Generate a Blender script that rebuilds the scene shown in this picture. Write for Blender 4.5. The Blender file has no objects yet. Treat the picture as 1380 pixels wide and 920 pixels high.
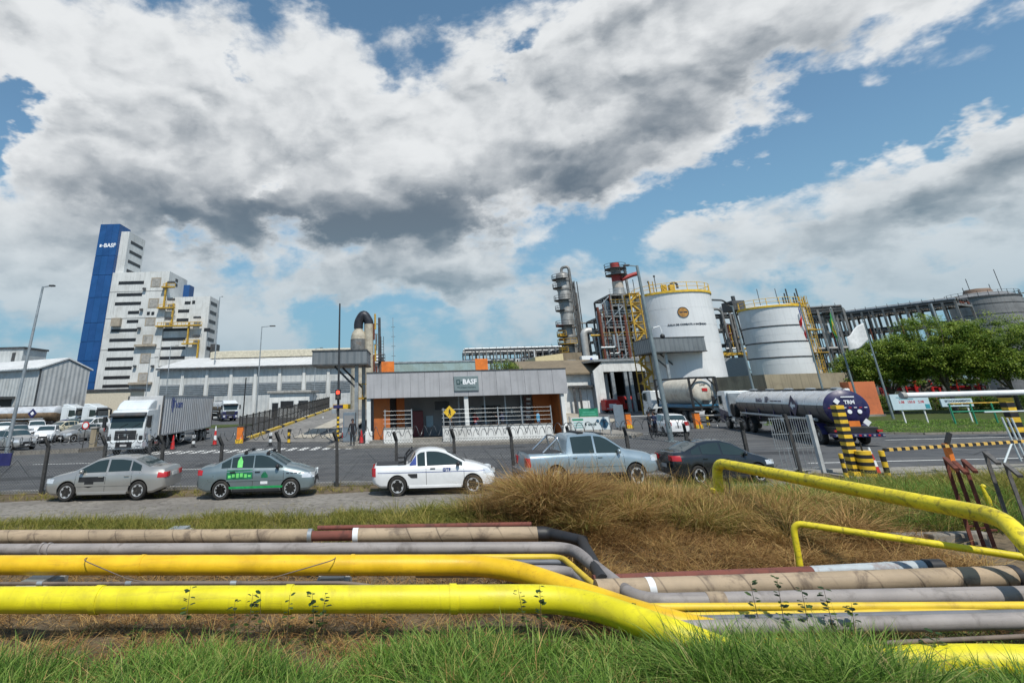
import bpy, bmesh, math, random
import numpy as np
from mathutils import Vector, Matrix
random.seed(7); NR = np.random.default_rng(7)
R_ = math.radians
SC = bpy.context.scene
COL = SC.collection

# ------------------------------------------------------------------ camera
FPX, PPX, PPY, EYE = 720.0, 545.0, 277.0, 3.1      # focal length and principal point on a 1380 x 920 picture, eye height above the yard
PITCH, ROLL = math.atan2(534.6 - PPY, FPX), R_(1.5)
cF = Vector((0, math.cos(PITCH), math.sin(PITCH))); cU0 = Vector((0, -math.sin(PITCH), math.cos(PITCH))); cR0 = Vector((1, 0, 0))
cR = cR0 * math.cos(ROLL) - cU0 * math.sin(ROLL); cU = cU0 * math.cos(ROLL) + cR0 * math.sin(ROLL)
cam = bpy.data.objects.new('camera', bpy.data.cameras.new('camera'))
cam.data.sensor_fit = 'HORIZONTAL'; cam.data.sensor_width = 36.0
cam.data.lens = FPX / 1380 * 36
cam.data.shift_x = (690 - PPX) / 1380; cam.data.shift_y = -(460 - PPY) / 1380
cam.data.clip_start = .1; cam.data.clip_end = 6000
m = Matrix.Identity(4)
for i in range(3):
    m[i][0], m[i][1], m[i][2] = cR[i], cU[i], -cF[i]
m[2][3] = EYE
cam.matrix_world = m
COL.objects.link(cam); SC.camera = cam

# survey helpers: where a measured sight line meets the yard (G) or the upright plane at a given distance (A)
def ray(x, y): return cF + cR * ((x - PPX) / FPX) - cU * ((y - PPY) / FPX)
def G(x, y, z=0.0):
    d = ray(x, y); t = (z - EYE) / d.z; return Vector((d.x * t, d.y * t, z))
def A(x, y, Y):
    d = ray(x, y); t = Y / d.y; return Vector((d.x * t, Y, EYE + d.z * t))

# ------------------------------------------------------------------ sun, sky, exposure
SUN_EL, SUN_AZ = R_(56), R_(163)          # azimuth measured from +Y towards +X
sd = Vector((math.sin(SUN_AZ) * math.cos(SUN_EL), math.cos(SUN_AZ) * math.cos(SUN_EL), math.sin(SUN_EL)))
sl = bpy.data.lights.new('sun', 'SUN'); sl.energy = 4.4; sl.angle = R_(.6); sl.color = (1, .95, .86)
so = bpy.data.objects.new('sun', sl); so.rotation_euler = sd.to_track_quat('Z', 'Y').to_euler(); COL.objects.link(so)
vs = SC.view_settings; vs.view_transform = 'Standard'; vs.look = 'None'; vs.exposure = .0; vs.gamma = 1; vs.use_curve_mapping = False
SC.cycles.use_denoising = True
SC.cycles.max_bounces = 5; SC.cycles.diffuse_bounces = 2; SC.cycles.glossy_bounces = 2; SC.cycles.transmission_bounces = 3; SC.cycles.transparent_max_bounces = 8

W = bpy.data.worlds.new('World'); SC.world = W; W.use_nodes = True
W.cycles.sampling_method = 'MANUAL'; W.cycles.sample_map_resolution = 256
NT = W.node_tree; NT.nodes.clear()
class NB:
    """small node-graph writer"""
    def __init__(s, nt): s.nt = nt
    def n(s, t, **k):
        o = s.nt.nodes.new(t)
        for a, b in k.items(): setattr(o, a, b)
        return o
    def put(s, sock, v):
        if isinstance(v, bpy.types.NodeSocket): s.nt.links.new(v, sock)
        else: sock.default_value = v
    def m(s, op, a, b=0.0, c=None, clamp=False):
        o = s.n('ShaderNodeMath', operation=op, use_clamp=clamp); s.put(o.inputs[0], a); s.put(o.inputs[1], b)
        if c is not None: s.put(o.inputs[2], c)
        return o.outputs[0]
    def noise(s, vec, scale, detail=6, rough=.55, dist=0, dim='3D'):
        o = s.n('ShaderNodeTexNoise', noise_dimensions=dim); s.put(o.inputs['Vector'], vec)
        o.inputs['Scale'].default_value = scale; o.inputs['Detail'].default_value = detail
        o.inputs['Roughness'].default_value = rough; o.inputs['Distortion'].default_value = dist
        return o.outputs['Fac']
    def ss(s, x, a, b, lo=0.0, hi=1.0):
        o = s.n('ShaderNodeMapRange', interpolation_type='SMOOTHSTEP'); s.put(o.inputs[0], x)
        for i, v in enumerate((a, b, lo, hi)): s.put(o.inputs[i + 1], v)
        return o.outputs[0]
    def mix(s, f, a, b, mode='MIX'):
        o = s.n('ShaderNodeMix', data_type='RGBA', blend_type=mode); s.put(o.inputs[0], f)
        s.put(o.inputs[6], a if isinstance(a, bpy.types.NodeSocket) else (*a[:3], 1)); s.put(o.inputs[7], b if isinstance(b, bpy.types.NodeSocket) else (*b[:3], 1))
        return o.outputs[2]
    def vm(s, op, a, b=None, sc=None):
        o = s.n('ShaderNodeVectorMath', operation=op); s.put(o.inputs[0], a)
        if b is not None: s.put(o.inputs[1], b)
        if sc is not None: s.put(o.inputs[3], sc)
        return o.outputs[0]
b = NB(NT)
sky = b.n('ShaderNodeTexSky', sky_type='NISHITA', sun_disc=False, sun_elevation=SUN_EL, sun_rotation=SUN_AZ, air_density=1.0, dust_density=.35, ozone_density=1.6)
tc = b.n('ShaderNodeTexCoord'); D = tc.outputs['Generated']
sx = b.n('ShaderNodeSeparateXYZ'); b.put(sx.inputs[0], D); dx, dy, dz = sx.outputs
az = b.m('ARCTAN2', dx, dy); el = b.m('ARCSINE', dz)
# edge wobble so that cloud masses keep torn outlines
DN = b.vm('MULTIPLY', D, (1, 1, 1.75))
wob = b.n('ShaderNodeTexNoise'); b.put(wob.inputs['Vector'], DN); wob.inputs['Scale'].default_value = 3.6; wob.inputs['Detail'].default_value = 6; wob.inputs['Roughness'].default_value = .6
wv = b.n('ShaderNodeSeparateXYZ'); b.put(wv.inputs[0], b.vm('SUBTRACT', wob.outputs['Color'], (.5, .5, .5)))
azw = b.m('MULTIPLY_ADD', wv.outputs[0], .62, az); elw = b.m('MULTIPLY_ADD', wv.outputs[1], .40, el)
azd = b.m('MULTIPLY_ADD', wv.outputs[0], .20, az); eld = b.m('MULTIPLY_ADD', wv.outputs[1], .10, el)
def blob(px, py, wx, wy, rot=0, soft=False):
    """soft patch of sky round a sight line"""
    d = ray(px, py).normalized(); a0, e0 = math.atan2(d.x, d.y), math.asin(d.z)
    k = .0011
    u = b.m('SUBTRACT', azd if soft else azw, a0); v = b.m('SUBTRACT', eld if soft else elw, e0)
    c, s_ = math.cos(rot), math.sin(rot)
    p = b.m('ADD', b.m('MULTIPLY', u, c / (wx * k)), b.m('MULTIPLY', v, s_ / (wx * k)))
    q = b.m('ADD', b.m('MULTIPLY', u, -s_ / (wy * k)), b.m('MULTIPLY', v, c / (wy * k)))
    r2 = b.m('ADD', b.m('MULTIPLY', p, p), b.m('MULTIPLY', q, q))
    return b.m('EXPONENT', b.m('MULTIPLY', r2, -1.0))
def total(lst, soft=False):
    t = None
    for w, a in lst:
        x = b.m('MULTIPLY', blob(*(a + (0,))[:5], soft), w); t = x if t is None else b.m('ADD', t, x)
    return t
cover = total([(.42, (150, 60, 460, 170)), (.30, (260, 230, 330, 90)), (.44, (600, 190, 330, 150)), (.36, (880, 100, 260, 130, .35)), (.34, (1060, 10, 300, 80, .4)), (.2, (1300, -40, 200, 70)),
               (.46, (1360, 175, 110, 80, .3)), (.22, (965, 300, 70, 55, .3)), (.30, (1200, 310, 240, 45, .15)), (.24, (520, 395, 420, 40)), (.16, (1230, 110, 180, 22, .5)), (.2, (800, 400, 80, 34)), (.2, (1050, 270, 160, 30, .3)),
               (-.50, (30, 170, 60, 45)), (-.30, (405, 238, 34, 18)), (-.24, (325, 92, 40, 24)), (-.34, (1140, 190, 240, 40, .45)), (-.26, (1010, 245, 120, 30, .35)), (-.26, (705, 85, 50, 24)),
               (.20, (60, 290, 160, 70)), (.22, (290, 325, 150, 40)), (-.06, (60, 400, 120, 50)), (-.12, (900, 360, 120, 30))])
def puff(vec, sc, det=2):
    """cauliflower bumps of cumulus"""
    o = b.n('ShaderNodeTexVoronoi', feature='F1', voronoi_dimensions='2D', normalize=True); b.put(o.inputs['Vector'], vec); o.inputs['Scale'].default_value = sc; o.inputs['Detail'].default_value = det; o.inputs['Roughness'].default_value = .55
    return b.m('SUBTRACT', 1.0, o.outputs['Distance'])
AE = b.n('ShaderNodeCombineXYZ'); b.put(AE.inputs[0], az); b.put(AE.inputs[1], b.m('MULTIPLY', el, 1.5))
DW = b.vm('ADD', AE.outputs[0], b.vm('SCALE', b.vm('SUBTRACT', wob.outputs['Color'], (.5, .5, .5)), sc=.26))
OFF = (.012, -.02, .045)
n1 = b.noise(DN, 3.1, 8, .6, .15); n1b = b.noise(b.vm('ADD', DN, OFF), 3.1, 8, .6, .15)
n2 = puff(DW, 6.5); n2b = puff(b.vm('ADD', DW, (.012, .042, 0)), 6.5)
dens = b.m('ADD', b.m('MULTIPLY_ADD', n2, .36, b.m('MULTIPLY', n1, 1.15)), b.m('ADD', cover, -.515))
dens = b.m('ADD', dens, b.ss(el, .34, .10, 0, .17))
alpha = b.ss(dens, .39, .58)
thick = b.ss(dens, .42, .70)
relief = b.m('ADD', b.m('MULTIPLY', b.m('SUBTRACT', n1, n1b), 1.3), b.m('MULTIPLY', b.m('SUBTRACT', n2, n2b), .9))
dark = total([(.74, (560, 308, 350, 54, .03)), (.30, (800, 262, 150, 55, .4)), (.40, (310, 285, 250, 52)), (.24, (1010, 85, 250, 50, .4)), (.24, (640, 250, 240, 40, .2)), (.42, (1330, 235, 110, 28, .25)), (.16, (880, 20, 200, 40, .3)), (.20, (150, 305, 200, 36)), (.28, (700, 385, 600, 30))], True)
lum = b.m('ADD', b.m('MULTIPLY', b.m('MULTIPLY', dark, thick), -.95), b.m('ADD', relief, b.ss(dens, .40, .95, .88, .62)))
ccol = b.mix(b.ss(lum, .02, .95), (.15, .195, .245), (.90, .92, .93))
lowhaze = b.ss(el, .36, .04)
ccol = b.mix(b.m('MULTIPLY', lowhaze, .62), ccol, (.25, .42, .53))
cl = b.vm('SCALE', ccol, sc=9.2)
skyc = b.mix(b.ss(el, .45, .05, .15, .85), b.vm('MULTIPLY', sky.outputs[0], (1.1, 1.34, 1.34)), (2.0, 4.0, 5.4))
fin = b.mix(b.m('MULTIPLY', alpha, b.ss(el, -.02, .10, .35, .97)), skyc, cl)
bg = b.n('ShaderNodeBackground'); b.put(bg.inputs[0], fin); bg.inputs[1].default_value = .10
wo = b.n('ShaderNodeOutputWorld'); NT.links.new(bg.outputs[0], wo.inputs[0])

# ------------------------------------------------------------------ materials
MATS = {}
def mat(name, col=None, rough=.6, metal=0., var=.16, vs=2.5, bump=0., bs=30., dirt=None, dirt_amt=.5, dirt_s=1.5, streak=0., coat=0., emit=None, spec=.5, alpha=None):
    if name in MATS: return MATS[name]
    M = bpy.data.materials.new(name); M.use_nodes = True; MATS[name] = M
    nt = M.node_tree; n = NB(nt); bs_ = nt.nodes['Principled BSDF']
    co = n.n('ShaderNodeTexCoord').outputs['Object']
    c = tuple(col)
    f = n.noise(co, vs, 6, .6)
    lo = tuple(max(0, x * (1 - var)) for x in c); hi = tuple(min(1, x * (1 + var)) for x in c)
    out = n.mix(n.ss(f, .3, .7), lo, hi)
    if streak:
        mp = n.n('ShaderNodeMapping'); n.put(mp.inputs[0], co); mp.inputs['Scale'].default_value = (3, 3, .12)
        g = n.noise(mp.outputs[0], 1.6, 5, .6)
        out = n.mix(n.m('MULTIPLY', n.ss(g, .48, .72), streak), out, tuple(x * .35 for x in c))
    if dirt:
        g = n.noise(co, dirt_s, 8, .65, .4)
        out = n.mix(n.m('MULTIPLY', n.ss(g, .5, .66), dirt_amt), out, dirt)
    n.put(bs_.inputs['Base Color'], out)
    n.put(bs_.inputs['Roughness'], n.ss(f, .2, .8, max(.03, rough - .08), min(1, rough + .1)))
    bs_.inputs['Metallic'].default_value = metal; bs_.inputs['Coat Weight'].default_value = coat; bs_.inputs['Coat Roughness'].default_value = .06
    bs_.inputs['Specular IOR Level'].default_value = spec
    if emit: bs_.inputs['Emission Color'].default_value = (*emit[:3], 1); bs_.inputs['Emission Strength'].default_value = emit[3]
    if bump:
        bp = n.n('ShaderNodeBump'); bp.inputs['Strength'].default_value = bump; bp.inputs['Distance'].default_value = .02
        n.put(bp.inputs['Height'], n.noise(co, bs, 5, .65)); n.put(bs_.inputs['Normal'], bp.outputs[0])
    return M
def ribbed(name, col, pitch=.25, rough=.5, axis=0, streak=.3, dirt=None, amt=.25):
    """corrugated sheet: ribs as fine relief"""
    if name in MATS: return MATS[name]
    M = mat(name, col, rough, 0, .08, .6, dirt=dirt or tuple(x * .5 for x in col), dirt_amt=amt, dirt_s=.35, streak=streak)
    nt = M.node_tree; n = NB(nt); co = n.n('ShaderNodeTexCoord').outputs['Object']
    s = n.n('ShaderNodeSeparateXYZ'); n.put(s.inputs[0], co)
    x = s.outputs[0] if axis == 0 else s.outputs[1] if axis == 1 else n.m('ADD', s.outputs[0], s.outputs[1])
    h = n.m('SINE', n.m('MULTIPLY', x, 6.2832 / pitch))
    bp = n.n('ShaderNodeBump'); bp.inputs['Strength'].default_value = .9; bp.inputs['Distance'].default_value = .05
    n.put(bp.inputs['Height'], h); n.put(nt.nodes['Principled BSDF'].inputs['Normal'], bp.outputs[0])
    return M
def glass(name, col=(.024, .038, .037), rough=.06):
    M = mat(name, col, rough, 0, .1, 1, spec=.55, coat=.15); return M
K = dict
white = mat('white_paint', (.72, .74, .75), .45, var=.06, dirt=(.35, .33, .30), dirt_amt=.2)
whitewall = mat('white_render', (.66, .67, .66), .8, var=.1, vs=.8, dirt=(.33, .31, .28), dirt_amt=.35, dirt_s=.5, streak=.35)
concrete = mat('concrete', (.33, .32, .30), .85, var=.2, vs=1.5, bump=.3, dirt=(.14, .135, .12), dirt_amt=.5, dirt_s=.7, streak=.3)
concrete_d = mat('weathered_concrete', (.23, .21, .18), .88, var=.22, vs=1.2, bump=.3, dirt=(.09, .08, .07), dirt_amt=.6, dirt_s=.6, streak=.6)
black = mat('black_plastic', (.018, .018, .02), .5, var=.2)
rubber = mat('rubber', (.022, .021, .02), .85, var=.3, vs=8, dirt=(.12, .105, .085), dirt_amt=.35, dirt_s=6)
steel = mat('galvanised_steel', (.36, .39, .41), .45, .55, var=.15, dirt=(.2, .17, .14), dirt_amt=.3)
dsteel = mat('dark_steel', (.07, .075, .08), .55, .3, var=.3, dirt=(.17, .1, .06), dirt_amt=.35, dirt_s=2)
msteel = mat('weathered_steel', (.2, .2, .195), .55, .4, var=.3, vs=1.5, dirt=(.2, .12, .07), dirt_amt=.45, dirt_s=1.1)
rust = mat('rust', (.16, .05, .032), .85, .2, var=.4, vs=6, bump=.5, bs=60, dirt=(.05, .025, .02), dirt_amt=.6, dirt_s=5)
chrome = mat('bright_metal', (.62, .63, .64), .22, .95, var=.06)
alu = mat('wheel_alloy', (.52, .53, .54), .38, .35, var=.08)
yellowp = mat('safety_yellow', (.74, .47, .03), .5, var=.15, dirt=(.25, .14, .04), dirt_amt=.35, dirt_s=2)
yellowd = mat('weathered_yellow', (.5, .31, .035), .6, var=.25, dirt=(.16, .08, .03), dirt_amt=.6, dirt_s=1.6)
orange = mat('orange_paint', (.72, .19, .025), .5, var=.12, dirt=(.3, .1, .04), dirt_amt=.3)
orangew = mat('orange_render', (.43, .125, .03), .8, var=.15, vs=1, dirt=(.16, .06, .03), dirt_amt=.4, streak=.3)
redp = mat('red_paint', (.5, .02, .02), .5, var=.15)
greenp = mat('green_paint', (.02, .22, .12), .5, var=.12)
tglass = glass('tinted_glass'); wglass = glass('window_glass', (.03, .05, .055), .08)
lamp_r = mat('red_lens', (.42, .012, .014), .2, var=.1, coat=.6)
lamp_c = mat('clear_lens', (.6, .63, .66), .12, .2, var=.1, coat=.7)
lamp_o = mat('amber_lens', (.7, .22, .02), .2, var=.1, coat=.6)
navy = mat('navy_paint', (.018, .02, .10), .4, var=.2, dirt=(.1, .09, .09), dirt_amt=.25)
ltext = mat('lettering_white', (.8, .82, .84), .5, var=.03)
dtext = mat('lettering_dark', (.02, .03, .05), .5, var=.03)
skin1 = mat('skin_brown', (.22, .11, .07), .6, var=.08)
hairm = mat('hair_black', (.012, .01, .009), .7, var=.2)

# ------------------------------------------------------------------ mesh builder
class MB:
    def __init__(s): s.v = []; s.f = []; s.mi = []
    def add(s, vs_, fs, m=0):
        o = len(s.v); s.v += [tuple(p) for p in vs_]; s.f += [tuple(i + o for i in f) for f in fs]; s.mi += [m] * len(fs); return s
    def box(s, x0, x1, y0, y1, z0, z1, m=0):
        return s.add([(x0, y0, z0), (x1, y0, z0), (x1, y1, z0), (x0, y1, z0), (x0, y0, z1), (x1, y0, z1), (x1, y1, z1), (x0, y1, z1)],
                     [(3, 2, 1, 0), (4, 5, 6, 7), (0, 1, 5, 4), (1, 2, 6, 5), (2, 3, 7, 6), (3, 0, 4, 7)], m)
    def bar(s, p, q, w, h=None, m=0, up=(0, 0, 1)):
        p, q = Vector(p), Vector(q); h = w if h is None else h
        d = (q - p).normalized(); u = Vector(up)
        if abs(d.dot(u)) > .99: u = Vector((0, 1, 0))
        a = d.cross(u).normalized() * w / 2; c = a.cross(d).normalized() * h / 2
        vs_ = [p - a - c, p + a - c, p + a + c, p - a + c, q - a - c, q + a - c, q + a + c, q - a + c]
        return s.add(vs_, [(3, 2, 1, 0), (4, 5, 6, 7), (0, 1, 5, 4), (1, 2, 6, 5), (2, 3, 7, 6), (3, 0, 4, 7)], m)
    def tube(s, pts, r, n=8, m=0, caps=True):
        pts = [Vector(p) for p in pts]; k = len(pts); rs = r if isinstance(r, (list, tuple)) else [r] * k
        o = len(s.v); prev = None
        for i, p in enumerate(pts):
            d = (pts[min(i + 1, k - 1)] - pts[max(i - 1, 0)]).normalized()
            if prev is None:
                u = Vector((0, 0, 1)) if abs(d.z) < .9 else Vector((0, 1, 0))
                a = d.cross(u).normalized()
            else:
                a = (prev - d * prev.dot(d)).normalized()
            prev = a; c = d.cross(a)
            for j in range(n):
                t = 2 * math.pi * j / n
                s.v.append(tuple(p + a * (rs[i] * math.cos(t)) + c * (rs[i] * math.sin(t))))
        for i in range(k - 1):
            for j in range(n):
                j2 = (j + 1) % n
                s.f.append((o + i * n + j, o + i * n + j2, o + (i + 1) * n + j2, o + (i + 1) * n + j)); s.mi.append(m)
        if caps:
            s.f.append(tuple(o + j for j in range(n))[::-1]); s.f.append(tuple(o + (k - 1) * n + j for j in range(n))); s.mi += [m, m]
        return s
    def lathe(s, prof, n=24, org=(0, 0, 0), axis='z', m=0, a0=0., a1=2 * math.pi):
        o = len(s.v); full = a1 - a0 > 6.28; cnt = n if full else n + 1; k = len(prof)
        for r, z in prof:
            for j in range(cnt):
                t = a0 + (a1 - a0) * j / n; x, y = r * math.cos(t), r * math.sin(t)
                q = (x, y, z) if axis == 'z' else (z, x, y) if axis == 'x' else (x, z, y)
                s.v.append((q[0] + org[0], q[1] + org[1], q[2] + org[2]))
        for i in range(k - 1):
            for j in range(n):
                j2 = (j + 1) % cnt
                s.f.append((o + i * cnt + j, o + i * cnt + j2, o + (i + 1) * cnt + j2, o + (i + 1) * cnt + j)); s.mi.append(m)
        if full:
            for i in (0, k - 1):
                if prof[i][0] > 1e-4: s.f.append(tuple(o + i * cnt + j for j in range(n))); s.mi.append(m)
        return s
    def prism(s, poly, a, b_, axis='y', m=0):
        n = len(poly); o = len(s.v)
        for t in (a, b_):
            for u, v in poly:
                s.v.append((u, t, v) if axis == 'y' else (t, u, v) if axis == 'x' else (u, v, t))
        s.f.append(tuple(o + i for i in range(n))); s.f.append(tuple(o + n + i for i in range(n))[::-1])
        for i in range(n):
            j = (i + 1) % n; s.f.append((o + i, o + j, o + n + j, o + n + i))
        s.mi += [m] * (n + 2); return s
    def grid(s, fn, nu, nv, m=0):
        o = len(s.v)
        for i in range(nu + 1):
            for j in range(nv + 1): s.v.append(tuple(fn(i / nu, j / nv)))
        for i in range(nu):
            for j in range(nv):
                a = o + i * (nv + 1) + j; s.f.append((a, a + 1, a + nv + 2, a + nv + 1)); s.mi.append(m)
        return s
    def ball(s, c, r, n=10, m=0):
        r = r if isinstance(r, (tuple, list)) else (r, r, r)
        prof = [(math.sin(math.pi * i / n), -math.cos(math.pi * i / n)) for i in range(n + 1)]
        o = len(s.v); s.lathe(prof, n + 2, m=m)
        for i in range(o, len(s.v)):
            v = s.v[i]; s.v[i] = (c[0] + v[0] * r[0], c[1] + v[1] * r[1], c[2] + v[2] * r[2])
        return s
    def mesh(s, name, mats, smooth=None):
        me = bpy.data.meshes.new(name); me.from_pydata(s.v, [], s.f)
        for m_ in (mats if isinstance(mats, (list, tuple)) else [mats]): me.materials.append(m_)
        if any(s.mi): me.polygons.foreach_set('material_index', s.mi)
        bm = bmesh.new(); bm.from_mesh(me)
        bmesh.ops.recalc_face_normals(bm, faces=bm.faces); bm.to_mesh(me); bm.free()
        if smooth:
            me.polygons.foreach_set('use_smooth', [True] * len(me.polygons)); me.set_sharp_from_angle(angle=R_(smooth))
        me.update(); return me
    def build(s, name, mats, parent=None, smooth=None, bevel=0, loc=None, rz=None):
        o = bpy.data.objects.new(name, s.mesh(name, mats, smooth)); COL.objects.link(o)
        if parent is not None: o.parent = parent
        if loc is not None: o.location = loc
        if rz is not None: o.rotation_euler = (0, 0, rz)
        if bevel:
            bv = o.modifiers.new('bevel', 'BEVEL'); bv.width = bevel; bv.segments = 2; bv.limit_method = 'ANGLE'; bv.angle_limit = R_(40)
        return o
def tag(o, label, cat, group=None):
    o['label'] = label; o['category'] = cat
    if group: o['group'] = group
    return o
def struct(o): o['kind'] = 'structure'; return o
def stuff(o): o['kind'] = 'stuff'; return o
def thing(name, label, cat, loc=(0, 0, 0), rz=0., group=None):
    o = bpy.data.objects.new(name, None); o.empty_display_size = .3; COL.objects.link(o)
    o.location = loc; o.rotation_euler = (0, 0, rz); return tag(o, label, cat, group)
def inst(mesh, name, parent=None, loc=(0, 0, 0), rot=(0, 0, 0), scale=(1, 1, 1)):
    o = bpy.data.objects.new(name, mesh); COL.objects.link(o); o.parent = parent; o.location = loc; o.rotation_euler = rot; o.scale = scale; return o
def kids(o): return [c for c in COL.objects if c.parent == o]
CH = {}
def copy_tree(o, parent=None, swap=None, _ch=None):
    if _ch is None:
        _ch = {}
        for c in COL.objects:
            if c.parent: _ch.setdefault(c.parent.name, []).append(c)
    c = o.copy(); COL.objects.link(c); c.parent = parent
    if swap and c.type == 'MESH':
        for sl_ in c.material_slots:
            if sl_.material and sl_.material.name in swap:
                nm = swap[sl_.material.name]; sl_.link = 'OBJECT'; sl_.material = nm
    for k_ in _ch.get(o.name, []): copy_tree(k_, c, swap, _ch)
    return c
def text(s, size, m_, parent, loc, rot=(R_(90), 0, 0), name='lettering', align='CENTER', sx_=1., ext=.004, bold=0.):
    cu = bpy.data.curves.new(name, 'FONT'); cu.body = s; cu.size = size; cu.align_x = align; cu.align_y = 'CENTER'; cu.extrude = ext; cu.offset = bold; cu.resolution_u = 2
    t = bpy.data.objects.new(name, cu); COL.objects.link(t)
    dg = bpy.context.evaluated_depsgraph_get(); me = bpy.data.meshes.new_from_object(t.evaluated_get(dg))
    bpy.data.objects.remove(t); bpy.data.curves.remove(cu)
    me.materials.clear(); me.materials.append(m_)
    o = inst(me, name, parent, loc, rot, (sx_, 1, 1)); return o
def fast_mesh(name, V, F, mats, attr=None, parent=None, mi=None):
    """numpy quads/tris -> mesh object"""
    me = bpy.data.meshes.new(name); V = np.asarray(V, np.float32); F = np.asarray(F, np.int32)
    me.vertices.add(len(V)); me.vertices.foreach_set('co', V.ravel())
    k = F.shape[1]; me.loops.add(F.size); me.loops.foreach_set('vertex_index', F.ravel())
    me.polygons.add(len(F)); me.polygons.foreach_set('loop_start', np.arange(0, F.size, k, dtype=np.int32))
    if attr is not None:
        a = me.attributes.new('rnd', 'FLOAT', 'POINT'); a.data.foreach_set('value', np.asarray(attr, np.float32))
    for m_ in mats: me.materials.append(m_)
    if mi is not None: me.polygons.foreach_set('material_index', np.asarray(mi, np.int32))
    me.update(calc_edges=True); me.validate()
    o = bpy.data.objects.new(name, me); COL.objects.link(o); o.parent = parent; return o
# ------------------------------------------------------------------ ground and paving
def ground_mat(name, cols, s1=.6, s2=7., bump=.6, bs=25., rough=.95):
    """three natural colours broken up by two scales of noise"""
    M = bpy.data.materials.new(name); M.use_nodes = True; MATS[name] = M; nt = M.node_tree; n = NB(nt)
    co = n.n('ShaderNodeTexCoord').outputs['Object']
    a = n.noise(co, s1, 6, .65, .3); c = n.noise(co, s2, 6, .7)
    out = n.mix(n.ss(a, .38, .62), cols[0], cols[1]); out = n.mix(n.ss(c, .45, .68), out, cols[2])
    g = n.noise(co, bs * 2, 3, .6); out = n.mix(n.m('MULTIPLY', n.ss(g, .35, .75), .35), out, tuple(x * .4 for x in cols[0]))
    bs_ = nt.nodes['Principled BSDF']; n.put(bs_.inputs['Base Color'], out); bs_.inputs['Roughness'].default_value = rough; bs_.inputs['Specular IOR Level'].default_value = .25
    bp = n.n('ShaderNodeBump'); bp.inputs['Strength'].default_value = bump; bp.inputs['Distance'].default_value = .05
    n.put(bp.inputs['Height'], n.m('ADD', n.noise(co, bs, 6, .7), n.m('MULTIPLY', c, .6))); n.put(bs_.inputs['Normal'], bp.outputs[0]); return M
soil = ground_mat('soil_and_litter', [(.13, .10, .068), (.21, .16, .10), (.075, .062, .042)], .8, 6)
gravel = ground_mat('gravel', [(.24, .22, .195), (.33, .305, .27), (.16, .145, .125)], .5, 5, .8, 40)
asphalt = ground_mat('asphalt', [(.085, .088, .094), (.115, .118, .122), (.068, .07, .074)], .18, 1.3, .25, 60, .85)
def wear(M):
    """traffic wear along the lanes, darker oil and repair blotches"""
    nt = M.node_tree; n = NB(nt); bs_ = nt.nodes['Principled BSDF']; old = bs_.inputs['Base Color'].links[0].from_socket; co = n.n('ShaderNodeTexCoord').outputs['Object']
    mp = n.n('ShaderNodeMapping'); n.put(mp.inputs[0], co); mp.inputs['Scale'].default_value = (.05, .9, 1)
    out = n.mix(n.m('MULTIPLY', n.ss(n.noise(mp.outputs[0], 1.2, 6, .65), .45, .66), .5), old, (.15, .148, .142))
    out = n.mix(n.m('MULTIPLY', n.ss(n.noise(co, .55, 7, .7, .6), .60, .70), .65), out, (.035, .036, .038))
    cr = n.n('ShaderNodeTexVoronoi', feature='DISTANCE_TO_EDGE'); n.put(cr.inputs['Vector'], n.vm('ADD', co, n.vm('SCALE', n.n('ShaderNodeTexNoise').outputs['Color'], sc=.8))); cr.inputs['Scale'].default_value = .35
    out = n.mix(n.ss(cr.outputs['Distance'], .012, .003, 0, .7), out, (.03, .03, .032)); n.put(bs_.inputs['Base Color'], out)
wear(asphalt)
lawnm = ground_mat('lawn_turf', [(.055, .085, .02), (.085, .105, .03), (.04, .06, .015)], .4, 6, .8, 30)
lanem = ground_mat('lane_concrete', [(.2, .195, .185), (.27, .26, .245), (.12, .118, .115)], .3, 2, .3, 30)
pavem = ground_mat('pavement_concrete', [(.26, .245, .22), (.33, .315, .28), (.18, .165, .145)], .4, 3, .35, 30)
roadpaint = mat('road_paint', (.62, .62, .6), .7, var=.12, dirt=(.12, .12, .12), dirt_amt=.55, dirt_s=2.2)
ypaint = mat('kerb_yellow', (.55, .38, .05), .7, var=.2, dirt=(.1, .09, .06), dirt_amt=.55, dirt_s=1.2)

def sm(t, a, b_): t = min(1, max(0, (t - a) / (b_ - a))); return t * t * (3 - 2 * t)
def gh(x, y):
    """height of the rough ground in front of the fence"""
    if y > 22.4: return 0.0
    h = 1.5 * (1 - sm(y, 1.5, 7.2))
    h += .10 * sm(y, 12.6, 14.2) * (1 - sm(y, 16.2, 17.4))
    h += .55 * math.exp(-((x - 4.0) / 2.2) ** 2 - ((y - 14.4) / 1.5) ** 2)
    h += .12 * sm(x, 4.5, 8.5) * math.exp(-((y - 17.0) / 2.2) ** 2)
    h -= .12 * math.exp(-((y - 10.6) / 2.0) ** 2)
    if y < 16.3: h += .05 * math.sin(x * 1.7 + y * .9) * math.sin(y * 1.9 - x * .6) + .025 * math.sin(x * 4.3) * math.sin(y * 3.7 + 1)
    return h * (1 - sm(y, 20.8, 22.2))
xs = [-700, -300, -120, -60] + [-40 + i * .5 for i in range(161)] + [60, 120, 300, 700]
ys = [-30, -12, -4] + [-1 + i * .3 for i in range(80)] + [24, 30, 40, 60, 90, 140, 300, 700, 2500]
g_ = MB()
for y in ys:
    for x in xs: g_.v.append((x, y, gh(max(-40, min(40, x)), y) if y > -1 else 1.5))
nx = len(xs)
for j in range(len(ys) - 1):
    for i in range(nx - 1): g_.f.append((j * nx + i, j * nx + i + 1, (j + 1) * nx + i + 1, (j + 1) * nx + i))
g_.mi = [0] * len(g_.f)
struct(g_.build('ground', soil, smooth=60))
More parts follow.
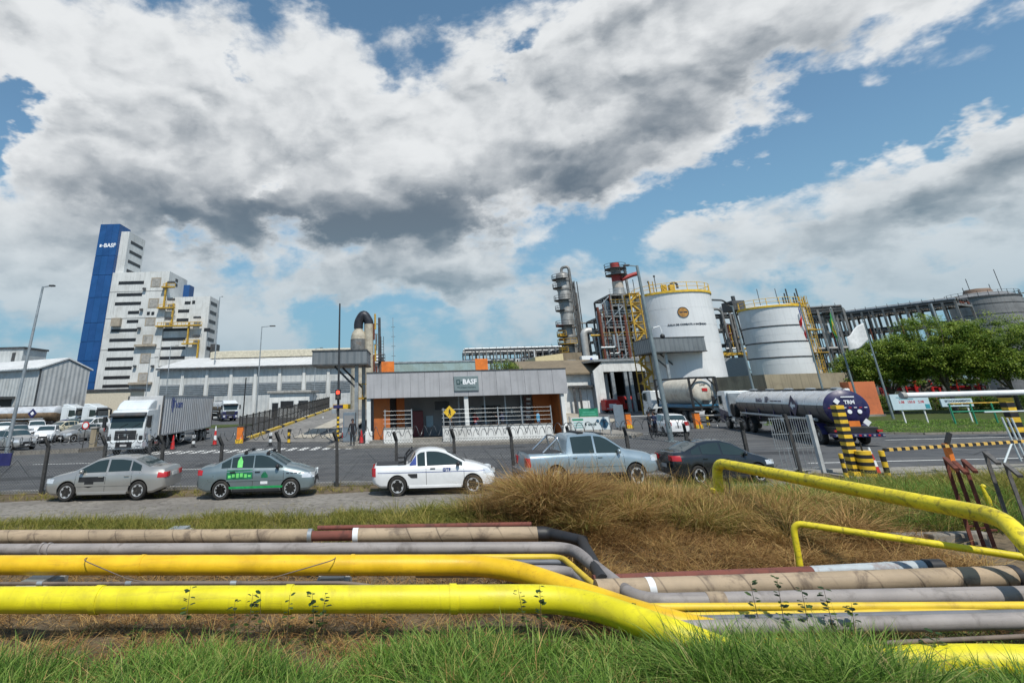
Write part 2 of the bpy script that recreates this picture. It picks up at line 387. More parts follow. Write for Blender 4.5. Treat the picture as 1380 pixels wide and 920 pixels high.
# gravel track along the fence
tr = MB(); N_ = 90
def track(u, v):
    x = -34 + 68 * u; w = .22 * math.sin(x * .8) + .14 * math.sin(x * 2.3 + 1)
    y0 = 16.9 + w + .5 * sm(x, 0, 6); y1 = 20.9 + .18 * math.sin(x * 1.1 + 2); y = y0 + (y1 - y0) * v
    return (x, y, gh(x, y) + .012 + .02 * math.sin(math.pi * v))
tr.grid(track, 160, 10); struct(tr.build('gravel_track', gravel, smooth=60))
# asphalt yard with kerb line along the fence
def sheet(name, pts, z, m_, th=None):
    b_ = MB(); v = [(p[0], p[1], z) for p in pts]
    if th is None: b_.add(v, [tuple(range(len(v)))])
    else: b_.prism([(p[0], p[1]) for p in pts], z - th, z, 'z')
    return struct(b_.build(name, m_))
road = sheet('road', [(-110, 22.9), (110, 22.9), (110, 170), (-130, 170)], .006, asphalt)
kb = struct(bpy.data.objects.new('kerb', None)); COL.objects.link(kb)
kstone = MB().box(0, .98, 0, .28, -.05, .11).mesh('kerb_stone', concrete)
for i in range(62):
    if -32 + i < 15.6: inst(kstone, 'kerb_stone', kb, (-32 + i + random.uniform(-.006, .006), 22.62 + random.uniform(-.012, .012), random.uniform(-.01, .008)), (0, 0, random.uniform(-.008, .008)))
apr = sheet('apron', [(15.6, 20.9), (42, 20.9), (42, 23.6), (15.6, 23.6)], .012, pavem)
# pedestrian crossing and lane lines, paint lying on the road
stp = MB().box(-.21, .21, -1.05, 1.05, -.001, .003).mesh('crossing_stripe', roadpaint)
for i in range(21):
    inst(stp, 'crossing_stripe', road, (-19.6 + i * .78, 38.6 + .02 * i, .010), (0, 0, R_(-3)))
for (x0, y0, x1, y1) in [(-21.5, 33.4, -15.8, 33.2), (-14.5, 29.2, -9.5, 29.0), (5.2, 28.3, 7.5, 28.3), (-40, 29.6, -25, 29.4), (28, 34.6, 60, 34.2), (17, 25.4, 30, 25.2), (-27, 66, -20, 84), (17.2, 44, 18.6, 44)]:
    MB().bar((x0, y0, .011), (x1, y1, .011), .14, .004).build('lane_line', roadpaint, road)
# gatehouse island
isl = [(-5.6, 39.4), (-4.6, 38.5), (2, 38.0), (10.5, 38.9), (15.6, 41.0), (17.2, 43.4), (17.0, 47), (15.8, 62), (-4.0, 62), (-5.2, 46)]
pav = sheet('pavement', isl, .13, pavem, .14)
ks = MB().box(-.5, .5, -.11, .11, -.13, .02)
ksm = ks.mesh('kerb_stone', concrete_d)
def kerb_run(par, pts, z, mesh, step=1.02):
    for p, q in zip(pts, pts[1:]):
        p, q = Vector((*p, 0)), Vector((*q, 0)); d = q - p; n = max(1, round(d.length / step)); a = math.atan2(d.y, d.x)
        for i in range(n):
            c = p + d * ((i + .5) / n); inst(mesh, 'kerb_stone', par, (c.x, c.y, z + random.uniform(-.006, .006)), (0, 0, a), (d.length / n * .985, 1, 1))
kerb_run(pav, isl[0:7], .135, ksm)
# left car park kerb, right lawn, far green strip
lk = struct(bpy.data.objects.new('car_park_kerb', None)); COL.objects.link(lk)
lkm = MB().box(-.5, .5, -.14, .14, -.02, .26).mesh('kerb_stone', concrete_d)
kerb_run(lk, [(-46, 41.6), (-28, 39.9), (-23.2, 40.8), (-22.4, 43.5)], 0, lkm, 1.2)
lawn_pts = [(28.6, 41.2), (33, 37.6), (44, 36.3), (80, 34.5), (110, 60), (110, 130), (47, 130), (36, 62)]
lawn = sheet('lawn', lawn_pts, .10, lawnm, .11)
kerb_run(lawn, lawn_pts[0:4], .09, ksm, 1.4)
verge = sheet('verge', [(-30, 73), (-24.5, 72), (-21, 77), (-22, 80), (-33, 80)], .10, lawnm, .11)
sheet('plaza', [(9, 64), (24, 62), (26, 98), (-3, 98)], .03, mat('pale_yard', (.36, .32, .25), .9, var=.2, vs=.4, dirt=(.2, .17, .12), dirt_amt=.5, dirt_s=.3))
# weighbridge lane climbing gently away
Lf0, Lf1 = Vector((-13.6, 47.2, .02)), A(447, 551, 94); Rt0 = Vector((-6.0, 43.8, .02)); Rt1 = Lf1 + Vector((9.0, -2, 0))
ln = MB().grid(lambda u, v: (Lf0 + (Lf1 - Lf0) * u) * (1 - v) + (Rt0 + (Rt1 - Rt0) * u) * v, 12, 6)
ln = struct(ln.build('weighbridge_lane', lanem, smooth=50))
pm = mat('plate_edge', (.40, .37, .31), .85, var=.2, dirt=(.2, .16, .1), dirt_amt=.5)
def lane_pt(u, v, z=0): return (Lf0 + (Lf1 - Lf0) * u) * (1 - v) + (Rt0 + (Rt1 - Rt0) * u) * v + Vector((0, 0, z))
for v0, v1 in ((.50, .72), (.80, .98)):
    for i in range(5):
        u0, u1 = .06 + i * .09, .06 + (i + .95) * .09
        q = MB(); pts = [lane_pt(u0, v0), lane_pt(u1, v0), lane_pt(u1, v1), lane_pt(u0, v1)]
        q.add([p + Vector((0, 0, .008)) for p in pts] + [p + Vector((0, 0, .055)) for p in pts], [(0, 1, 2, 3), (4, 5, 6, 7), (0, 1, 5, 4), (1, 2, 6, 5), (2, 3, 7, 6), (3, 0, 4, 7)])
        q.build('deck_plate', pm, ln)
for i in range(38):
    u0, u1 = i / 38, (i + .97) / 38
    MB().bar(lane_pt(u0, 0, .09), lane_pt(u1, 0, .09), .34, .24).build('kerb_stone', ypaint if i % 5 else black, ln)
MB().bar(Lf1 + Vector((.2, .3, .35)), Lf1 + Vector((9.6, -1.6, .35)), .25, .7).build('end_wall', yellowp, ln)

# resurfaced patches and a drain cover, laid into the road
patchm = ground_mat('patched_asphalt', [(.05, .052, .056), (.065, .067, .07), (.042, .043, .046)], .6, 3, .3, 60, .85)
for (x, y, w_, d_, a_) in ((-9.5, 31, 3.4, 1.6, .05), (1.5, 26.3, 5.5, 1.1, -.02), (9.5, 33.5, 3.0, 2.4, .1), (18, 29.5, 4.5, 1.3, -.08), (-17, 27.2, 4.2, 1.2, .03), (6, 36.2, 2.2, .9, .2), (30, 30, 5, 1.4, .05)):
    MB().box(-w_ / 2, w_ / 2, -d_ / 2, d_ / 2, 0, .003).build('asphalt_patch', patchm, road, loc=(x, y, .009), rz=a_)
for (x, y) in ((-6.5, 27.5), (13.5, 27.0)): MB().lathe([(.001, .004), (.36, .004), (.36, 0)], 20).build('manhole_cover', dsteel, road, loc=(x, y, .009))
# ------------------------------------------------------------------ pipelines in the foreground
def sweep(pts, bend=.35, seg=5):
    """polyline with rounded corners"""
    pts = [Vector(p) for p in pts]; out = [pts[0]]
    for i in range(1, len(pts) - 1):
        a, c, d = pts[i - 1], pts[i], pts[i + 1]
        la, ld = (a - c).length, (d - c).length; t = min(bend, la * .48, ld * .48)
        p, q = c + (a - c).normalized() * t, c + (d - c).normalized() * t
        for k in range(seg + 1):
            s_ = k / seg; out.append(p * (1 - s_) ** 2 + c * 2 * s_ * (1 - s_) + q * s_ ** 2)
    out.append(pts[-1]); return out
def dense(pts, step=.6):
    o = [Vector(pts[0])]
    for p, q in zip(pts, pts[1:]):
        p, q = Vector(p), Vector(q); n = max(1, int((q - p).length / step))
        for i in range(1, n + 1): o.append(p + (q - p) * i / n)
    return o
def ext(p, q, t): p, q = Vector(p), Vector(q); return p + (p - q).normalized() * t     # continue the line beyond p
def pipe_mat(name, col, dirt, amt=.4, rough=.45, ds=3., band=0, bandcol=None, metal=0., ang=0.):
    """painted or wrapped pipe: grime blotches, optional wrap joints every `band` metres along x"""
    M = mat(name, col, rough, metal, .14, 1.6, .15, 60, dirt=dirt, dirt_amt=amt, dirt_s=ds)
    nt = M.node_tree; n = NB(nt); bs_ = nt.nodes['Principled BSDF']; old = bs_.inputs['Base Color'].links[0].from_socket
    co = n.n('ShaderNodeTexCoord').outputs['Object']; mp = n.n('ShaderNodeMapping'); n.put(mp.inputs[0], co); mp.inputs['Scale'].default_value = (.5, 9, 9)
    out = n.mix(n.m('MULTIPLY', n.ss(n.noise(mp.outputs[0], 1.5, 8, .7), .52, .70), .45), old, dirt)
    fine = n.noise(co, 22, 4, .7); out = n.mix(n.m('MULTIPLY', n.ss(fine, .62, .72), .55), out, tuple(x * .45 for x in col))
    if band:
        s = n.n('ShaderNodeSeparateXYZ'); n.put(s.inputs[0], co)
        t = n.m('ADD', n.m('MULTIPLY_ADD', s.outputs[2], ang, s.outputs[0]), n.m('MULTIPLY', n.noise(co, 1.1, 2), .14))
        ph = n.m('PINGPONG', t, band / 2)
        out = n.mix(n.m('MULTIPLY', n.ss(ph, .022, .004, 0, .8), n.ss(n.noise(co, 2.2, 4), .3, .65)), out, bandcol)
    n.put(bs_.inputs['Base Color'], out); return M
Y_BRIGHT = pipe_mat('pipe_bright_yellow', (.68, .60, .012), (.36, .29, .03), .38, .48, 2, .27, (.60, .52, .02))
Y_GOLD = pipe_mat('pipe_golden_yellow', (.74, .46, .012), (.42, .22, .02), .25, .40, 2)
Y_THIN = pipe_mat('pipe_pale_yellow', (.66, .46, .03), (.25, .14, .04), .35, .5, 3)
Y_OLD = pipe_mat('pipe_old_yellow', (.74, .60, .02), (.10, .075, .02), .62, .5, 9)
TAN = pipe_mat('pipe_tan_wrap', (.36, .275, .185), (.085, .06, .045), .7, .7, 2.2, .62, (.07, .05, .035), 0, .5)
GREYP = pipe_mat('pipe_grey', (.27, .245, .235), (.10, .085, .075), .55, .6, 2.5)
GREYD = pipe_mat('pipe_dark_grey', (.13, .14, .16), (.06, .055, .05), .5, .55, 2.5)
RUSTP = pipe_mat('pipe_rusty', (.17, .055, .04), (.04, .022, .02), .6, .85, 5)
WHITEP = pipe_mat('pipe_pale_blue', (.42, .47, .5), (.16, .07, .05), .5, .6, 4)
THINB = pipe_mat('pipe_thin_brown', (.16, .125, .10), (.06, .045, .04), .5, .7, 4)
def pipeline(name, label, pts, r, m_, bend=.5, n=18, cat='pipe', group='pipelines of the foreground corridor'):
    t = thing(name, label, cat, (pts[0][0], pts[0][1], 0), 0, group); o = Vector((pts[0][0], pts[0][1], 0))
    MB().tube(dense(sweep([Vector(p) - o for p in pts], bend, 7)), r, n).build('pipe_run', m_, t, 50)
    return t, o
def collar(t, o, p, q, r, m_, name='collar', w=.05):
    p, q = Vector(p) - o, Vector(q) - o; d = (q - p).normalized()
    MB().tube([p - d * w / 2, p + d * w / 2], r, 18).build(name, m_, t, 50)
def lerp(p, q, t): return Vector(p) + (Vector(q) - Vector(p)) * t
Z1 = .42
def two(p, q, z): return G(*p, z), G(*q, z)
# front bright yellow main
a, c = two((0, 808), (775, 806), .44); d = G(930, 862, .36); e = G(1380, 892, .27); dk_ = G(1010, 893, .05); dm = G(1180, 893, .06)
t, o = pipeline('gas_pipe', 'bright yellow thick pipe in front, bending down right into the grass', [ext(a, c, 7), c, d, dk_, dm, e, ext(e, d, 5)], .165, Y_BRIGHT, .6)
for k in (.18, .52, .80): collar(t, o, lerp(a, c, k), c, .178, Y_BRIGHT, 'wrap_joint', .10)
# golden main behind it
a, c = two((0, 761), (676, 761), .46); d = G(905, 842, .30); e = d + Vector((2.2, -.2, -.35))
t, o = pipeline('gas_pipe', 'golden yellow thick pipe, second row behind the bright yellow one', [ext(a, c, 7), c, d, e], .150, Y_GOLD, .75)
for k in (.3, .72): collar(t, o, lerp(a, c, k), c, .158, Y_GOLD, 'wrap_joint', .06)
# grey main
a, c = two((0, 740), (770, 738), .42); d = G(862, 811, .40); e = G(1380, 801, .40)
t, o = pipeline('process_pipe', 'long plain grey pipe with a white ring, third row from the front', [ext(a, c, 7), c, d, ext(e, d, 4)], .100, GREYP, .4)
for px in (57, 66): q = G(px, 740, .42); collar(t, o, q, c, .118, GREYP, 'pipe_clamp', .05)
collar(t, o, lerp(d, e, .20), e, .106, TAN, 'repair_sleeve', .24)
# tan wrapped main, its bare section and the elbow
a, c = two((0, 722), (724, 719), .44); b1, b2 = G(421, 722, .44), G(476, 721, .44)
t = thing('insulated_pipe', 'tan wrapped pipe with a bare rusty gap, rearmost thick pipe at left', 'pipe', (a.x, a.y, 0), 0, 'pipelines of the foreground corridor'); o = Vector((a.x, a.y, 0))
MB().tube(dense([ext(a, c, 8) - o, b1 - o]), .130, 18).build('wrapped_section', TAN, t, 50)
MB().tube(dense([b2 - o, c - o]), .130, 18).build('wrapped_section', TAN, t, 50)
MB().tube([b1 - o, b2 - o], .095, 16).build('bare_section', RUSTP, t, 50)
MB().tube([b2 - o, lerp(b2, c, .03) - o], .137, 16).build('end_band', white, t, 50); MB().tube([lerp(b1, a, .012) - o, b1 - o], .137, 16).build('end_band', steel, t, 50)
q = sweep([c - o, c + (c - a).normalized() * .24 - o, c + Vector((.75, -.7, 0)) - o], .2, 5)
MB().tube(q, [.132, .135, .13, .125, .12, .115, .11, .10][:len(q)] if len(q) <= 8 else [.125] * len(q), 18).build('elbow', black, t, 50)
d = G(815, 794, .40); e = G(1362, 776, .40)
MB().tube(dense([c + Vector((.7, -.65, 0)) - o, d + Vector((.1, .35, 0)) - o]), .10, 14).build('link_section', black, t, 50)
t, o = pipeline('insulated_pipe', 'tan wrapped pipe at right ending in a black cap', [lerp(d, e, -.02), e], .132, TAN, .1)
MB().tube([e - o, e + (e - d).normalized() * .10 - o], .142, 18).build('end_cap', black, t, 50)
collar(t, o, lerp(d, e, .11), e, .136, white, 'tape_patch', .10)
# rusty pipes behind
a, c = two((428, 711), (716, 706), .56)
pipeline('rusty_pipe', 'thin red rusty pipe lying behind the tan wrapped pipe', [a, c], .045, RUSTP, .1, 12)
a, c, e = G(800, 783, .36), G(1094, 771, .36), G(1245, 763, .36)
t = thing('rusty_pipe', 'rusty pipe with a pale painted length, in front of dry grass bank', 'pipe', (a.x, a.y, 0), 0, 'pipelines of the foreground corridor'); o = Vector((a.x, a.y, 0))
MB().tube(dense([a - o, c - o]), .085, 14).build('rusty_section', RUSTP, t, 50); MB().tube(dense([c - o, e - o]), .087, 14).build('painted_section', WHITEP, t, 50)
MB().tube([e - o, e + Vector((.28, -.01, 0)) - o], .1, 14).build('end_cap', black, t, 50)
# pale yellow lines
a, c = G(560, 751, .40), G(757, 750, .40); d = G(835, 818, .40); e = G(1380, 816, .40)
pipeline('gas_pipe', 'slim pale yellow pipe bending beside the golden main', [a, c, d, ext(e, d, 4)], .048, Y_THIN, .25, 12)
a, e = G(905, 829, .36), G(1380, 821, .36)
pipeline('gas_pipe', 'slimmest pale yellow pipe close in front of its twin at right', [a, e, ext(e, a, 4)], .032, Y_THIN, .2, 10)
# dark and light grey lines
a, c = G(600, 758, .34), G(764, 757, .34); d = G(850, 836, .34); e = G(1380, 826, .34)
pipeline('process_pipe', 'slim dark blue grey pipe between the yellow pipes', [a, c, d, ext(e, d, 4)], .045, GREYD, .25, 12)
a, c = G(560, 770, .32), G(770, 769, .32); d = G(868, 848, .32); e = G(1380, 836, .32)
pipeline('process_pipe', 'medium grey pipe, nearest grey one at right', [a, c, d, ext(e, d, 4)], .085, GREYP, .35, 14)
a, c, d = G(0, 786, .33), G(470, 785, .33), G(520, 792, .2)
t, o = pipeline('conduit', 'thin brown conduit running low between the two thick yellow pipes', [ext(a, c, 6), lerp(a, c, .9), c, d], .026, THINB, .2, 10)
for k in (.12, .38, .68): collar(t, o, lerp(a, c, k), c, .036, steel, 'coupling', .10)
a, e = G(1190, 866, .30), G(1380, 857, .30)
pipeline('conduit', 'thin brown pipe lying above the golden pipe at lower right', [a, ext(e, a, 3)], .024, THINB, .2, 10)
# sleepers: concrete supports and small steel brackets under the corridor
for k, (px, py) in enumerate([(55, 790), (450, 786), (238, 722), (640, 722)]):
    p = G(px, py, .1)
    lab = ['concrete pipe support near the left edge, under the golden pipe', 'grey concrete pipe support under the golden pipe, left of its bend', 'low concrete sleeper under the tan pipe at left', 'low concrete sleeper under the tan pipe near its bend'][k]
    s_ = thing('pipe_support', lab, 'pipe support', (p.x, p.y, -.1), 0, 'concrete pipe supports')
    MB().box(-.28, .28, -.35, .35, 0, .30).build('plinth', concrete, s_, bevel=.015); MB().box(-.2, .2, -.3, .3, .30, .36).build('saddle_plate', steel, s_)
# thin slack cable hanging across the golden pipe
p0, p1, p2, p3 = G(118, 750, .60), G(185, 779, .33), G(355, 779, .34), G(452, 750, .60)
cab = MB().tube(sweep([p0 + Vector((0, .12, -.02)), p0 + Vector((0, -.17, 0)), p1 + Vector((0, -.15, 0)), p2 + Vector((0, -.15, 0)), p3 + Vector((0, -.17, 0)), p3 + Vector((0, .12, -.02))], .25, 5), .008, 6).build('slack_cable', THINB, smooth=50)
tag(cab, 'thin slack cable draped over the golden yellow pipe at left', 'cable')
# yellow vent pipes rising at right
q0 = G(972, 690, .15); top = A(965, 623, q0.y)
e1 = A(1352, 697, 8.6); e2 = A(1385, 735, 8.1)
t = thing('vent_pipe', 'big scuffed yellow pipe arching from the dry grass out at right', 'pipe', (q0.x, q0.y, 0), 0, 'raised yellow pipes'); o = Vector((q0.x, q0.y, 0))
MB().tube(dense(sweep([q0 - o, top - o, e1 - o, e2 - o, e2 + Vector((.5, -.3, -1.2)) - o], .35, 7), .4), .118, 18).build('pipe_run', Y_OLD, t, 50)
for k in (.28, .45):
    z = top.z * k; MB().lathe([(.12, z), (.158, z + .02), (.158, z + .10), (.12, z + .12)], 18).build('flange', Y_OLD, t, 50)
MB().tube(sweep([(.16, 0, .5), (.33, -.02, .6), (.34, -.02, 1.15), (.12, 0, 1.3)], .1, 4), .012, 6).build('drain_hose', black, t, 50)
q0 = G(1076, 762, .25); top = A(1068, 704, q0.y); e1 = A(1392, 752, 8.9)
t = thing('vent_pipe', 'slimmer yellow pipe with square bend, in front of the grass bank', 'pipe', (q0.x, q0.y, 0), 0, 'raised yellow pipes'); o = Vector((q0.x, q0.y, 0))
MB().tube(dense(sweep([q0 - o - Vector((0, 0, .4)), top - o, e1 - o, e1 + Vector((2, -.3, -.3)) - o], .16, 6), .4), .05, 14).build('pipe_run', Y_OLD, t, 50)
# small yellow marker pipe
q0 = G(1338, 690, .25); top = A(1325, 655, q0.y)
t = thing('marker_post', 'short bent yellow pipe stub beside the rusty fence posts', 'marker', (q0.x, q0.y, 0)); o = Vector((q0.x, q0.y, 0))
MB().tube([q0 - o - Vector((0, 0, .3)), (q0 - o) * .5 + (top - o) * .5, top - o + Vector((-.04, 0, .02))], [.03, .055, .03], 10).build('stub', Y_OLD, t, 50)
MB().ball(tuple(top - o), .05, 8).build('cap', Y_OLD, t, 50)
# ------------------------------------------------------------------ cars
def lin(tab, x):
    if x <= tab[0][0]: return tab[0][1]
    for (a, p), (c, q) in zip(tab, tab[1:]):
        if x <= c: return p + (q - p) * (x - a) / (c - a)
    return tab[-1][1]
def smt(tab, x, w=.05):
    return sum(lin(tab, x + w * k) for k in (-1, -.5, 0, .5, 1)) / 5
def paint(name, col, rough=.28, metal=.0):
    return mat('paint_' + name, col, rough, metal, .05, .8, dirt=tuple(x * .55 + .03 for x in col), dirt_amt=.16, dirt_s=1.2, coat=.7)
P_SILVER = paint('silver', (.40, .39, .37), .32, .55); P_BLUEGREY = paint('blue_grey', (.20, .25, .265), .30, .5); P_WHITE = paint('white', (.70, .71, .72))
P_PICK = paint('ice_silver', (.32, .395, .44), .30, .5); P_BLACK = paint('black', (.012, .014, .017), .22); P_GREY = paint('grey', (.2, .21, .22), .3, .5)
P_CREAM = paint('cream', (.55, .5, .36)); P_GREEN = paint('grey_green', (.2, .26, .24), .3, .4); P_RED = paint('red', (.4, .03, .03))
def wheel_mesh(R, w, spokes, style=0):
    t = MB().lathe([(R * .66, -w / 2 + .01), (R * .9, -w / 2), (R * .985, -w / 2 + .03), (R, 0), (R * .985, w / 2 - .03), (R * .9, w / 2), (R * .66, w / 2 - .01), (R * .6, w / 2 - .06), (R * .6, -w / 2 + .02), (R * .66, -w / 2 + .01)], 28, axis='y')
    tm = t.mesh('wheel', rubber, 50)
    r = MB(); y = -w / 2
    r.lathe([(R * .66, y + .012), (R * .62, y + .004), (R * .58, y + .035), (R * .56, y + .09), (0.001, y + .095)], 24, axis='y', m=1)
    r.lathe([(R * .665, y + .014), (R * .655, y + .0), (R * .60, y + .004), (R * .585, y + .03)], 24, axis='y')
    r.lathe([(.001, y + .012), (R * .13, y + .014), (R * .16, y + .03), (R * .16, y + .08)], 12, axis='y')
    for k in range(spokes):
        a = 2 * math.pi * k / spokes; c, s_ = math.cos(a), math.sin(a); hw = R * (.075 if style == 0 else .13 if style == 1 else .05)
        p = [(c * R * .1 - s_ * q * hw * .8, y + dy, s_ * R * .1 + c * q * hw * .8) for q in (-1, 1) for dy in (.02, .07)] + [(c * R * .61 - s_ * q * hw, y + dy, s_ * R * .61 + c * q * hw) for q in (-1, 1) for dy in (.006, .06)]
        r.add(p, [(0, 2, 6, 4), (1, 3, 7, 5), (0, 1, 5, 4), (2, 3, 7, 6), (0, 1, 3, 2), (4, 5, 7, 6)])
    return tm, r.mesh('rim', [alu, black], 40)
class Shell:
    """closed car body from plan, side and section curves; x forward, y to the left, z up"""
    def __init__(s, L, Wd, top, belt, zb, axles, R, tumble=.32, nose=.16, tail=.14, roofdrop=.05):
        s.L, s.W, s.top, s.belt, s.zb, s.axles, s.R, s.tumble, s.nose, s.tail, s.rd = L, Wd, top, belt, zb, axles, R, tumble, nose, tail, roofdrop
        s.x0, s.x1 = top[0][0], top[-1][0]
    def w(s, x):
        h = s.W / 2; f = max(0, (x - (s.x1 - .75)) / .75); r = max(0, ((s.x0 + .6) - x) / .6)
        return h * (1 - s.nose * f ** 2.4 - s.tail * r ** 2.6)
    def zt(s, x): return smt(s.top, x)
    def zsh(s, x): return min(smt(s.belt, x), s.zt(x) - .035)
    def ring(s, x):
        w, zt, zs, zb = s.w(x), s.zt(x), s.zsh(x), lin(s.zb, x)
        wr = w - .06 - s.tumble * max(0, zt - s.rd - zs)
        zm = zb + (zs - zb) * .45
        return [(0, zb), (w - .10, zb), (w - .025, zb + .07), (w, zm), (w - .012, zs - .10), (w - .035, zs - .03), (w - .06, zs), (wr, zt - s.rd), (wr - .05, zt - .018), (wr * .55, zt + .004), (0, zt + .012)]
    def side(s, x, z):
        r = s.ring(x)
        for (a, p), (c, q) in zip(r[1:8], r[2:9]):
            if p <= z <= q: return a + (c - a) * (z - p) / max(1e-6, q - p)
        return r[7][0]
    def roof(s, x, y):
        r = s.ring(x)[7:][::-1]; y = abs(y)
        for (a, p), (c, q) in zip(r, r[1:]):
            if a <= y <= c: return p + (q - p) * (y - a) / max(1e-6, c - a)
        return r[-1][1]
    def mesh(s, name, m_):
        n = max(8, int((s.x1 - s.x0) / .055)); b_ = MB(); first = None
        for i in range(n + 1):
            x = s.x0 + (s.x1 - s.x0) * i / n; r = s.ring(x)
            # round the very ends inward
            e = max(0, 1 - (x - s.x0) / .10, 1 - (s.x1 - x) / .10); k = 1 - .10 * e * e
            row = [(x, y * k, z if j in (0, 1) else z - .02 * e * e) for j, (y, z) in enumerate(r)]
            row += [(x, -y, z) for x, y, z in row[-2:0:-1]]
            o = len(b_.v); b_.v += row
            if first is None: first = o
            else:
                m = len(row)
                for j in range(m):
                    b_.f.append((p0 + j, p0 + (j + 1) % m, o + (j + 1) % m, o + j))
            p0 = o
        m = len(row); b_.f.append(tuple(range(m))[::-1]); b_.f.append(tuple(p0 + j for j in range(m))); b_.mi = [0] * len(b_.f)
        me = b_.mesh(name, [m_, black])
        # cut the wheel arches
        ob = bpy.data.objects.new('tmp_body', me); COL.objects.link(ob); cut = []
        for ax in s.axles:
            for sg in (-1, 1):
                c = MB().lathe([(s.R + .055, -.16), (s.R + .055, .30)], 32, (ax, sg * (s.W / 2 - .07), s.R), 'y')
                co = bpy.data.objects.new('tmp_cut', c.mesh('tmp', black)); COL.objects.link(co); cut.append(co)
                md = ob.modifiers.new('b', 'BOOLEAN'); md.object = co; md.operation = 'DIFFERENCE'; md.solver = 'EXACT'
        dg = bpy.context.evaluated_depsgraph_get(); res = bpy.data.meshes.new_from_object(ob.evaluated_get(dg))
        for c in cut: bpy.data.objects.remove(c)
        bpy.data.objects.remove(ob)
        for p in res.polygons:
            c = p.center; p.material_index = 0
            for ax in s.axles:
                if math.hypot(c.x - ax, c.z - s.R) < s.R + .05 and abs(p.normal.y) < .3 or (math.hypot(c.x - ax, c.z - s.R) < s.R + .06 and abs(c.y) < s.W / 2 - .15 and c.z > lin(s.zb, c.x) + .02): p.material_index = 1
            if p.normal.z < -.9 and c.z < .35: p.material_index = 1
        res.name = name; res.polygons.foreach_set('use_smooth', [True] * len(res.polygons)); res.set_sharp_from_angle(angle=R_(32)); return res
def car(name, label, S, pm, loc, rz, spec, group=None, wheel=None, cat='car'):
    """spec: windows [(x0,x1)], glass (rear0,rear1,front0,front1), seams, lights and trims"""
    t = thing(name, label, cat, loc, rz, group)
    body = inst(S.mesh('body', pm), 'body', t)
    sg_all = (1, -1)
    def side_patch(nm, m_, xa, xb, za, zb_, sg, off=.006, nu=10, nv=4, par=None):
        za_ = za if callable(za) else (lambda x: za); zb2 = zb_ if callable(zb_) else (lambda x: zb_)
        def fn(u, v):
            x = xa + (xb - xa) * u; z = za_(x) + (max(zb2(x), za_(x) + .004) - za_(x)) * v
            return (x, sg * (S.side(x, z) + off), z)
        return MB().grid(fn, nu, nv).build(nm, m_, par or t, 60)
    def top_patch(nm, m_, xa, xb, inset, off=.006, nu=8, nv=10, par=None, ylim=None):
        def fn(u, v):
            x = xa + (xb - xa) * u; wr = (S.ring(x)[7][0] - inset) if ylim is None else ylim; y = -wr + 2 * wr * v
            dzdx = (S.zt(x + .02) - S.zt(x - .02)) / .04; nl = math.hypot(1, dzdx)
            return (x - dzdx / nl * off, y, S.roof(x, y) + off / nl)
        return MB().grid(fn, nu, nv).build(nm, m_, par or t, 60)
    for xa, xb in spec['windows']:
        for sg in sg_all: side_patch('window', tglass, xa, xb, lambda x: S.zsh(x) + .03, lambda x: S.zt(x) - S.rd - .035, sg, nu=14)
    g = spec['glass']
    if g[0] is not None: top_patch('rear_window', wglass, g[0], g[1], .06)
    top_patch('windscreen', wglass, g[2], g[3], .06)
    for x in spec.get('seams', ()):
        for sg in sg_all: side_patch('door_seam', black, x - .007, x + .007, lin(S.zb, x) + .10, lambda q: S.zsh(q) + .01, sg, .003, 1, 8)
    for x, z in spec.get('handles', ()):
        for sg in sg_all: y = S.side(x, z); MB().box(x - .09, x + .09, min(sg * y, sg * (y + .03)), max(sg * y, sg * (y + .03)), z - .015, z + .02).build('door_handle', pm if spec.get('hpaint') else black, t, bevel=.006)
    if 'mould' in spec:
        xa, xb, z, m_ = spec['mould']
        for sg in sg_all: side_patch('side_moulding', m_, xa, xb, z - .03, z + .03, sg, .012, 16, 1)
    hx, hz0, hz1, hl = spec['head']
    for sg in sg_all:
        side_patch('headlight', lamp_c, S.x1 - hl, S.x1 - .005, hz0, hz1, sg, .006, 8, 3)
        w = S.w(S.x1) * .9; MB().box(S.x1 - .02, S.x1 + .012, min(sg * (w - .34), sg * (w - .02)), max(sg * (w - .34), sg * (w - .02)), hz0, hz1).build('headlight', lamp_c, t, bevel=.01)
    tz0, tz1, tl = spec['tail']
    for sg in sg_all:
        side_patch('tail_light', lamp_r, S.x0 + .004, S.x0 + tl, tz0, tz1, sg, .006, 6, 3)
        w = S.w(S.x0) * .9; MB().box(S.x0 - .012, S.x0 + .02, min(sg * (w - .24), sg * (w - .01)), max(sg * (w - .24), sg * (w - .01)), tz0, tz1).build('tail_light', lamp_r, t, bevel=.01)
    gz = spec.get('grille', (.48, .62)); MB().box(S.x1 - .02, S.x1 + .015, -.36, .36, *gz).build('grille', black, t, bevel=.01)
    MB().box(S.x1 - .03, S.x1 + .022, -.55, .55, lin(S.zb, S.x1) + .03, lin(S.zb, S.x1) + .16).build('lower_grille', black, t, bevel=.02)
    pz = spec.get('plate', .62); MB().box(S.x0 - .018, S.x0 + .01, -.2, .2, pz - .065, pz + .065).build('number_plate', mat('number_plate', (.5, .5, .5), .5), t)
    MB().box(S.x1, S.x1 + .026, -.2, .2, .34, .45).build('number_plate', MATS['number_plate'], t)
    mx = spec['mirror']; mz = S.zsh(mx) + .08
    for sg in sg_all:
        y = S.side(mx, mz); MB().ball((mx, sg * (y + .12), mz), (.07, .10, .075), 8).build('wing_mirror', spec.get('mirmat', pm), t, 60)
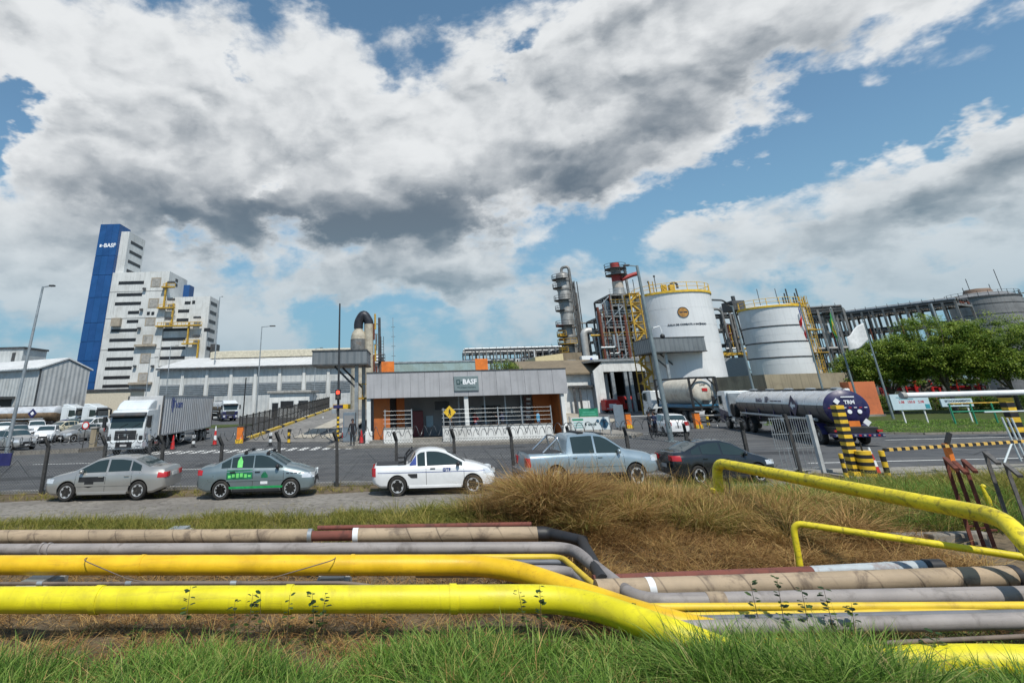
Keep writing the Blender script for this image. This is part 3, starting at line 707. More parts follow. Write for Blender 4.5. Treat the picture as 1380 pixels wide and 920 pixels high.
    for z0, e in ((lin(S.zb, 0) - .005, 0),):
        for sg in sg_all: MB().box(S.axles[0] + S.R + .1, S.axles[1] - S.R - .1, min(sg * (S.W / 2 - .06), sg * (S.W / 2 - .01)), max(sg * (S.W / 2 - .06), sg * (S.W / 2 - .01)), z0, z0 + .09).build('sill', spec.get('sill', black), t, bevel=.01)
    tm, rm = wheel
    for ax in S.axles:
        for sg in sg_all:
            wv_ = inst(tm, 'wheel', t, (ax, sg * (S.W / 2 - .10), S.R), (0, random.uniform(0, 6), 0 if sg < 0 else math.pi)); inst(rm, 'rim', wv_)
    MB().box(S.x0 + .5, S.x1 - .5, -.55, .55, .17, .25).build('underbody', black, t)
    return t, side_patch, top_patch
def facing(loc, z=None): return (loc[0], loc[1], gh(loc[0], loc[1]) + .035)
WH5 = wheel_mesh(.31, .20, 7); WH6 = wheel_mesh(.31, .20, 6, 1); WH9 = wheel_mesh(.31, .20, 9, 2); WHB = wheel_mesh(.37, .25, 6, 1); WHS = wheel_mesh(.325, .21, 5, 1)

# silver saloon facing left
S1 = Shell(4.50, 1.72, [(-2.25, .72), (-2.20, .99), (-2.1, 1.05), (-1.62, 1.08), (-.92, 1.385), (-.5, 1.435), (.1, 1.44), (.42, 1.39), (1.22, 1.00), (1.5, .95), (2.0, .84), (2.18, .74), (2.25, .60)],
           [(-2.25, .88), (-1, .94), (1, .90), (2.25, .66)], [(-2.25, .38), (-1.8, .22), (1.7, .20), (2.0, .22), (2.25, .34)], (-1.28, 1.36), .315)
t1, sp1, tp1 = car('parked_car', 'silver saloon with a black patch on its door, leftmost on the verge', S1, P_SILVER, facing((-10.55, 21.15, 0)), math.pi - .01,
    K(windows=[(-1.30, -.93), (-.87, -.08), (.0, 1.02)], glass=(-1.58, -.98, .46, 1.18), seams=(-1.0, -.04, 1.08), handles=[(-.82, .80), (.14, .79)], head=(0, .60, .74, .34), tail=(.72, .90, .30), mirror=.86, hpaint=1, mould=(-1.0, 1.05, .52, P_SILVER), plate=.80, sill=P_SILVER),
    'cars parked on the verge', WH6)
for sg in (1,):
    sp1('door_emblem', black, .00, .95, .63, .80, sg, .005, 12, 3); sp1('door_emblem', black, .38, .72, lambda x: .44 + .25 * abs(x - .55), .64, sg, .005, 8, 3)
# blue-grey small saloon facing right with green artwork
S2 = Shell(4.14, 1.64, [(-2.07, .66), (-2.02, .99), (-1.92, 1.05), (-1.55, 1.08), (-.86, 1.40), (-.4, 1.455), (.15, 1.46), (.42, 1.40), (1.10, 1.02), (1.4, .97), (1.86, .84), (2.0, .74), (2.07, .58)],
           [(-2.07, .92), (-1, .97), (1, .93), (2.07, .68)], [(-2.07, .36), (-1.7, .24), (1.6, .22), (1.9, .24), (2.07, .34)], (-1.18, 1.26), .30)
t2, sp2, tp2 = car('parked_car', 'blue grey saloon with green artwork on its doors and roof bars', S2, P_BLUEGREY, facing((-5.3, 20.75, 0)), R_(2),
    K(windows=[(-1.22, -.90), (-.86, -.10), (-.06, .96)], glass=(-1.50, -.92, .46, 1.06), seams=(-1.0, -.08, 1.0), handles=[(-.80, .86), (.08, .85)], head=(0, .62, .78, .42), tail=(.78, .94, .2), mirror=.78, mirmat=black, mould=(-1.0, 1.0, .60, P_BLUEGREY), plate=.8),
    'cars parked on the verge', WH9)
GRN = mat('decal_green', (.015, .32, .09), .4, var=.25, vs=6); GRND = mat('decal_dark_green', (.01, .13, .06), .4, var=.3, vs=5); BRG = mat('decal_light_green', (.16, .62, .16), .4, var=.2, vs=5)
sp2('door_artwork', GRND, -1.0, -.1, .62, .93, -1, .005, 8, 3); sp2('door_artwork', GRN, -1.02, 1.0, .33, .40, -1, .005, 12, 2)
for k in range(6):
    a = -.95 + k * .14; sp2('door_artwork', BRG, a, a + .1, .68 + .02 * (k % 2), .84 - .03 * abs(k - 2.5), -1, .008, 2, 2)
sp2('window_artwork', BRG, -.66, -.48, lambda x: S2.zsh(x) + .04, lambda x: 1.36 - abs(x + .57) * 1.8, -1, .010, 6, 4); sp2('door_artwork', GRND, .22, .45, lambda x: .66, lambda x: .88 - abs(x - .33) * 1.2, -1, .005, 6, 2); sp2('door_artwork', MATS['lettering_white'], .2, .45, .46, .55, -1, .005, 4, 2)
for k in range(4): sp2('fender_print', dtext, 1.10 + k * .14, 1.20 + k * .14, .76, .80, -1, .005, 2, 1)
for x in (-.42, .38):
    z = S2.zt(x); MB().bar((x, -.62, z + .07), (x, .62, z + .07), .06, .03).build('roof_bar', black, t2, bevel=.008)
    for sg in (-1, 1): MB().box(x - .06, x + .06, sg * .58 - .05, sg * .58 + .05, z - .05, z + .06).build('roof_bar_foot', black, t2, bevel=.01)
# white small pick-up
S3 = Shell(4.47, 1.66, [(-2.20, .62), (-2.17, .93), (-2.12, .975), (-.92, .985), (-.84, 1.0), (-.62, 1.34), (-.45, 1.455), (-.1, 1.49), (.2, 1.475), (.50, 1.40), (1.22, 1.03), (1.6, .96), (2.0, .84), (2.16, .72), (2.24, .56)],
           [(-2.2, .86), (-1, .90), (.8, .93), (2.24, .68)], [(-2.2, .42), (-1.9, .26), (1.7, .22), (2.0, .24), (2.24, .36)], (-1.30, 1.40), .31)
t3, sp3, tp3 = car('pickup_truck', 'white compact pickup with an open bed and blue side swoosh', S3, P_WHITE, facing((.72, 20.55, 0)), R_(1),
    K(windows=[(-.56, -.28), (-.22, 1.06)], glass=(-.80, -.62, .54, 1.18), seams=(-.26, 1.1), handles=[(-.02, .85)], head=(0, .66, .80, .44), tail=(.62, .90, .13), mirror=.9, mirmat=black, plate=.55, sill=P_WHITE),
    'cars parked on the verge', WHS, 'pickup')
tp3('bed_cover', black, -2.06, -1.02, .12, .012); sp3('side_vent', black, -.92, -.58, lambda x: .56 + max(0, (-.80 - x)) * .9, .70, -1, .006, 6, 2)
BLU = mat('decal_blue', (.02, .05, .25), .4, var=.15); sp3('side_swoosh', BLU, -2.0, 1.9, .735, .752, -1, .006, 30, 1); sp3('side_swoosh', BLU, -.84, -.60, lambda x: .96 + .05 * (x + .84), lambda x: 1.0 + 1.2 * (x + .84), -1, .008, 5, 4)
text('GTF', .16, BLU, t3, (.48, -.838, .81), (R_(90), 0, 0), bold=.004)
sb = MB()
for y in (-.62, .62): sb.tube(sweep([(-1.0, y, .96), (-.98, y, 1.22), (-.70, y * .96, 1.47)], .12, 4), .035, 8)
sb.bar((-.78, -.6, 1.42), (-.78, .6, 1.42), .05); sb.bar((-.98, -.6, 1.2), (-.98, .6, 1.2), .04); sb.build('rack', black, t3, 50)
MB().bar((-1.25, -.72, 1.06), (-1.0, -.72, 1.1), .06, .05).build('ladder_hook', black, t3); MB().bar((-1.3, .6, 1.1), (-1.0, .6, 1.1), .06, .05).build('ladder_hook', black, t3)
# silver double-cab pick-up
S4 = Shell(5.2, 1.76, [(-2.6, .62), (-2.57, 1.10), (-2.52, 1.14), (-1.06, 1.14), (-1.0, 1.18), (-.92, 1.62), (-.80, 1.70), (0, 1.725), (.42, 1.69), (.66, 1.60), (1.32, 1.20), (1.6, 1.16), (2.2, 1.07), (2.42, .98), (2.6, .66)],
           [(-2.6, 1.04), (-1, 1.08), (1, 1.06), (2.6, .84)], [(-2.6, .5), (-2.2, .42), (2.2, .40), (2.6, .46)], (-1.5, 1.62), .37, .26, .14, .06)
t4, sp4, tp4 = car('pickup_truck', 'silver blue double cab pickup with chrome roll bar, beside dry grass', S4, P_PICK, facing((6.25, 20.85, 0)), R_(5),
    K(windows=[(-.78, .08), (.16, 1.14)], glass=(None, None, .68, 1.26), seams=(-.98, .12, 1.2), handles=[(-.72, .98), (.26, .97)], head=(0, .80, .98, .3), tail=(.72, 1.0, .13), mirror=1.02, hpaint=1, plate=.6, grille=(.72, .94), mould=(-.95, 1.2, .72, P_PICK)),
    'cars parked on the verge', WHB, 'pickup')
tp4('bed_floor', black, -2.5, -1.08, .10, .01)
rb = MB()
for y in (-.66, .66):
    rb.tube(sweep([(-1.15, y, 1.12), (-1.28, y, 1.62), (-1.28, 0, 1.66)], .14, 4), .035, 8); rb.tube([(-1.28, y, 1.58), (-1.9, y, 1.14)], .032, 8)
rb.build('roll_bar', chrome, t4, 50)
MB().box(-2.76, -2.58, -.8, .8, .46, .64).build('rear_bumper', chrome, t4, bevel=.02); MB().box(-2.95, -2.74, -.05, .05, .42, .5).build('tow_hitch', black, t4)
for x in (-.3, .5): MB().box(x - .12, x + .12, -.6, .6, S4.zt(x) + .0, S4.zt(x) + .05).build('roof_rail', black, t4, bevel=.01)
# black saloon
S5 = Shell(4.5, 1.75, [(-2.25, .70), (-2.20, 1.02), (-2.12, 1.08), (-1.72, 1.10), (-.95, 1.38), (-.5, 1.455), (.1, 1.46), (.46, 1.39), (1.28, 1.01), (1.55, .96), (2.05, .80), (2.18, .72), (2.25, .58)],
           [(-2.25, .95), (-1, .99), (1, .91), (2.25, .66)], [(-2.25, .36), (-1.8, .22), (1.7, .20), (2.0, .22), (2.25, .32)], (-1.24, 1.40), .325)
t5, sp5, tp5 = car('parked_car', 'black saloon, rightmost on the verge behind the yellow arched pipe', S5, P_BLACK, facing((11.05, 21.05, 0)), R_(3),
    K(windows=[(-1.4, -1.0), (-.94, -.10), (-.02, 1.08)], glass=(-1.66, -1.02, .5, 1.24), seams=(-1.02, -.06, 1.12), handles=[(-.86, .86), (.1, .84)], head=(0, .62, .76, .46), tail=(.80, .98, .34), mirror=.92, hpaint=1, plate=.62),
    'cars parked on the verge', WHS)
for q_, k_ in ((t1, .93), (t2, .95), (t3, .93), (t4, .89), (t5, .85)): q_.scale = (k_,) * 3
t4.location.x -= .1; t5.location.x -= .3; t4.scale.z = 1.0; t5.scale = (.80, .85, .94)
# small hatchback used for the car park and the gate queue
S6 = Shell(3.94, 1.68, [(-1.97, .62), (-1.94, .95), (-1.86, 1.05), (-1.55, 1.36), (-1.2, 1.445), (-.4, 1.47), (.1, 1.46), (.38, 1.40), (1.05, 1.03), (1.35, .97), (1.78, .83), (1.9, .73), (1.97, .56)],
           [(-1.97, .92), (-1, .98), (1, .91), (1.97, .66)], [(-1.97, .34), (-1.6, .22), (1.5, .20), (1.8, .22), (1.97, .32)], (-1.2, 1.28), .31, .30, .2, .12)
HSPEC = K(windows=[(-1.35, -1.0), (-.92, -.12), (-.06, .92)], glass=(-1.84, -1.50, .42, 1.02), seams=(-1.0, -.08, .98), handles=[(-.84, .86), (.06, .85)], head=(0, .60, .76, .44), tail=(.72, .98, .22), mirror=.76, hpaint=1, plate=.66)
hatch, _, _ = car('hatchback', 'white hatchback stopped beside the guards at the exit barrier', S6, P_WHITE, (19.0, 42.6, .01), R_(84), HSPEC, None, WHS)
S7 = Shell(4.3, 1.8, [(-2.15, .66), (-2.12, 1.1), (-2.02, 1.2), (-1.75, 1.60), (-1.4, 1.66), (-.3, 1.68), (.1, 1.66), (.42, 1.58), (1.1, 1.14), (1.4, 1.08), (1.95, .96), (2.08, .84), (2.15, .6)],
           [(-2.15, 1.02), (-1, 1.08), (1, 1.02), (2.15, .76)], [(-2.15, .38), (1.8, .27), (2.15, .36)], (-1.28, 1.34), .34, .26, .16, .08)
suv, _, _ = car('sport_utility', 'white tall estate car parked behind the front-facing white hatchback', S7, P_WHITE, (*G(46, 588)[:2], .01), R_(-52), K(windows=[(-1.62, -1.0), (-.92, -.1), (-.02, .98)], glass=(-2.0, -1.72, .46, 1.06), seams=(-1.0, -.06, 1.0), handles=[(-.8, .96), (.1, .95)], head=(0, .76, .92, .4), tail=(.86, 1.12, .2), mirror=.8, plate=.75), 'cars in the left car park', WHS)
LOT = [(hatch, (16, 606), -28, P_SILVER, 'silver hatchback nearest the lamp post in the left car park'),
       (hatch, (61, 596), -66, P_WHITE, 'white hatchback facing the camera in the left car park'),
       (hatch, (107, 594), -112, P_SILVER, 'silver hatchback turned left, beside the white lorry cab'),
       (hatch, (22, 594), -50, P_GREY, 'grey hatchback behind the silver one by the lamp post'),
       (hatch, (82, 586), -100, P_CREAM, 'cream hatchback half hidden between two pale cars'),
       (hatch, (98, 580), -75, P_GREEN, 'grey green hatchback in the rear row below the tanker'),
       (suv, (66, 579), -80, P_BLACK, 'black estate car in the rear row below the tanker'),
       (suv, (38, 580), -95, P_BLACK, 'black estate car left in the rear row by the tanker'),
       (hatch, (4, 586), -60, P_WHITE, 'white hatchback cut by the left edge of the picture'),
       (suv, (122, 583), -105, P_WHITE, 'white estate car just left of the lorry cab'),
       (hatch, (122, 574), -60, P_RED, 'red hatchback under the blue tractor units')]
for src, px, a, pm, lab in LOT:
    p = G(*px); c = copy_tree(src, None, {'paint_white': pm}); c.location = (p.x, p.y, .01); c.rotation_euler = (0, 0, R_(a)); tag(c, lab, 'car', 'cars in the left car park')
# ------------------------------------------------------------------ lorries
def truck_wheel(R=.5, w=.30):
    tm = MB().lathe([(R * .62, -w / 2 + .02), (R * .85, -w / 2), (R * .97, -w / 2 + .03), (R, 0), (R * .97, w / 2 - .03), (R * .85, w / 2), (R * .62, w / 2 - .02), (R * .58, 0), (R * .62, -w / 2 + .02)], 26, axis='y').mesh('wheel', rubber, 50)
    r = MB().lathe([(R * .63, -w / 2 + .02), (R * .58, -w / 2 + .015), (R * .52, -w / 2 + .10), (R * .36, -w / 2 + .12), (R * .30, -w / 2 + .04), (R * .2, -w / 2 + .0), (.001, -w / 2 - .01)], 22, axis='y')
    for k in range(8):
        a = k * math.pi / 4; r.lathe([(.018, -w / 2 + .08), (.018, -w / 2 + .115)], 6, (math.cos(a) * R * .42, 0, math.sin(a) * R * .42), 'y')
    return tm, r.mesh('rim', mat('lorry_rim', (.36, .35, .33), .5, .4, .2, 6, dirt=(.12, .09, .07), dirt_amt=.5, dirt_s=8), 40)
TW = truck_wheel()
CABW = paint('lorry_white', (.64, .68, .70)); SILVERBOX = ribbed('trailer_skin', (.55, .555, .56), .5, .5, 0, .2, (.35, .31, .27), .35)
TANKM = mat('tank_aluminium', (.66, .67, .68), .30, .4, .08, 1.2, dirt=(.3, .28, .25), dirt_amt=.35, dirt_s=.9, streak=.15)
def wheels(t, x, half, lift=0):
    for sg in (-1, 1): q = inst(TW[0], 'wheel', t, (x, sg * half, .5 + lift), (0, random.uniform(0, 6), 0 if sg < 0 else math.pi)); inst(TW[1], 'rim', q)
def tractor(t, zr=2.95, defl=3.6, two_tone=None, nose=0., visor=True, lights_on=False, drive=(-3.6, -4.9), fairing=True):
    """cab-over tractor, bumper at x = 0, driving towards +x"""
    pr = [(-2.15, .95), (-.08, .95), (0, 1.2), (-.02, 1.75), (-.16, 2.55), (-.34, zr - .05), (-.5, zr), (-2.15, zr)]
    cabm = MB().prism(pr, -1.22, 1.22).build('cab', CABW, t, 35, .06)
    low = two_tone or CABW
    if two_tone: MB().prism([(-2.1, .96), (-.07, .96), (.012, 1.2), (-.004, 1.55), (-2.1, 1.30)], -1.235, 1.235).build('cab_skirt', two_tone, t, 35, .03)
    MB().prism([(-1.1, .42), (.06, .42), (.10, .60), (.06, 1.0), (-.35, 1.0), (-.42, .98), (-1.1, .98)], -1.23, 1.23).build('bumper', low, t, 35, .05)
    MB().add([(.012, y, 1.79) for y in (-1.1, 1.1)] + [(-.16 + .02, y, 2.5) for y in (1.1, -1.1)], [(0, 1, 2, 3)]).build('windscreen', tglass, t)
    for y in (-.45, .4): MB().bar((.03, y, 1.8), (-.02, y + .5, 2.05), .02).build('wiper', black, t)
    for sg in (-1, 1):
        MB().add([(x, sg * 1.228, z) for x, z in [(-.22, 1.85), (-.36, 2.5), (-1.15, 2.55), (-1.15, 1.72), (-.7, 1.72)]], [(0, 1, 2, 3, 4)]).build('side_window', tglass, t)
        for x in (-1.28, -.16): MB().bar((x, sg * 1.226, 1.02), (x - .03, sg * 1.226, 2.6), .014, .01).build('door_seam', black, t)
        MB().box(-1.2, -1.02, sg * 1.24 - .015, sg * 1.24 + .015, 1.55, 1.6).build('door_handle', black, t)
        MB().box(.02, .14, sg * .98 - .17, sg * .98 + .17, .62, .92).build('headlight', lamp_c, t, bevel=.03)
        MB().box(-.02, .06, sg * 1.06 - .12, sg * 1.06 + .12, .95, 1.28).build('headlight_surround', black, t, bevel=.03)
        MB().box(-.05, .16, sg * 1.50 - .11, sg * 1.50 + .11, 1.85, 2.55).build('wing_mirror', black, t, bevel=.04)
        MB().bar((-.1, sg * 1.22, 2.5), (.06, sg * 1.5, 2.5), .035).build('mirror_arm', black, t)
        MB().box(-.95, -.5, sg * 1.16 - .08, sg * 1.16 + .08, .45, .52).build('step', black, t)
        # arch over the steer wheel
        MB().lathe([(.60, sg * .95), (.60, sg * 1.25), (.66, sg * 1.25), (.66, sg * .95)], 14, (-1.45, 0, .5), 'y', a0=.25, a1=math.pi - .15).build('mudguard', black, t, 40)
    MB().box(-.02, .045, -.72, .72, 1.02, 1.62).build('grille', black, t, bevel=.03)
    for z in (1.14, 1.27, 1.40, 1.53): MB().box(.04, .062, -.68, .68, z - .022, z + .022).build('grille_slat', dsteel, t)
    MB().box(.08, .118, -.55, .55, .52, .9).build('intake', black, t, bevel=.03)
    MB().box(.1, .13, -.22, .22, .62, .74).build('number_plate', MATS['number_plate'], t)
    if visor: MB().prism([(-.2, 2.52), (.16, 2.50), (.2, 2.62), (-.28, 2.78)], -1.2, 1.2).build('sun_visor', dsteel, t, 35, .02)
    if defl:
        MB().prism([(-.48, zr - .02), (-2.1, zr - .02), (-2.1, defl), (-1.5, defl), (-.95, defl - .22)], -1.12, 1.12).build('air_deflector', CABW, t, 35, .10)
        if fairing:
            for sg in (-1, 1): MB().box(-2.55, -2.12, sg * 1.16 - .03, sg * 1.16 + .03, 1.0, defl - .35).build('side_fairing', CABW, t, bevel=.02)
    MB().box(-5.9, -.6, -.42, .42, .72, .98).build('chassis', dsteel, t, bevel=.02)
    wheels(t, -1.45, 1.05)
    for x in drive:
        wheels(t, x, 1.02)
        for sg in (-1, 1): MB().lathe([(.58, sg * .80), (.58, sg * 1.24), (.61, sg * 1.24), (.61, sg * .80)], 12, (x, 0, .5), 'y', a0=.25, a1=math.pi - .25).build('mudguard', black, t, 40)
    for sg in (-1, 1): MB().tube([(-2.3, sg * .86, .68), (-3.05, sg * .86, .68)], .30, 18).build('fuel_tank', chrome, t, 50)
    MB().lathe([(.5, 0), (.5, .08), (.1, .1)], 16, (-4.2, 0, .98)).build('coupling_plate', dsteel, t)
    return t
# --- white lorry with a box trailer
h = R_(-87.0); L = thing('box_lorry', 'white lorry with a grey box trailer, driving toward the crossing', 'lorry', (-18.25, 36.6, .008), h)
tractor(L)
b_ = MB().box(-15.4, -2.75, -1.29, 1.29, 1.12, 3.86).build('trailer_box', SILVERBOX, L, bevel=.02)
for x in (-2.76, -15.38):
    for sg in (-1, 1): MB().box(x - .05, x + .05, sg * 1.29 - .05, sg * 1.29 + .05, 1.1, 3.88).build('corner_post', dsteel, b_)
for z in (1.12, 3.86):
    for sg in (-1, 1): MB().box(-15.4, -2.72, sg * 1.295 - .02, sg * 1.295 + .02, z - .06, z + .03).build('edge_rail', steel, b_)
text('Tecam', .8, BLU, b_, (-5.95, 1.30, 3.22), (R_(90), 0, R_(180)), bold=.01, name='lettering')
em = MB()
em.lathe([(.42, 0), (.34, 0)], 20, (0, 0, 0), 'y', a0=.7, a1=4.2); em.build('emblem', BLU, b_, loc=(-4.75, 1.305, 3.32)).rotation_euler = (0, 0, R_(180))
MB().prism([(-.10, -.62), (.08, -.62), (.18, .2), (.05, .3), (-.2, .3), (-.2, .2)], 0, .004).build('emblem', BLU, b_, loc=(-4.8, 1.302, 3.28)).rotation_euler = (0, 0, R_(180))
text('C', .25, BLU, L, (-.02, 0, 1.70), (R_(80), 0, R_(90)))
MB().lathe([(.09, 0), (.09, .02)], 16, (.055, 0, 1.33), 'x').build('badge', chrome, L, 50)
for sg in (-1, 1):
    MB().box(-15.2, -3.2, sg * .45 - .06, sg * .45 + .06, .98, 1.12).build('trailer_rail', dsteel, L)
    MB().box(-10.9, -7.4, sg * 1.24 - .02, sg * 1.24 + .02, .48, .62).build('side_guard', steel, L); MB().box(-10.9, -7.4, sg * 1.24 - .02, sg * 1.24 + .02, .82, .94).build('side_guard', steel, L)
    for x in (-10.85, -7.45): MB().box(x - .04, x + .04, sg * 1.22 - .03, sg * 1.22 + .03, .45, 1.12).build('guard_post', steel, L)
    MB().box(-7.0, -6.85, sg * .9 - .06, sg * .9 + .06, .2, 1.1).build('landing_leg', dsteel, L)
    MB().box(-15.45, -15.40, sg * 1.0 - .16, sg * 1.0 + .16, .8, .95).build('tail_light', lamp_r, L)
for x in (-11.9, -13.1, -14.3): wheels(L, x, 1.03)
MB().box(-15.5, -15.4, -1.2, 1.2, .5, .62).build('rear_bumper', dsteel, L)
L.scale = (.93,) * 3; L.location.y += .4
# --- tank semitrailer builder
def tank_trailer(t, x0, x1, zc=1.95, ry=1.12, rz=.98, rings=8, upper=TANKM, lower=None, axles=(), dish=TANKM, fender=black):
    n = 40; ln_ = x0 - x1
    def prof(k): return [(x0 + .26, .0), (x0 + .24, .45), (x0 + .15, .8), (x0, 1.0), (x1, 1.0), (x1 - .14, .82), (x1 - .22, .45), (x1 - .24, .0)][k]
    T = MB()
    for j in range(8):
        x, s_ = prof(j)
        for i in range(n):
            a = 2 * math.pi * i / n; T.v.append((x, ry * s_ * math.cos(a), zc + rz * s_ * math.sin(a)))
    for j in range(7):
        for i in range(n):
            T.f.append((j * n + i, j * n + (i + 1) % n, (j + 1) * n + (i + 1) % n, (j + 1) * n + i)); a = 2 * math.pi * (i + .5) / n
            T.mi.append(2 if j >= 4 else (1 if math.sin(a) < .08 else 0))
    tank = T.build('tank', [upper, lower or upper, dish], t, 40)
    for k in range(rings):
        x = x0 - ln_ * (k + .5) / rings
        M_ = MB()
        for dx, s_ in ((-.035, 1.004), (-.02, 1.018), (.02, 1.018), (.035, 1.004)):
            for i in range(n): a = 2 * math.pi * i / n; M_.v.append((x + dx, ry * s_ * math.cos(a), zc + rz * s_ * math.sin(a)))
        for j in range(3):
            for i in range(n):
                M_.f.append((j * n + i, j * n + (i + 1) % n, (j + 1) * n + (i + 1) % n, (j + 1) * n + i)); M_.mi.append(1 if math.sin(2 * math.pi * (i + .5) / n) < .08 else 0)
        M_.build('band', [upper, lower or upper], tank, 40)
        if k % 2 == 0: MB().lathe([(.28, 0), (.28, .1), (.2, .14), (.001, .15)], 16, (x - .3, 0, zc + rz - .01)).build('manhole', steel, tank, 50)
    MB().box(x1 + .2, x0 - .4, -.28, .28, zc + rz + .02, zc + rz + .06).build('walkway', dsteel, t)
    for sg in (-1, 1):
        MB().box(x1, x0 - .3, sg * .46 - .06, sg * .46 + .06, .86, 1.08).build('trailer_rail', dsteel, t)
        MB().tube([(x0 - 1.2, sg * 1.16, zc - .62), (x1 + 1.0, sg * 1.16, zc - .62)], .09, 10).build('hose_tube', steel, t, 50)
        for k in range(5):
            x = x0 - ln_ * (k + .7) / 5.4; MB().prism([(x - .06, zc - .1), (x + .06, zc - .1), (x + .2, zc - .9), (x + .08, zc - .9)], sg * ry * .93 - .02, sg * ry * .93 + .06).build('bracket', fender, t)
    for x in axles:
        wheels(t, x, 1.02)
        for sg in (-1, 1): MB().lathe([(.60, sg * .80), (.60, sg * 1.25), (.63, sg * 1.25), (.63, sg * .80)], 12, (x, 0, .5), 'y', a0=.1, a1=math.pi - .1).build('mudguard', fender, t, 40)
    MB().box(x1 - .55, x1 - .1, -1.22, 1.22, .48, .66).build('rear_bumper', fender, t, bevel=.02)
    for k in range(11): MB().box(x1 - .558, x1 - .55, -1.2 + k * .22, -1.09 + k * .22, .53, .61).build('bumper_stripe', lamp_r if k % 2 else steel, t)
    MB().box(x1 - .5, x1 + .8, -1.0, 1.0, .66, .98).build('valve_box', black, t, bevel=.03)
    for sg in (-1, 1): MB().box(x1 - .6, x1 - .5, sg * 1.0 - .13, sg * 1.0 + .13, .74, .84).build('tail_light', lamp_r, t, bevel=.01)
    return tank
# --- purple tank lorry at right, seen from behind
PUR = mat('tank_purple', (.014, .012, .07), .4, var=.15, dirt=(.10, .09, .10), dirt_amt=.3); DTANK = mat('tank_painted_shade', (.12, .115, .115), .45, .4, var=.2, dirt=(.05, .045, .05), dirt_amt=.5)  # DTANK: shade on the tank's lower half, put into its colour
h = math.atan2(18.0, 3.75); e = Vector((math.cos(h), math.sin(h), 0)); rear = Vector((23.9, 31.0, 0)); fr = rear + e * 18.2
L = thing('tank_lorry', 'silver and purple tank lorry seen from behind at the exit', 'lorry', (fr.x, fr.y, .008), h)
tractor(L, 2.9, None, PUR, visor=False, drive=(-5.0, -6.35))
MB().box(-2.5, -2.17, -1.1, 1.1, 1.2, 2.75).build('cab_back_panel', steel, L, bevel=.03)
MB().tube([(-3.4, 1.25, 1.45), (-3.4, .9, 1.45)], .5, 20).build('spare_wheel', rubber, L, 50)
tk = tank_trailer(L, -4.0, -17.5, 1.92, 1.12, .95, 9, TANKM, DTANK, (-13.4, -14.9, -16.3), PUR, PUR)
for x in (-13.9,):
    MB().prism([(-.62, 0), (.0, .62), (.62, 0), (0, -.62)], 0, .01).build('diamond_sign', PUR, tk, loc=(x, 1.135, 2.0)); MB().prism([(-.32, -.08), (.05, -.08), (.05, -.24), (.34, 0), (.05, .24), (.05, .08), (-.32, .08)], .0, .01).build('arrow_mark', ltext, tk, loc=(x, 1.150, 2.0))
text('BRASIL', .34, PUR, tk, (-8.6, 1.10, 2.25), (R_(78), 0, R_(180)), bold=.01); text('BP', .5, PUR, tk, (-9.9, 1.08, 2.3), (R_(76), 0, R_(180)), bold=.02)
for k in range(3): MB().box(-11.0 - k * .62, -10.5 - k * .62, 1.085, 1.10, 2.2, 2.26).build('print_line', PUR, tk)
MB().box(-12.75, -12.3, 1.17, 1.19, 1.02, 1.38).build('hazard_plate', orange, L); MB().prism([(-.24, 0), (0, .24), (.24, 0), (0, -.24)], 0, .01).build('hazard_diamond', white, L, loc=(-12.0, 1.17, 1.2))
DX = -17.755
text('TRM', .26, ltext, tk, (DX, -.1, 2.22), (R_(90), 0, R_(-90)), bold=.01); MB().box(DX - .006, DX + .004, -.4, .25, 2.47, 2.53).build('print_line', ltext, tk)
MB().prism([(-.17, 0), (0, .17), (.17, 0), (0, -.17)], DX - .005, DX + .005, 'x').build('diamond_sign', ltext, tk, loc=(0, .5, 2.28))
MB().box(DX - .02, DX + .01, .22, .52, 1.62, 1.86).build('hazard_plate', mat('magenta_label', (.3, .02, .12), .5), tk)
for y in (.0, -.48): MB().lathe([(.11, 0), (.11, .015)], 16, (DX - .012, y, 1.74), 'x').build('round_label', ltext, tk)
for k in range(8): MB().box(DX - .014, DX + .02, .86 - k * .25, 1.0 - k * .25, 1.93, 1.965).build('reflector', ltext if k % 2 else redp, tk)
MB().box(-17.95, -17.92, -.24, .28, 1.0, 1.28).build('hazard_plate', orange, L); MB().prism([(-.2, 0), (0, .2), (.2, 0), (0, -.2)], -17.93, -17.91, 'x').build('hazard_diamond', white, L, loc=(0, -.6, 1.2))
# --- tank container lorry waiting ahead of it
cx = A(947, 540, 57).x; L = thing('tank_container_lorry', 'lorry carrying a cream tank container in a black frame, by the exit', 'lorry', (cx - .3, 67.6, .008), R_(91)); L.scale = (1.12,) * 3
tractor(L, 2.75, None, None, visor=False)
for sg in (-1, 1): MB().box(-10.2, -3.2, sg * .5 - .08, sg * .5 + .08, .95, 1.2).build('trailer_rail', dsteel, L)
wheels(L, -8.3, 1.03); wheels(L, -9.5, 1.03)
MB().box(-10.4, -10.25, -1.2, 1.2, .5, .7).build('rear_bumper', black, L)
CREAM = mat('container_cream', (.58, .54, .46), .5, var=.12, dirt=(.28, .2, .14), dirt_amt=.5, dirt_s=1.0, streak=.3); BLUEF = mat('frame_blue', (.02, .14, .25), .5, var=.2)
MB().lathe([(.001, -3.55), (.55, -3.6), (.95, -3.8), (1.12, -4.1), (1.15, -4.5), (1.15, -9.2), (1.12, -9.6), (.95, -9.9), (.55, -10.08), (.001, -10.12)], 32, (0, 0, 2.52), 'x').build('tank', CREAM, L, 50)
fr_ = MB().box(-10.2, -3.5, -1.2, 1.2, 1.22, 1.5).build('container_base', BLUEF, L, bevel=.03)
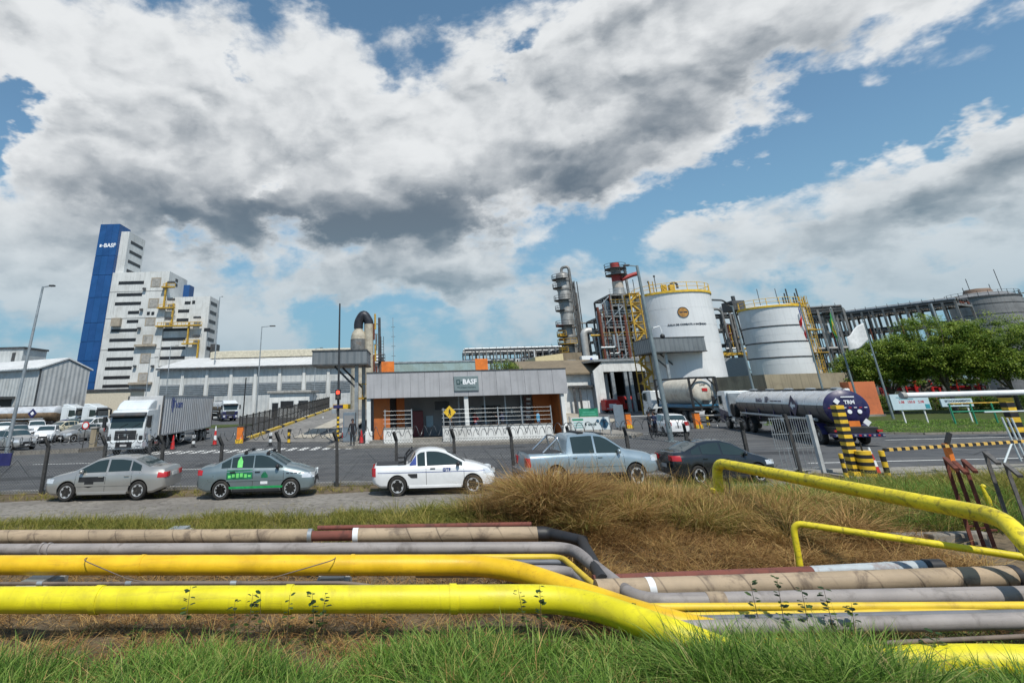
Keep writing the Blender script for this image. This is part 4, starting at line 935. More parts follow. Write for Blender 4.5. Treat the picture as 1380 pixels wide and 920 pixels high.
for x in (-10.2, -3.5):
    for sg in (-1, 1):
        MB().box(x - .08, x + .08, sg * 1.18 - .08, sg * 1.18 + .08, 1.24, 3.78).build('corner_post', black, L)
        for z, dz in ((3.7, -1), (1.35, 1)): MB().bar((x, sg * 1.15, z + dz * .75), (x, sg * .45, z + dz * .02), .10, .10).build('brace', black, L)
    for z in (1.3, 3.74): MB().box(x - .07, x + .07, -1.18, 1.18, z - .07, z + .07).build('cross_rail', black, L)
for sg in (-1, 1): MB().box(-10.2, -3.5, sg * 1.18 - .06, sg * 1.18 + .06, 3.66, 3.78).build('top_rail', black, L)
MB().box(-10.16, -10.12, -.35, .12, 2.6, 2.85).build('hazard_plate', redp, L); text('TANK', .2, dtext, L, (-10.13, 0, 3.15), (R_(90), 0, R_(-90)), bold=.006); MB().box(-10.2, -10.1, -.25, .25, 1.5, 1.85).build('valve_box', black, L)
for x, z in ((-4.6, 3.1), (-4.5, 2.6), (-4.55, 2.1)): MB().lathe([(.14, 0), (.14, .02)], 14, (x, 1.03 if z > 3 else 1.14, z), 'y').build('hazard_label', redp, L)
# --- lorries of the left yard
def yard_tanker(label, X, Y, rz, with_cab=True):
    L = thing('tank_lorry', label, 'lorry', (X, Y, .008), rz, 'tank lorries in the left yard'); tractor(L, 2.95, 3.3, navy, fairing=False)
    tk = tank_trailer(L, -3.2, -15.5, 2.15, 1.12, 1.0, 7, TANKM, mat('tank_tan_underside', (.22, .15, .09), .6, .2, var=.25), (-11.9, -13.2, -14.5), TANKM)  # lower half of the tank takes a tan colour
    for x in (-6.0, -14.2):
        for sg in (-1, 1):
            MB().prism([(-.62, 0), (0, .62), (.62, 0), (0, -.62)], 0, .012).build('diamond_sign', navy, tk, loc=(x, sg * 1.125 - .006, 2.25)); MB().prism([(-.26, 0), (0, .26), (.26, 0), (0, -.26)], 0, .012).build('diamond_mark', ltext, tk, loc=(x, sg * 1.137 - .006, 2.25))
    return L
p = A(110, 560, 78); yard_tanker('silver tank lorry with blue diamond sign behind the left car park', p.x, 78, R_(2))
p = A(139, 560, 74); q = thing('tractor_unit', 'white tractor unit with blue skirt, between tanker and white lorry', 'lorry', (p.x, 74, .008), R_(-4), 'lorry tractors in the left yard'); tractor(q, 2.95, 3.3, navy, fairing=False)
p = A(318, 558, 96); L = yard_tanker('white and blue tank lorry before the long white warehouse', p.x - .8, 95.5, R_(-62))
# white hand cart / low trailer in front of that lorry
# ------------------------------------------------------------------ gatehouse
def BX(par, name, m_, x0, x1, y0, y1, z0, z1, bevel=0): return MB().box(x0, x1, y0, y1, z0, z1).build(name, m_, par, bevel=bevel)
fascm = mat('fascia_sheet', (.37, .37, .385), .6, var=.08, vs=.8, dirt=(.27, .27, .28), dirt_amt=.4, dirt_s=.5, streak=.3)
greyin = mat('grey_render', (.24, .245, .255), .8, var=.1, vs=.7, dirt=(.15, .15, .15), dirt_amt=.3)
gh_rz = R_(4.2); GO = Vector((-3.2, 40.3, .13))
gt = thing('gatehouse', 'low gatehouse with grey fascia, white posts and orange end walls', 'building', GO, gh_rz)
def GX(px, py=560, ly=0.):
    """local x on the gatehouse front where the sight line px, py crosses depth ly behind the fascia"""
    d = ray(px, py); ex = Vector((math.cos(gh_rz), math.sin(gh_rz))); ey = Vector((-ex.y, ex.x)); o = Vector((GO.x, GO.y)) + ey * ly
    # o + ex*s = d*t
    det = ex.x * (-d.y) + d.x * ex.y; s = (-o.x * -d.y - d.x * o.y) / det if abs(det) > 1e-9 else 0
    return s
FW = GX(764, 515); FL = GX(494, 520)
BX(gt, 'roof_slab', concrete_d, FL + .1, FW - .1, .12, 8.5, 3.0, 4.3)
BX(gt, 'fascia_frame', dsteel, FL + .01, FW - .01, .03, .118, 2.93, 4.61)
for k in range(14): w_ = (FW - FL) / 14; BX(gt, 'fascia_panel', fascm, FL + k * w_ + .006, FL + (k + 1) * w_ - .006, random.uniform(-.006, .004), .028, 2.92, 4.62, .008)
for x0 in (FL, FW - .1): BX(gt, 'fascia_return', fascm, x0, x0 + .1, .125, 8.4, 2.94, 4.60)
BX(gt, 'fascia_cap', dsteel, FL - .03, FW + .03, -.03, .16, 4.622, 4.70)
BX(gt, 'back_wall', greyin, FL + .3, FW - .6, 3.4, 3.6, 0, 3.0)
BX(gt, 'floor_slab', pavem, FL + .2, FW - .2, -.2, 3.4, .0, .16)
BX(gt, 'ceiling', concrete_d, FL + .15, FW - .15, .14, 3.4, 2.93, 2.99)
a, c = GX(504, 560, .9), GX(528, 560, .9)
BX(gt, 'orange_wall', orangew, a, a + 1.15, .9, 3.38, .17, 2.92); BX(gt, 'orange_wall', orangew, a + 1.7, a + 2.3, 2.2, 3.38, .17, 2.92)
a, c = GX(720, 560, 2.2), GX(758, 560, .6)
BX(gt, 'orange_wall', orangew, a, c, 2.2, 2.4, .17, 2.92); BX(gt, 'orange_wall', orangew, c - .2, c, .5, 2.18, .17, 2.92)
for px, w in ((497, .28), (630, .30), (762, .26)):
    x = GX(px, 570, .15); BX(gt, 'column', whitewall, x - w / 2, x + w / 2, .13, .13 + w, .16, 2.92, .01); BX(gt, 'column_base', whitewall, x - w / 2 - .1, x + w / 2 + .1, .05, .21 + w, 0, .75, .015)
for px in (516, 619, 654, 682, 704):
    x = GX(px, 560, 1.4); BX(gt, 'post', steel, x - .05, x + .05, 1.35, 1.45, .16, 2.92)
# low white walls with an arched relief, rails above
def low_wall(pa, pb):
    xa, xb = GX(pa, 590, -.35), GX(pb, 590, -.35); lw = BX(gt, 'low_wall', whitewall, xa, xb, -.42, -.2, 0, .92, .015)
    n = max(2, int((xb - xa) / .52))
    for i in range(n):
        x = xa + (xb - xa) * (i + .5) / n
        pts = [(x + .2 * math.cos(a_), -.43, .30 + .45 * math.sin(a_)) for a_ in [math.pi * k / 8 for k in range(9)]]
        MB().tube(pts, .018, 5).build('arch_relief', greyin, lw)
    BX(gt, 'wall_coping', concrete, xa - .02, xb + .02, -.46, -.16, .921, .98)
    for z in (1.25, 1.52, 1.79, 2.06): MB().tube([(xa, -.31, z), (xb, -.31, z)], .009, 6).build('rail', steel, gt)
low_wall(517, 556); low_wall(597, 746)
for px in (519, 555, 598, 672, 704, 744):
    x = GX(px, 570, -.31); BX(gt, 'rail_post', steel, x - .035, x + .035, -.345, -.275, .98, 2.15)
# things fixed to the back wall
def wallrect(name, m_, pa, pb, ya, yb, ly=3.4, th=.06):
    xa, xb = GX(pa, ya, ly), GX(pb, yb, ly); Y = GO.y + ly + (xa + xb) / 2 * math.sin(gh_rz); zt, zb = A((pa + pb) / 2, ya, Y).z - GO.z, A((pa + pb) / 2, yb, Y).z - GO.z
    return BX(gt, name, m_, xa, xb, ly - th, ly - .003, max(.17, zb), min(2.9, zt))
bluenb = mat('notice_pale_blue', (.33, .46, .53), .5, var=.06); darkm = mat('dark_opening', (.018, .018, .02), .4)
q = wallrect('notice_board', bluenb, 535, 547, 557, 578)
for k in range(3): wallrect('notice_sheet', white, 536.5, 545.5, 559 + k * 6, 563 + k * 6, 3.335, .02)
wallrect('notice_board', bluenb, 574, 584, 560, 575); wallrect('door', dsteel, 597, 607, 541, 582); wallrect('door_frame', steel, 633, 642, 548, 585, 3.38, .05); wallrect('door', darkm, 634.5, 640.5, 550, 585, 3.33, .03)
wallrect('reception_window', darkm, 649, 676, 546, 568); wallrect('window_sill', steel, 648, 677, 568, 570, 3.36, .22); wallrect('notice_sheet', white, 681, 684, 552, 557); wallrect('notice_sheet', white, 688, 691, 551, 557)
wallrect('drinks_poster', mat('poster_brown', (.09, .03, .025), .5, var=.5, vs=9), 705, 717, 533, 572, 2.5, .05)
for k in range(5): wallrect('poster_panel', MATS['fascia_sheet'] if k % 2 else white, 709, 715, 536 + 6 * k, 539 + 6 * k, 2.43, .02)
x = GX(594, 548, 2.0); BX(gt, 'monitor', black, x - .45, x + .45, 1.9, 2.0, 2.0, 2.6)
x = GX(563, 560, 2.6); BX(gt, 'drinks_machine', mat('dark_red', (.12, .012, .018), .4), x - .42, x + .42, 2.7, 3.36, .17, 1.95, .02)
x = GX(612, 575, 1.0); bench = BX(gt, 'bench', dsteel, x - .8, x + .5, .8, 1.25, .52, .62)
x = GX(712, 575, .9); BX(gt, 'table', dsteel, x - .9, x + .5, .5, 1.2, .75, .84); 
for dx in (-.8, .4): BX(gt, 'table_leg', dsteel, x + dx, x + dx + .06, .6, 1.1, .17, .75)
# sign on the fascia
xa, xb = GX(612, 518, -.08), GX(645, 518, -.08)
sgm = mat('sign_teal_grey', (.17, .22, .23), .5, var=.08); sp = BX(gt, 'sign_board', sgm, xa, xb, -.09, -.005, 3.28, 4.28, .01)
dgreen = mat('sign_dark_teal', (.02, .06, .065), .5); w = xb - xa
text('BASF', .48, ltext, sp, (xa + w * .64, -.098, 3.88), bold=.016); text('We create chemistry', .16, dgreen, sp, (xa + w * .5, -.098, 3.52))
MB().box(xa + w * .10, xa + w * .24, -.105, -.095, 3.72, 4.05).build('sign_square', dgreen, sp); MB().box(xa + w * .13, xa + w * .21, -.110, -.1052, 3.79, 3.98).build('sign_square', sgm, sp); MB().box(xa + w * .27, xa + w * .33, -.105, -.095, 3.80, 3.93).build('sign_square', dgreen, sp)
# roof plant box behind the fascia
def upbox(name, label, m_, pa, pb, ytop, Y, dep, z0, cat='building', rz=gh_rz, group=None):
    p, q = A(pa, ytop, Y), A(pb, ytop, Y + (A(pb, ytop, Y).x - A(pa, ytop, Y).x) * math.tan(rz)); L_ = math.hypot(q.x - p.x, q.y - p.y)
    t = thing(name, label, cat, (p.x, p.y, z0), rz, group); return t, L_, p.z - z0
teal = mat('pale_teal_sheet', (.28, .38, .38), .6, var=.1, vs=.5, dirt=(.2, .24, .2), dirt_amt=.5, dirt_s=.5, streak=.3)
t, L_, h_ = upbox('control_building', 'pale teal block with orange ends rising behind the gatehouse roof', None, 514, 657, 488, 50.5, 8, .13)
w1 = L_ * 17 / 143
BX(t, 'wall', teal, w1, L_ - w1, 0, 8, 0, h_); BX(t, 'orange_end', orange, 0, w1 - .01, -.05, 8.05, 0, h_ + .05); BX(t, 'orange_end', orange, L_ - w1 + .01, L_, -.05, 8.05, 0, h_ + .12)
BX(t, 'roof_edge', steel, w1, L_ - w1, -.06, 0 - .005, h_ - .12, h_)
# ------------------------------------------------------------------ tall factory block at left
def rect(par, o, name, m_, xa, ya, xb, yb, Y, th=.15, proud=.06):
    """box on the upright plane at distance Y covering the sighted rectangle"""
    p, q = A((xa + xb) / 2, ya, Y), A((xa + xb) / 2, yb, Y); ym = (ya + yb) / 2; l, r = A(xa, ym, Y).x, A(xb, ym, Y).x
    return BX(par, name, m_, l - o.x, r - o.x, Y - proud - o.y, Y + th - proud - o.y, q.z - o.z, p.z - o.z)
YT = 165.
bl0, bl1 = A(112, 440, YT).x, A(139.5, 440, YT).x; o = Vector((bl0, YT, 0))
ft = thing('factory_block', 'tall stepped white factory with a deep blue lift tower', 'building', o)
bluem = [mat('tower_blue', (.010, .075, .235), .45, var=.1, vs=.3, dirt=(.008, .05, .15), dirt_amt=.4, dirt_s=.15), mat('tower_blue_dark', (.009, .065, .21), .45, var=.1, vs=.3)]
facw = mat('factory_white', (.60, .61, .60), .75, var=.08, vs=.2, dirt=(.36, .35, .32), dirt_amt=.45, dirt_s=.12, streak=.45)
zt = A(146, 302, YT).z; bw = bl1 - bl0
BX(ft, 'tower_core', bluem[1], .05, bw - .05, .05, 7.0, 0, zt - .1)
ys_ = [302, 345, 371, 401, 435, 460, 486, 515, 540]; zs_ = [zt] + [A(125, y, YT).z for y in ys_[1:-1]] + [0]
for i in range(8):
    zA, zB = zs_[i] - .06, zs_[i + 1] + .06
    for k in range(3): BX(ft, 'blue_panel', bluem[(i + k) % 2], bw * k / 3 + .02, bw * (k + 1) / 3 - .02, -.12, .045, zB, zA)
    BX(ft, 'blue_panel', bluem[i % 2], bw - .045, bw + .06, 0, 6.9, zB, zA)
text('BASF', 1.75, ltext, ft, (bw * .66, -.16, A(146, 331, YT).z), bold=.06); MB().box(bw * .14, bw * .24, -.18, -.13, A(140, 333, YT).z, A(140, 329.5, YT).z).build('sign_square', ltext, ft); MB().box(bw * .29, bw * .34, -.18, -.13, A(140, 332, YT).z, A(140, 330.5, YT).z).build('sign_square', ltext, ft)
text('BASF', 1.7, ltext, ft, (bw + .08, 3.6, A(160, 333, YT).z), (R_(90), 0, R_(90)), bold=.05)
for px in (138, 150, 169): p = A(px, 300, YT + 3); MB().tube([(p.x - o.x, 3, zt - .1), (p.x - o.x, 3, zt + 2.6)], .05, 5).build('mast', steel, ft)
# upper slab, main block, lower block
us_x = A(172, 330, YT + 1.5).x - o.x; z_us = A(171, 312, YT + 1.5).z
BX(ft, 'upper_slab', facw, bw + .07, us_x, 1.5, 12.5, 0, z_us)
for y in (325, 337.5, 350.5, 363): z = A(172, y, YT + 3).z; BX(ft, 'window', darkm, us_x - .1, us_x + .06, 3.2, 11.5, z - .75, z + .25)
mb_x0, mb_x1 = bw + .06, A(226, 385, YT).x - o.x; z_mb = A(200, 366, YT).z
BX(ft, 'main_block', facw, mb_x0, mb_x1, .3, 14.5, 0, z_mb)
lb_x0, lb_x1 = mb_x1 - 2.0, A(280, 420, YT).x - o.x; z_lb = A(260, 399, YT).z
BX(ft, 'lower_block', facw, lb_x0, lb_x1, .9, 9.5, 0, z_lb)
BX(ft, 'roof_cabin', bluem[1], A(246, 400, YT + 12).x - o.x, A(254, 400, YT + 12).x - o.x, 12, 16, z_lb, A(250, 384, YT + 12).z)
ztail = A(290, 465, YT + 9).z; BX(ft, 'stair_shaft', dsteel, lb_x1 + .02, lb_x1 + 1.6, 5, 9, 0, ztail)
for (xa, xb, y) in [(160, 194, 381), (157.5, 191.5, 397), (155, 190, 409), (172.5, 187.5, 421), (171, 186.5, 433), (150, 185, 445), (147.5, 183, 458), (145.5, 181, 470.5), (143.5, 179.5, 483.5), (141.5, 177.5, 496), (139.5, 175, 508.5), (138, 174, 520)]:
    rect(ft, o, 'window', darkm, xa, y - 2.1, xb, y + 2.1, YT + .3)
for (xa, xb, y) in [(240, 255, 419), (238, 254, 431), (217.5, 252.5, 444), (216, 250, 457), (214.5, 250, 469), (212.5, 249, 482), (211, 247, 495), (249, 257, 408)]:
    rect(ft, o, 'window', darkm, xa, y - 2, xb, y + 2, YT + .9)
for y in (409, 421, 433, 445, 457, 469): z = A(285, y, YT + 4).z; BX(ft, 'window', darkm, lb_x1 - .1, lb_x1 + .05, 1.8, 7.5, z - .6, z + .4)
for y in (378, 384): z = A(240, y, YT + 6).z; BX(ft, 'window', darkm, mb_x1 - .1, mb_x1 + .05, 5, 7, z - .5, z + .5)
beige = mat('hatch_beige', (.33, .29, .23), .7, var=.15, vs=.6, dirt=(.22, .12, .07), dirt_amt=.4)
for (xa, ya, xb, yb) in [(203.5, 374, 217, 387), (200, 402, 214, 415), (195.5, 428, 209.5, 439), (192, 451, 206, 464), (189, 476, 203, 489.5), (186, 502, 199, 514)]:
    q = rect(ft, o, 'loading_hatch', beige, xa, ya, xb, yb, YT + .3); rect(ft, o, 'hatch_shutter', MATS['concrete'], xa + 1.5, ya + 1.5, xb - 1.5, yb - 1, YT + .24, .1, .05)
for (xa, ya, xb, yb) in [(152, 429, 164, 440), (183, 464, 211, 467), (175, 515, 205, 518)]: rect(ft, o, 'balcony', beige, xa, ya, xb, yb, YT + .2, 1.4, 1.2)
for (xa, ya, xb, yb) in [(214, 414.6, 236, 416.2), (212, 438.6, 272, 440.2), (247, 462.6, 268, 464.2), (220, 386.6, 236, 388.2)]:
    rect(ft, o, 'platform', yellowd, xa, ya, xb, yb, YT + .2, 1.6, 1.5)
    for k in range(max(3, int((xb - xa) / 5))): x = xa + (xb - xa) * k / max(2, int((xb - xa) / 5) - 1); rect(ft, o, 'platform_post', yellowd, x - .3, ya - 4.5, x + .3, ya, YT - 1.2, .08, 0)
    rect(ft, o, 'platform_rail', yellowd, xa, ya - 4.8, xb, ya - 4.1, YT - 1.22, .08, 0)
for (x, ya, yb) in [(223, 381, 415), (233, 409, 438), (254, 434, 463), (267, 458, 486)]: rect(ft, o, 'caged_ladder', yellowd, x - .9, ya, x + .9, yb, YT - .2, .7, .6)
for (xa, ya) in [(227, 381), (227, 404), (224, 429), (262, 428), (261, 453)]: rect(ft, o, 'hoist_beam', dsteel, xa, ya - 1.4, xa + 9, ya + 1.2, YT, .9, .9)
for (xa, ya) in [(193, 389), (189, 417), (186, 442), (180, 493), (204, 493)]: rect(ft, o, 'vent', dsteel, xa, ya - 1, xa + 4, ya + 1.6, YT, .6, .6)
for (xa, ya) in [(198, 422), (204, 422), (259, 407), (275, 444), (279, 444)]: rect(ft, o, 'window', darkm, xa, ya - 2, xa + 4, ya + 2.5, YT + .9 if xa > 240 else YT + .3)
zq = A(150, 446, YT).z
for y in (392, 428, 470): z = A(190, y, YT).z; BX(ft, 'floor_band', mat('band_grey', (.34, .34, .33), .8), mb_x0, mb_x1 - .02, .24, .295, z - .12, z + .12)
# ------------------------------------------------------------------ warehouses
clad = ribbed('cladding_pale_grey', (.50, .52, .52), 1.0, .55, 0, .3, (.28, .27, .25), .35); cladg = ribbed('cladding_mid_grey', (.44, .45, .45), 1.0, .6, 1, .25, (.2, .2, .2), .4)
roofm = ribbed('roof_sheet', (.62, .63, .63), 1.0, .4, 0, .2, (.4, .38, .35), .3)
# left warehouse: long eaves side towards us, gable facing right
YW = 112.; gx0, gx1 = A(55, 500, YW), A(121, 503, YW + 16)
zE, zRg = A(55, 497, YW).z, A(94, 484, YW + 9).z; dpt = 11.
t = thing('warehouse', 'grey gabled warehouse at far left with a pale roof', 'building', (gx0.x, YW, 0), R_(-22))
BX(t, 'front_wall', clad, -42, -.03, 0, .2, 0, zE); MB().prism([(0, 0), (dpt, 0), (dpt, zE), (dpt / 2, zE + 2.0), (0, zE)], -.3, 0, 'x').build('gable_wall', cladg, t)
MB().prism([(-.6, zE + .02), (dpt / 2, zE + 2.2), (dpt + .6, zE + .02), (dpt + .6, zE + .28), (dpt / 2, zE + 2.5), (-.6, zE + .28)], -42, .25, 'x').build('roof', roofm, t)
BX(t, 'corner_trim', dsteel, -.2, .04, -.06, .2, 0, zE); BX(t, 'gutter', steel, -42, .1, -.75, -.62, zE - .1, zE + .12)
BX(t, 'loading_bay', darkm, -16, -7, -.08, -.003, 0, 4.6); BX(t, 'bay_canopy', dsteel, -16.5, -6, -3.6, -.1, 4.8, 5.15)
for x in (-16.2, -11, -6.2): BX(t, 'canopy_post', dsteel, x, x + .25, -3.4, -3.15, 0, 4.8)
for i in range(6): BX(t, 'bay_step', steel, -9.2 + .0, -7.6, -3.3 + i * .42, -2.9 + i * .42, .3 + i * .55, .42 + i * .55)
# small building behind it
p = A(0, 470, 135); t = thing('rooftop_house', 'small pale block rising behind the left warehouse roof', 'building', (p.x - 8, 135, 0)); q = A(32, 470, 135)
BX(t, 'wall', clad, 0, q.x - p.x + 8, 0, 9, 0, p.z - .1); BX(t, 'roof_edge', dsteel, -.3, q.x - p.x + 8.3, -.3, 9.3, p.z - .095, p.z + .35); BX(t, 'vent', dsteel, q.x - p.x + 5.5, q.x - p.x + 6.3, -.15, -.005, p.z - 3, p.z - 1)
# middle warehouse
YM = 118.; l, r = A(215, 500, YM), A(508, 490, YM); t = thing('warehouse', 'long white warehouse with grey louvre strips behind the yard', 'building', (l.x, YM, 0), 0); Wd = r.x - l.x; zE = A(300, 496, YM).z
BX(t, 'wall', clad, 0, Wd, 0, 30, 0, zE)
MB().prism([(-1.0, zE + .02), (-1.0, zE + .3), (16, zE + 3.4), (32, zE + .3), (32, zE + .02), (16, zE + 2.8)], -.4, Wd + .4, 'x').build('roof', roofm, t)
MB().prism([(12.5, zE + 3.0), (12.5, zE + 4.4), (16, zE + 4.9), (19.5, zE + 4.4), (19.5, zE + 3.0)], 6, Wd - 2, 'x').build('roof_monitor', mat('roof_cream', (.5, .46, .36), .6), t)
BX(t, 'eaves_gutter', dsteel, -.4, Wd + .4, -1.12, -1.0, zE - .1, zE + .2)
n = 9
for i in range(n + 1): x = Wd * i / n; BX(t, 'pilaster', facw, x - .3, x + .3, -.3, -.003, 0, zE - .15)
for i in range(n):
    x0, x1 = Wd * i / n + .5, Wd * (i + 1) / n - .5; zc_ = A(300, 524, YM).z; lv = BX(t, 'louvre_strip', greyin, x0, x1, -.06, -.003, zc_ - 1.1, zc_ + 1.1)
    for k in range(6): BX(t, 'louvre_slat', steel, x0, x1, -.22, -.062, zc_ - 1.05 + k * .36, zc_ - .88 + k * .36)
# small white office in front of it
YO = 108.; l, r = A(363, 540, YO), A(417, 535, YO); t = thing('office', 'small white office with dark windows behind the black lane fence', 'building', (l.x, YO, 0)); zt = A(390, 529, YO).z; Wd = r.x - l.x
BX(t, 'wall', whitewall, 0, Wd, 0, 8, 0, zt); BX(t, 'roof_slab', concrete, -.4, Wd + .4, -.5, 8.2, zt + .003, zt + .4)
for (a, c, z0, z1, nm) in ((.6, 1.7, 0, 2.6, 'door'), (2.2, 4.6, 1.7, 2.9, 'window'), (5.6, 7.4, 1.5, 2.9, 'window')): BX(t, nm, darkm, a, c, -.06, -.003, z0, z1); BX(t, nm + '_frame', steel, a - .08, c + .08, -.03, -.002, max(0, z0 - .08), z1 + .08)
# pale low building by the tower base
YL = 150.; l, r = A(116, 530, YL), A(176, 527, YL); t = thing('low_store', 'low cream store at the foot of the blue tower', 'building', (l.x, YL, 0)); BX(t, 'wall', mat('cream_render', (.55, .5, .4), .8, var=.1), 0, r.x - l.x, 0, 8, 0, A(150, 527, YL).z); BX(t, 'roof_edge', dsteel, -.3, r.x - l.x + .3, -.3, 8, A(150, 527, YL).z + .003, A(150, 524, YL).z)
# buildings right of the gatehouse
YB = 92.; brown = mat('brown_roof', (.19, .15, .10), .7, var=.12, vs=.4, dirt=(.1, .08, .05), dirt_amt=.4, streak=.3)
l, r = A(716, 530, YB), A(812, 520, YB); zw = A(760, 505, YB).z; zr = A(760, 493, YB).z
t = thing('store_building', 'white store with a brown sloping roof behind the gatehouse', 'building', (l.x, YB, 0)); Wd = r.x - l.x + 1
BX(t, 'wall', whitewall, 0, Wd, 0, 12, 0, zw); MB().prism([(-.8, zw + .02), (-.8, zw + .25), (5.5, zr + 1.2), (12.5, zr + 1.2), (12.5, zw + .02)], -1.2, Wd + .5, 'x').build('roof', brown, t)
l2, r2 = A(776, 540, YB).x - l.x, A(803, 540, YB).x - l.x; zd = A(790, 519, YB).z
BX(t, 'door', white, l2 + .9, r2 - .3, -.08, -.003, 0, zd - .6); BX(t, 'door_canopy', dsteel, l2 - 1.0, r2 + .3, -1.4, -.01, zd - .3, zd); 
for x in (l2 - .6, l2 + .35, r2 - .1): BX(t, 'canopy_post', dsteel, x, x + .3, -1.3, -1.0, 0, zd - .3)
MB().bar(((l2 + r2) / 2 + .3, -.09, .1), ((l2 + r2) / 2 + .3, -.09, zd - .6), .04, .03).build('door_seam', dsteel, t)
YC = 104.; l = A(722, 490, YC); r = A(760, 490, YC); q = A(786, 490, YC)
t = thing('yellow_block', 'pale yellow block with a brown end behind the store roof', 'building', (l.x, YC, 0)); zz_ = A(757, 476, YC).z
MB().prism([(0, 0), (r.x - l.x, 0), (r.x - l.x, zz_), (0, A(722, 481, YC).z)], 0, 9).build('wall', mat('pale_yellow_render', (.58, .50, .30), .8, var=.08), t); BX(t, 'side_block', brown, r.x - l.x + .003, q.x - l.x, .1, 9, 0, zz_ + .1)
x = A(764, 487, YC).x - l.x; BX(t, 'roof_vent', steel, x, x + 1.6, -.5, .09, A(764, 492, YC).z, A(764, 485, YC).z); x = A(782, 486, YC).x - l.x; cb = BX(t, 'roof_cabin', white, x, x + 3.0, -1.2, 1.5, A(782, 489, YC).z, A(782, 480, YC).z)
BX(t, 'cabin_label', BLU, x + 1.5, x + 1.9, -1.23, -1.203, A(790, 487, YC).z, A(790, 483, YC).z)
YF = 90.; l, r = A(802, 520, YF), A(873, 500, YF); t = thing('fire_station', 'white open shed with red engines inside, left of big tank', 'building', (l.x, YF, 0)); Wd = r.x - l.x; zt = A(850, 486, YF).z; zo = A(850, 500, YF).z; zs = A(802, 500, YF).z
a = A(814, 510, YF).x - l.x
MB().prism([(0, 0), (a, 0), (a, zt - .2), (0, zs)], 0, .3).build('wing_wall', whitewall, t); BX(t, 'lintel', whitewall, a + .003, Wd, -.05, .35, zo, zt); BX(t, 'roof', steel, 0.2, Wd + .3, -.3, 14, zt + .003, zt + .35)
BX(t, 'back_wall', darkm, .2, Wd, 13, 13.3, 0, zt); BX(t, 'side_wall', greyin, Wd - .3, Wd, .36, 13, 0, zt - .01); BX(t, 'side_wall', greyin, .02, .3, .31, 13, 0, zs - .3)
for px in (829, 847, 854): x = A(px, 530, YF).x - l.x; BX(t, 'column', steel, x - .25, x + .25, 0.02, .5, 0, zo)
def red_unit(label, px, py, Y, L_, H_, rz):
    p = A(px, py, Y); u = thing('fire_engine', label, 'fire engine', (p.x, Y, .02), rz, 'red units at the open shed')
    MB().prism([(0, .5), (L_, .5), (L_, H_ * .8), (L_ - .5, H_), (0, H_)], -1.1, 1.1).build('body', redp, u, 35, .05); BX(u, 'windscreen', tglass, L_ - .42, L_ + .01, -.95, .95, H_ * .55, H_ * .78); BX(u, 'locker', white, .8, 2.4, -1.13, -1.101, 1.0, 1.8); BX(u, 'stripe', white, .2, L_ - .6, -1.12, -1.102, .8, .92); BX(u, 'ladder', steel, .2, L_ - 1, -.4, .4, H_ + .003, H_ + .2)
    for x in (1.0, L_ - 1.2): wheels(u, x, .95)
    u.scale = (.72,) * 3
red_unit('red fire engine parked under the open shed, partly outside', 813, 545, 89, 3.4, 2.6, R_(6)); red_unit('dark red engine deep inside the open shed', 832, 545, 95, 5.0, 3.2, R_(-80))
# low concrete canopy building and orange pier behind the tank lorry
YK = 62.; c_ = A(1031, 510, YK); r = A(1161, 505, YK); bk = A(962, 510, 71.5)
t = thing('concrete_canopy_building', 'long low building with a beige concrete canopy below the white tanks', 'building', (c_.x, YK, 0)); Wd = r.x - c_.x
zb_, zt = A(1031, 525, YK).z, A(1031, 504.5, YK).z; bm_ = mat('beige_concrete', (.30, .255, .18), .85, var=.15, vs=.5, dirt=(.14, .11, .08), dirt_amt=.45, dirt_s=.4, streak=.5)
MB().prism([(0, 0), (Wd, 0), (Wd, 10), (bk.x - c_.x, 10)], zb_, zt, 'z').build('canopy', bm_, t)
MB().prism([(1, 1.5), (Wd - 1, 1.5), (Wd - 1, 9), (bk.x - c_.x + 2, 9)], 0, zb_ - .004, 'z').build('wall', greyin, t)
for k in range(6): x = 2 + k * (Wd - 5) / 5; BX(t, 'window', darkm, x, x + 1.3, 1.42, 1.497, .9, zb_ - .5)
for k in range(4): x = .6 + k * (Wd - 1.6) / 3; BX(t, 'column', concrete, x, x + .4, .3, .7, 0, zb_ - .004)
x = A(1090, 530, YK).x - c_.x; BX(t, 'orange_panel', orange, x - 7.6, x - 4.6, 1.38, 1.494, zb_ - .55, zb_ - .1)
p, q = A(1150, 540, 58), A(1186, 540, 58); z1 = A(1168, 514, 58).z; sal = mat('salmon_orange_render', (.52, .15, .06), .8, var=.1, vs=.8, dirt=(.3, .1, .05), dirt_amt=.4)
u = thing('orange_pier', 'salmon orange wall pier at the end of the concrete canopy', 'wall pier', (p.x, 58, 0)); BX(u, 'pier', sal, 0, q.x - p.x, 0, 1.2, 0, z1, .03); BX(u, 'plinth', concrete_d, -.1, q.x - p.x + .1, -.1, 1.3, 0, .3)
BX(u, 'awning', white, -2.6, -.3, -.4, .6, z1 - 1.0, z1 - .6, .1)
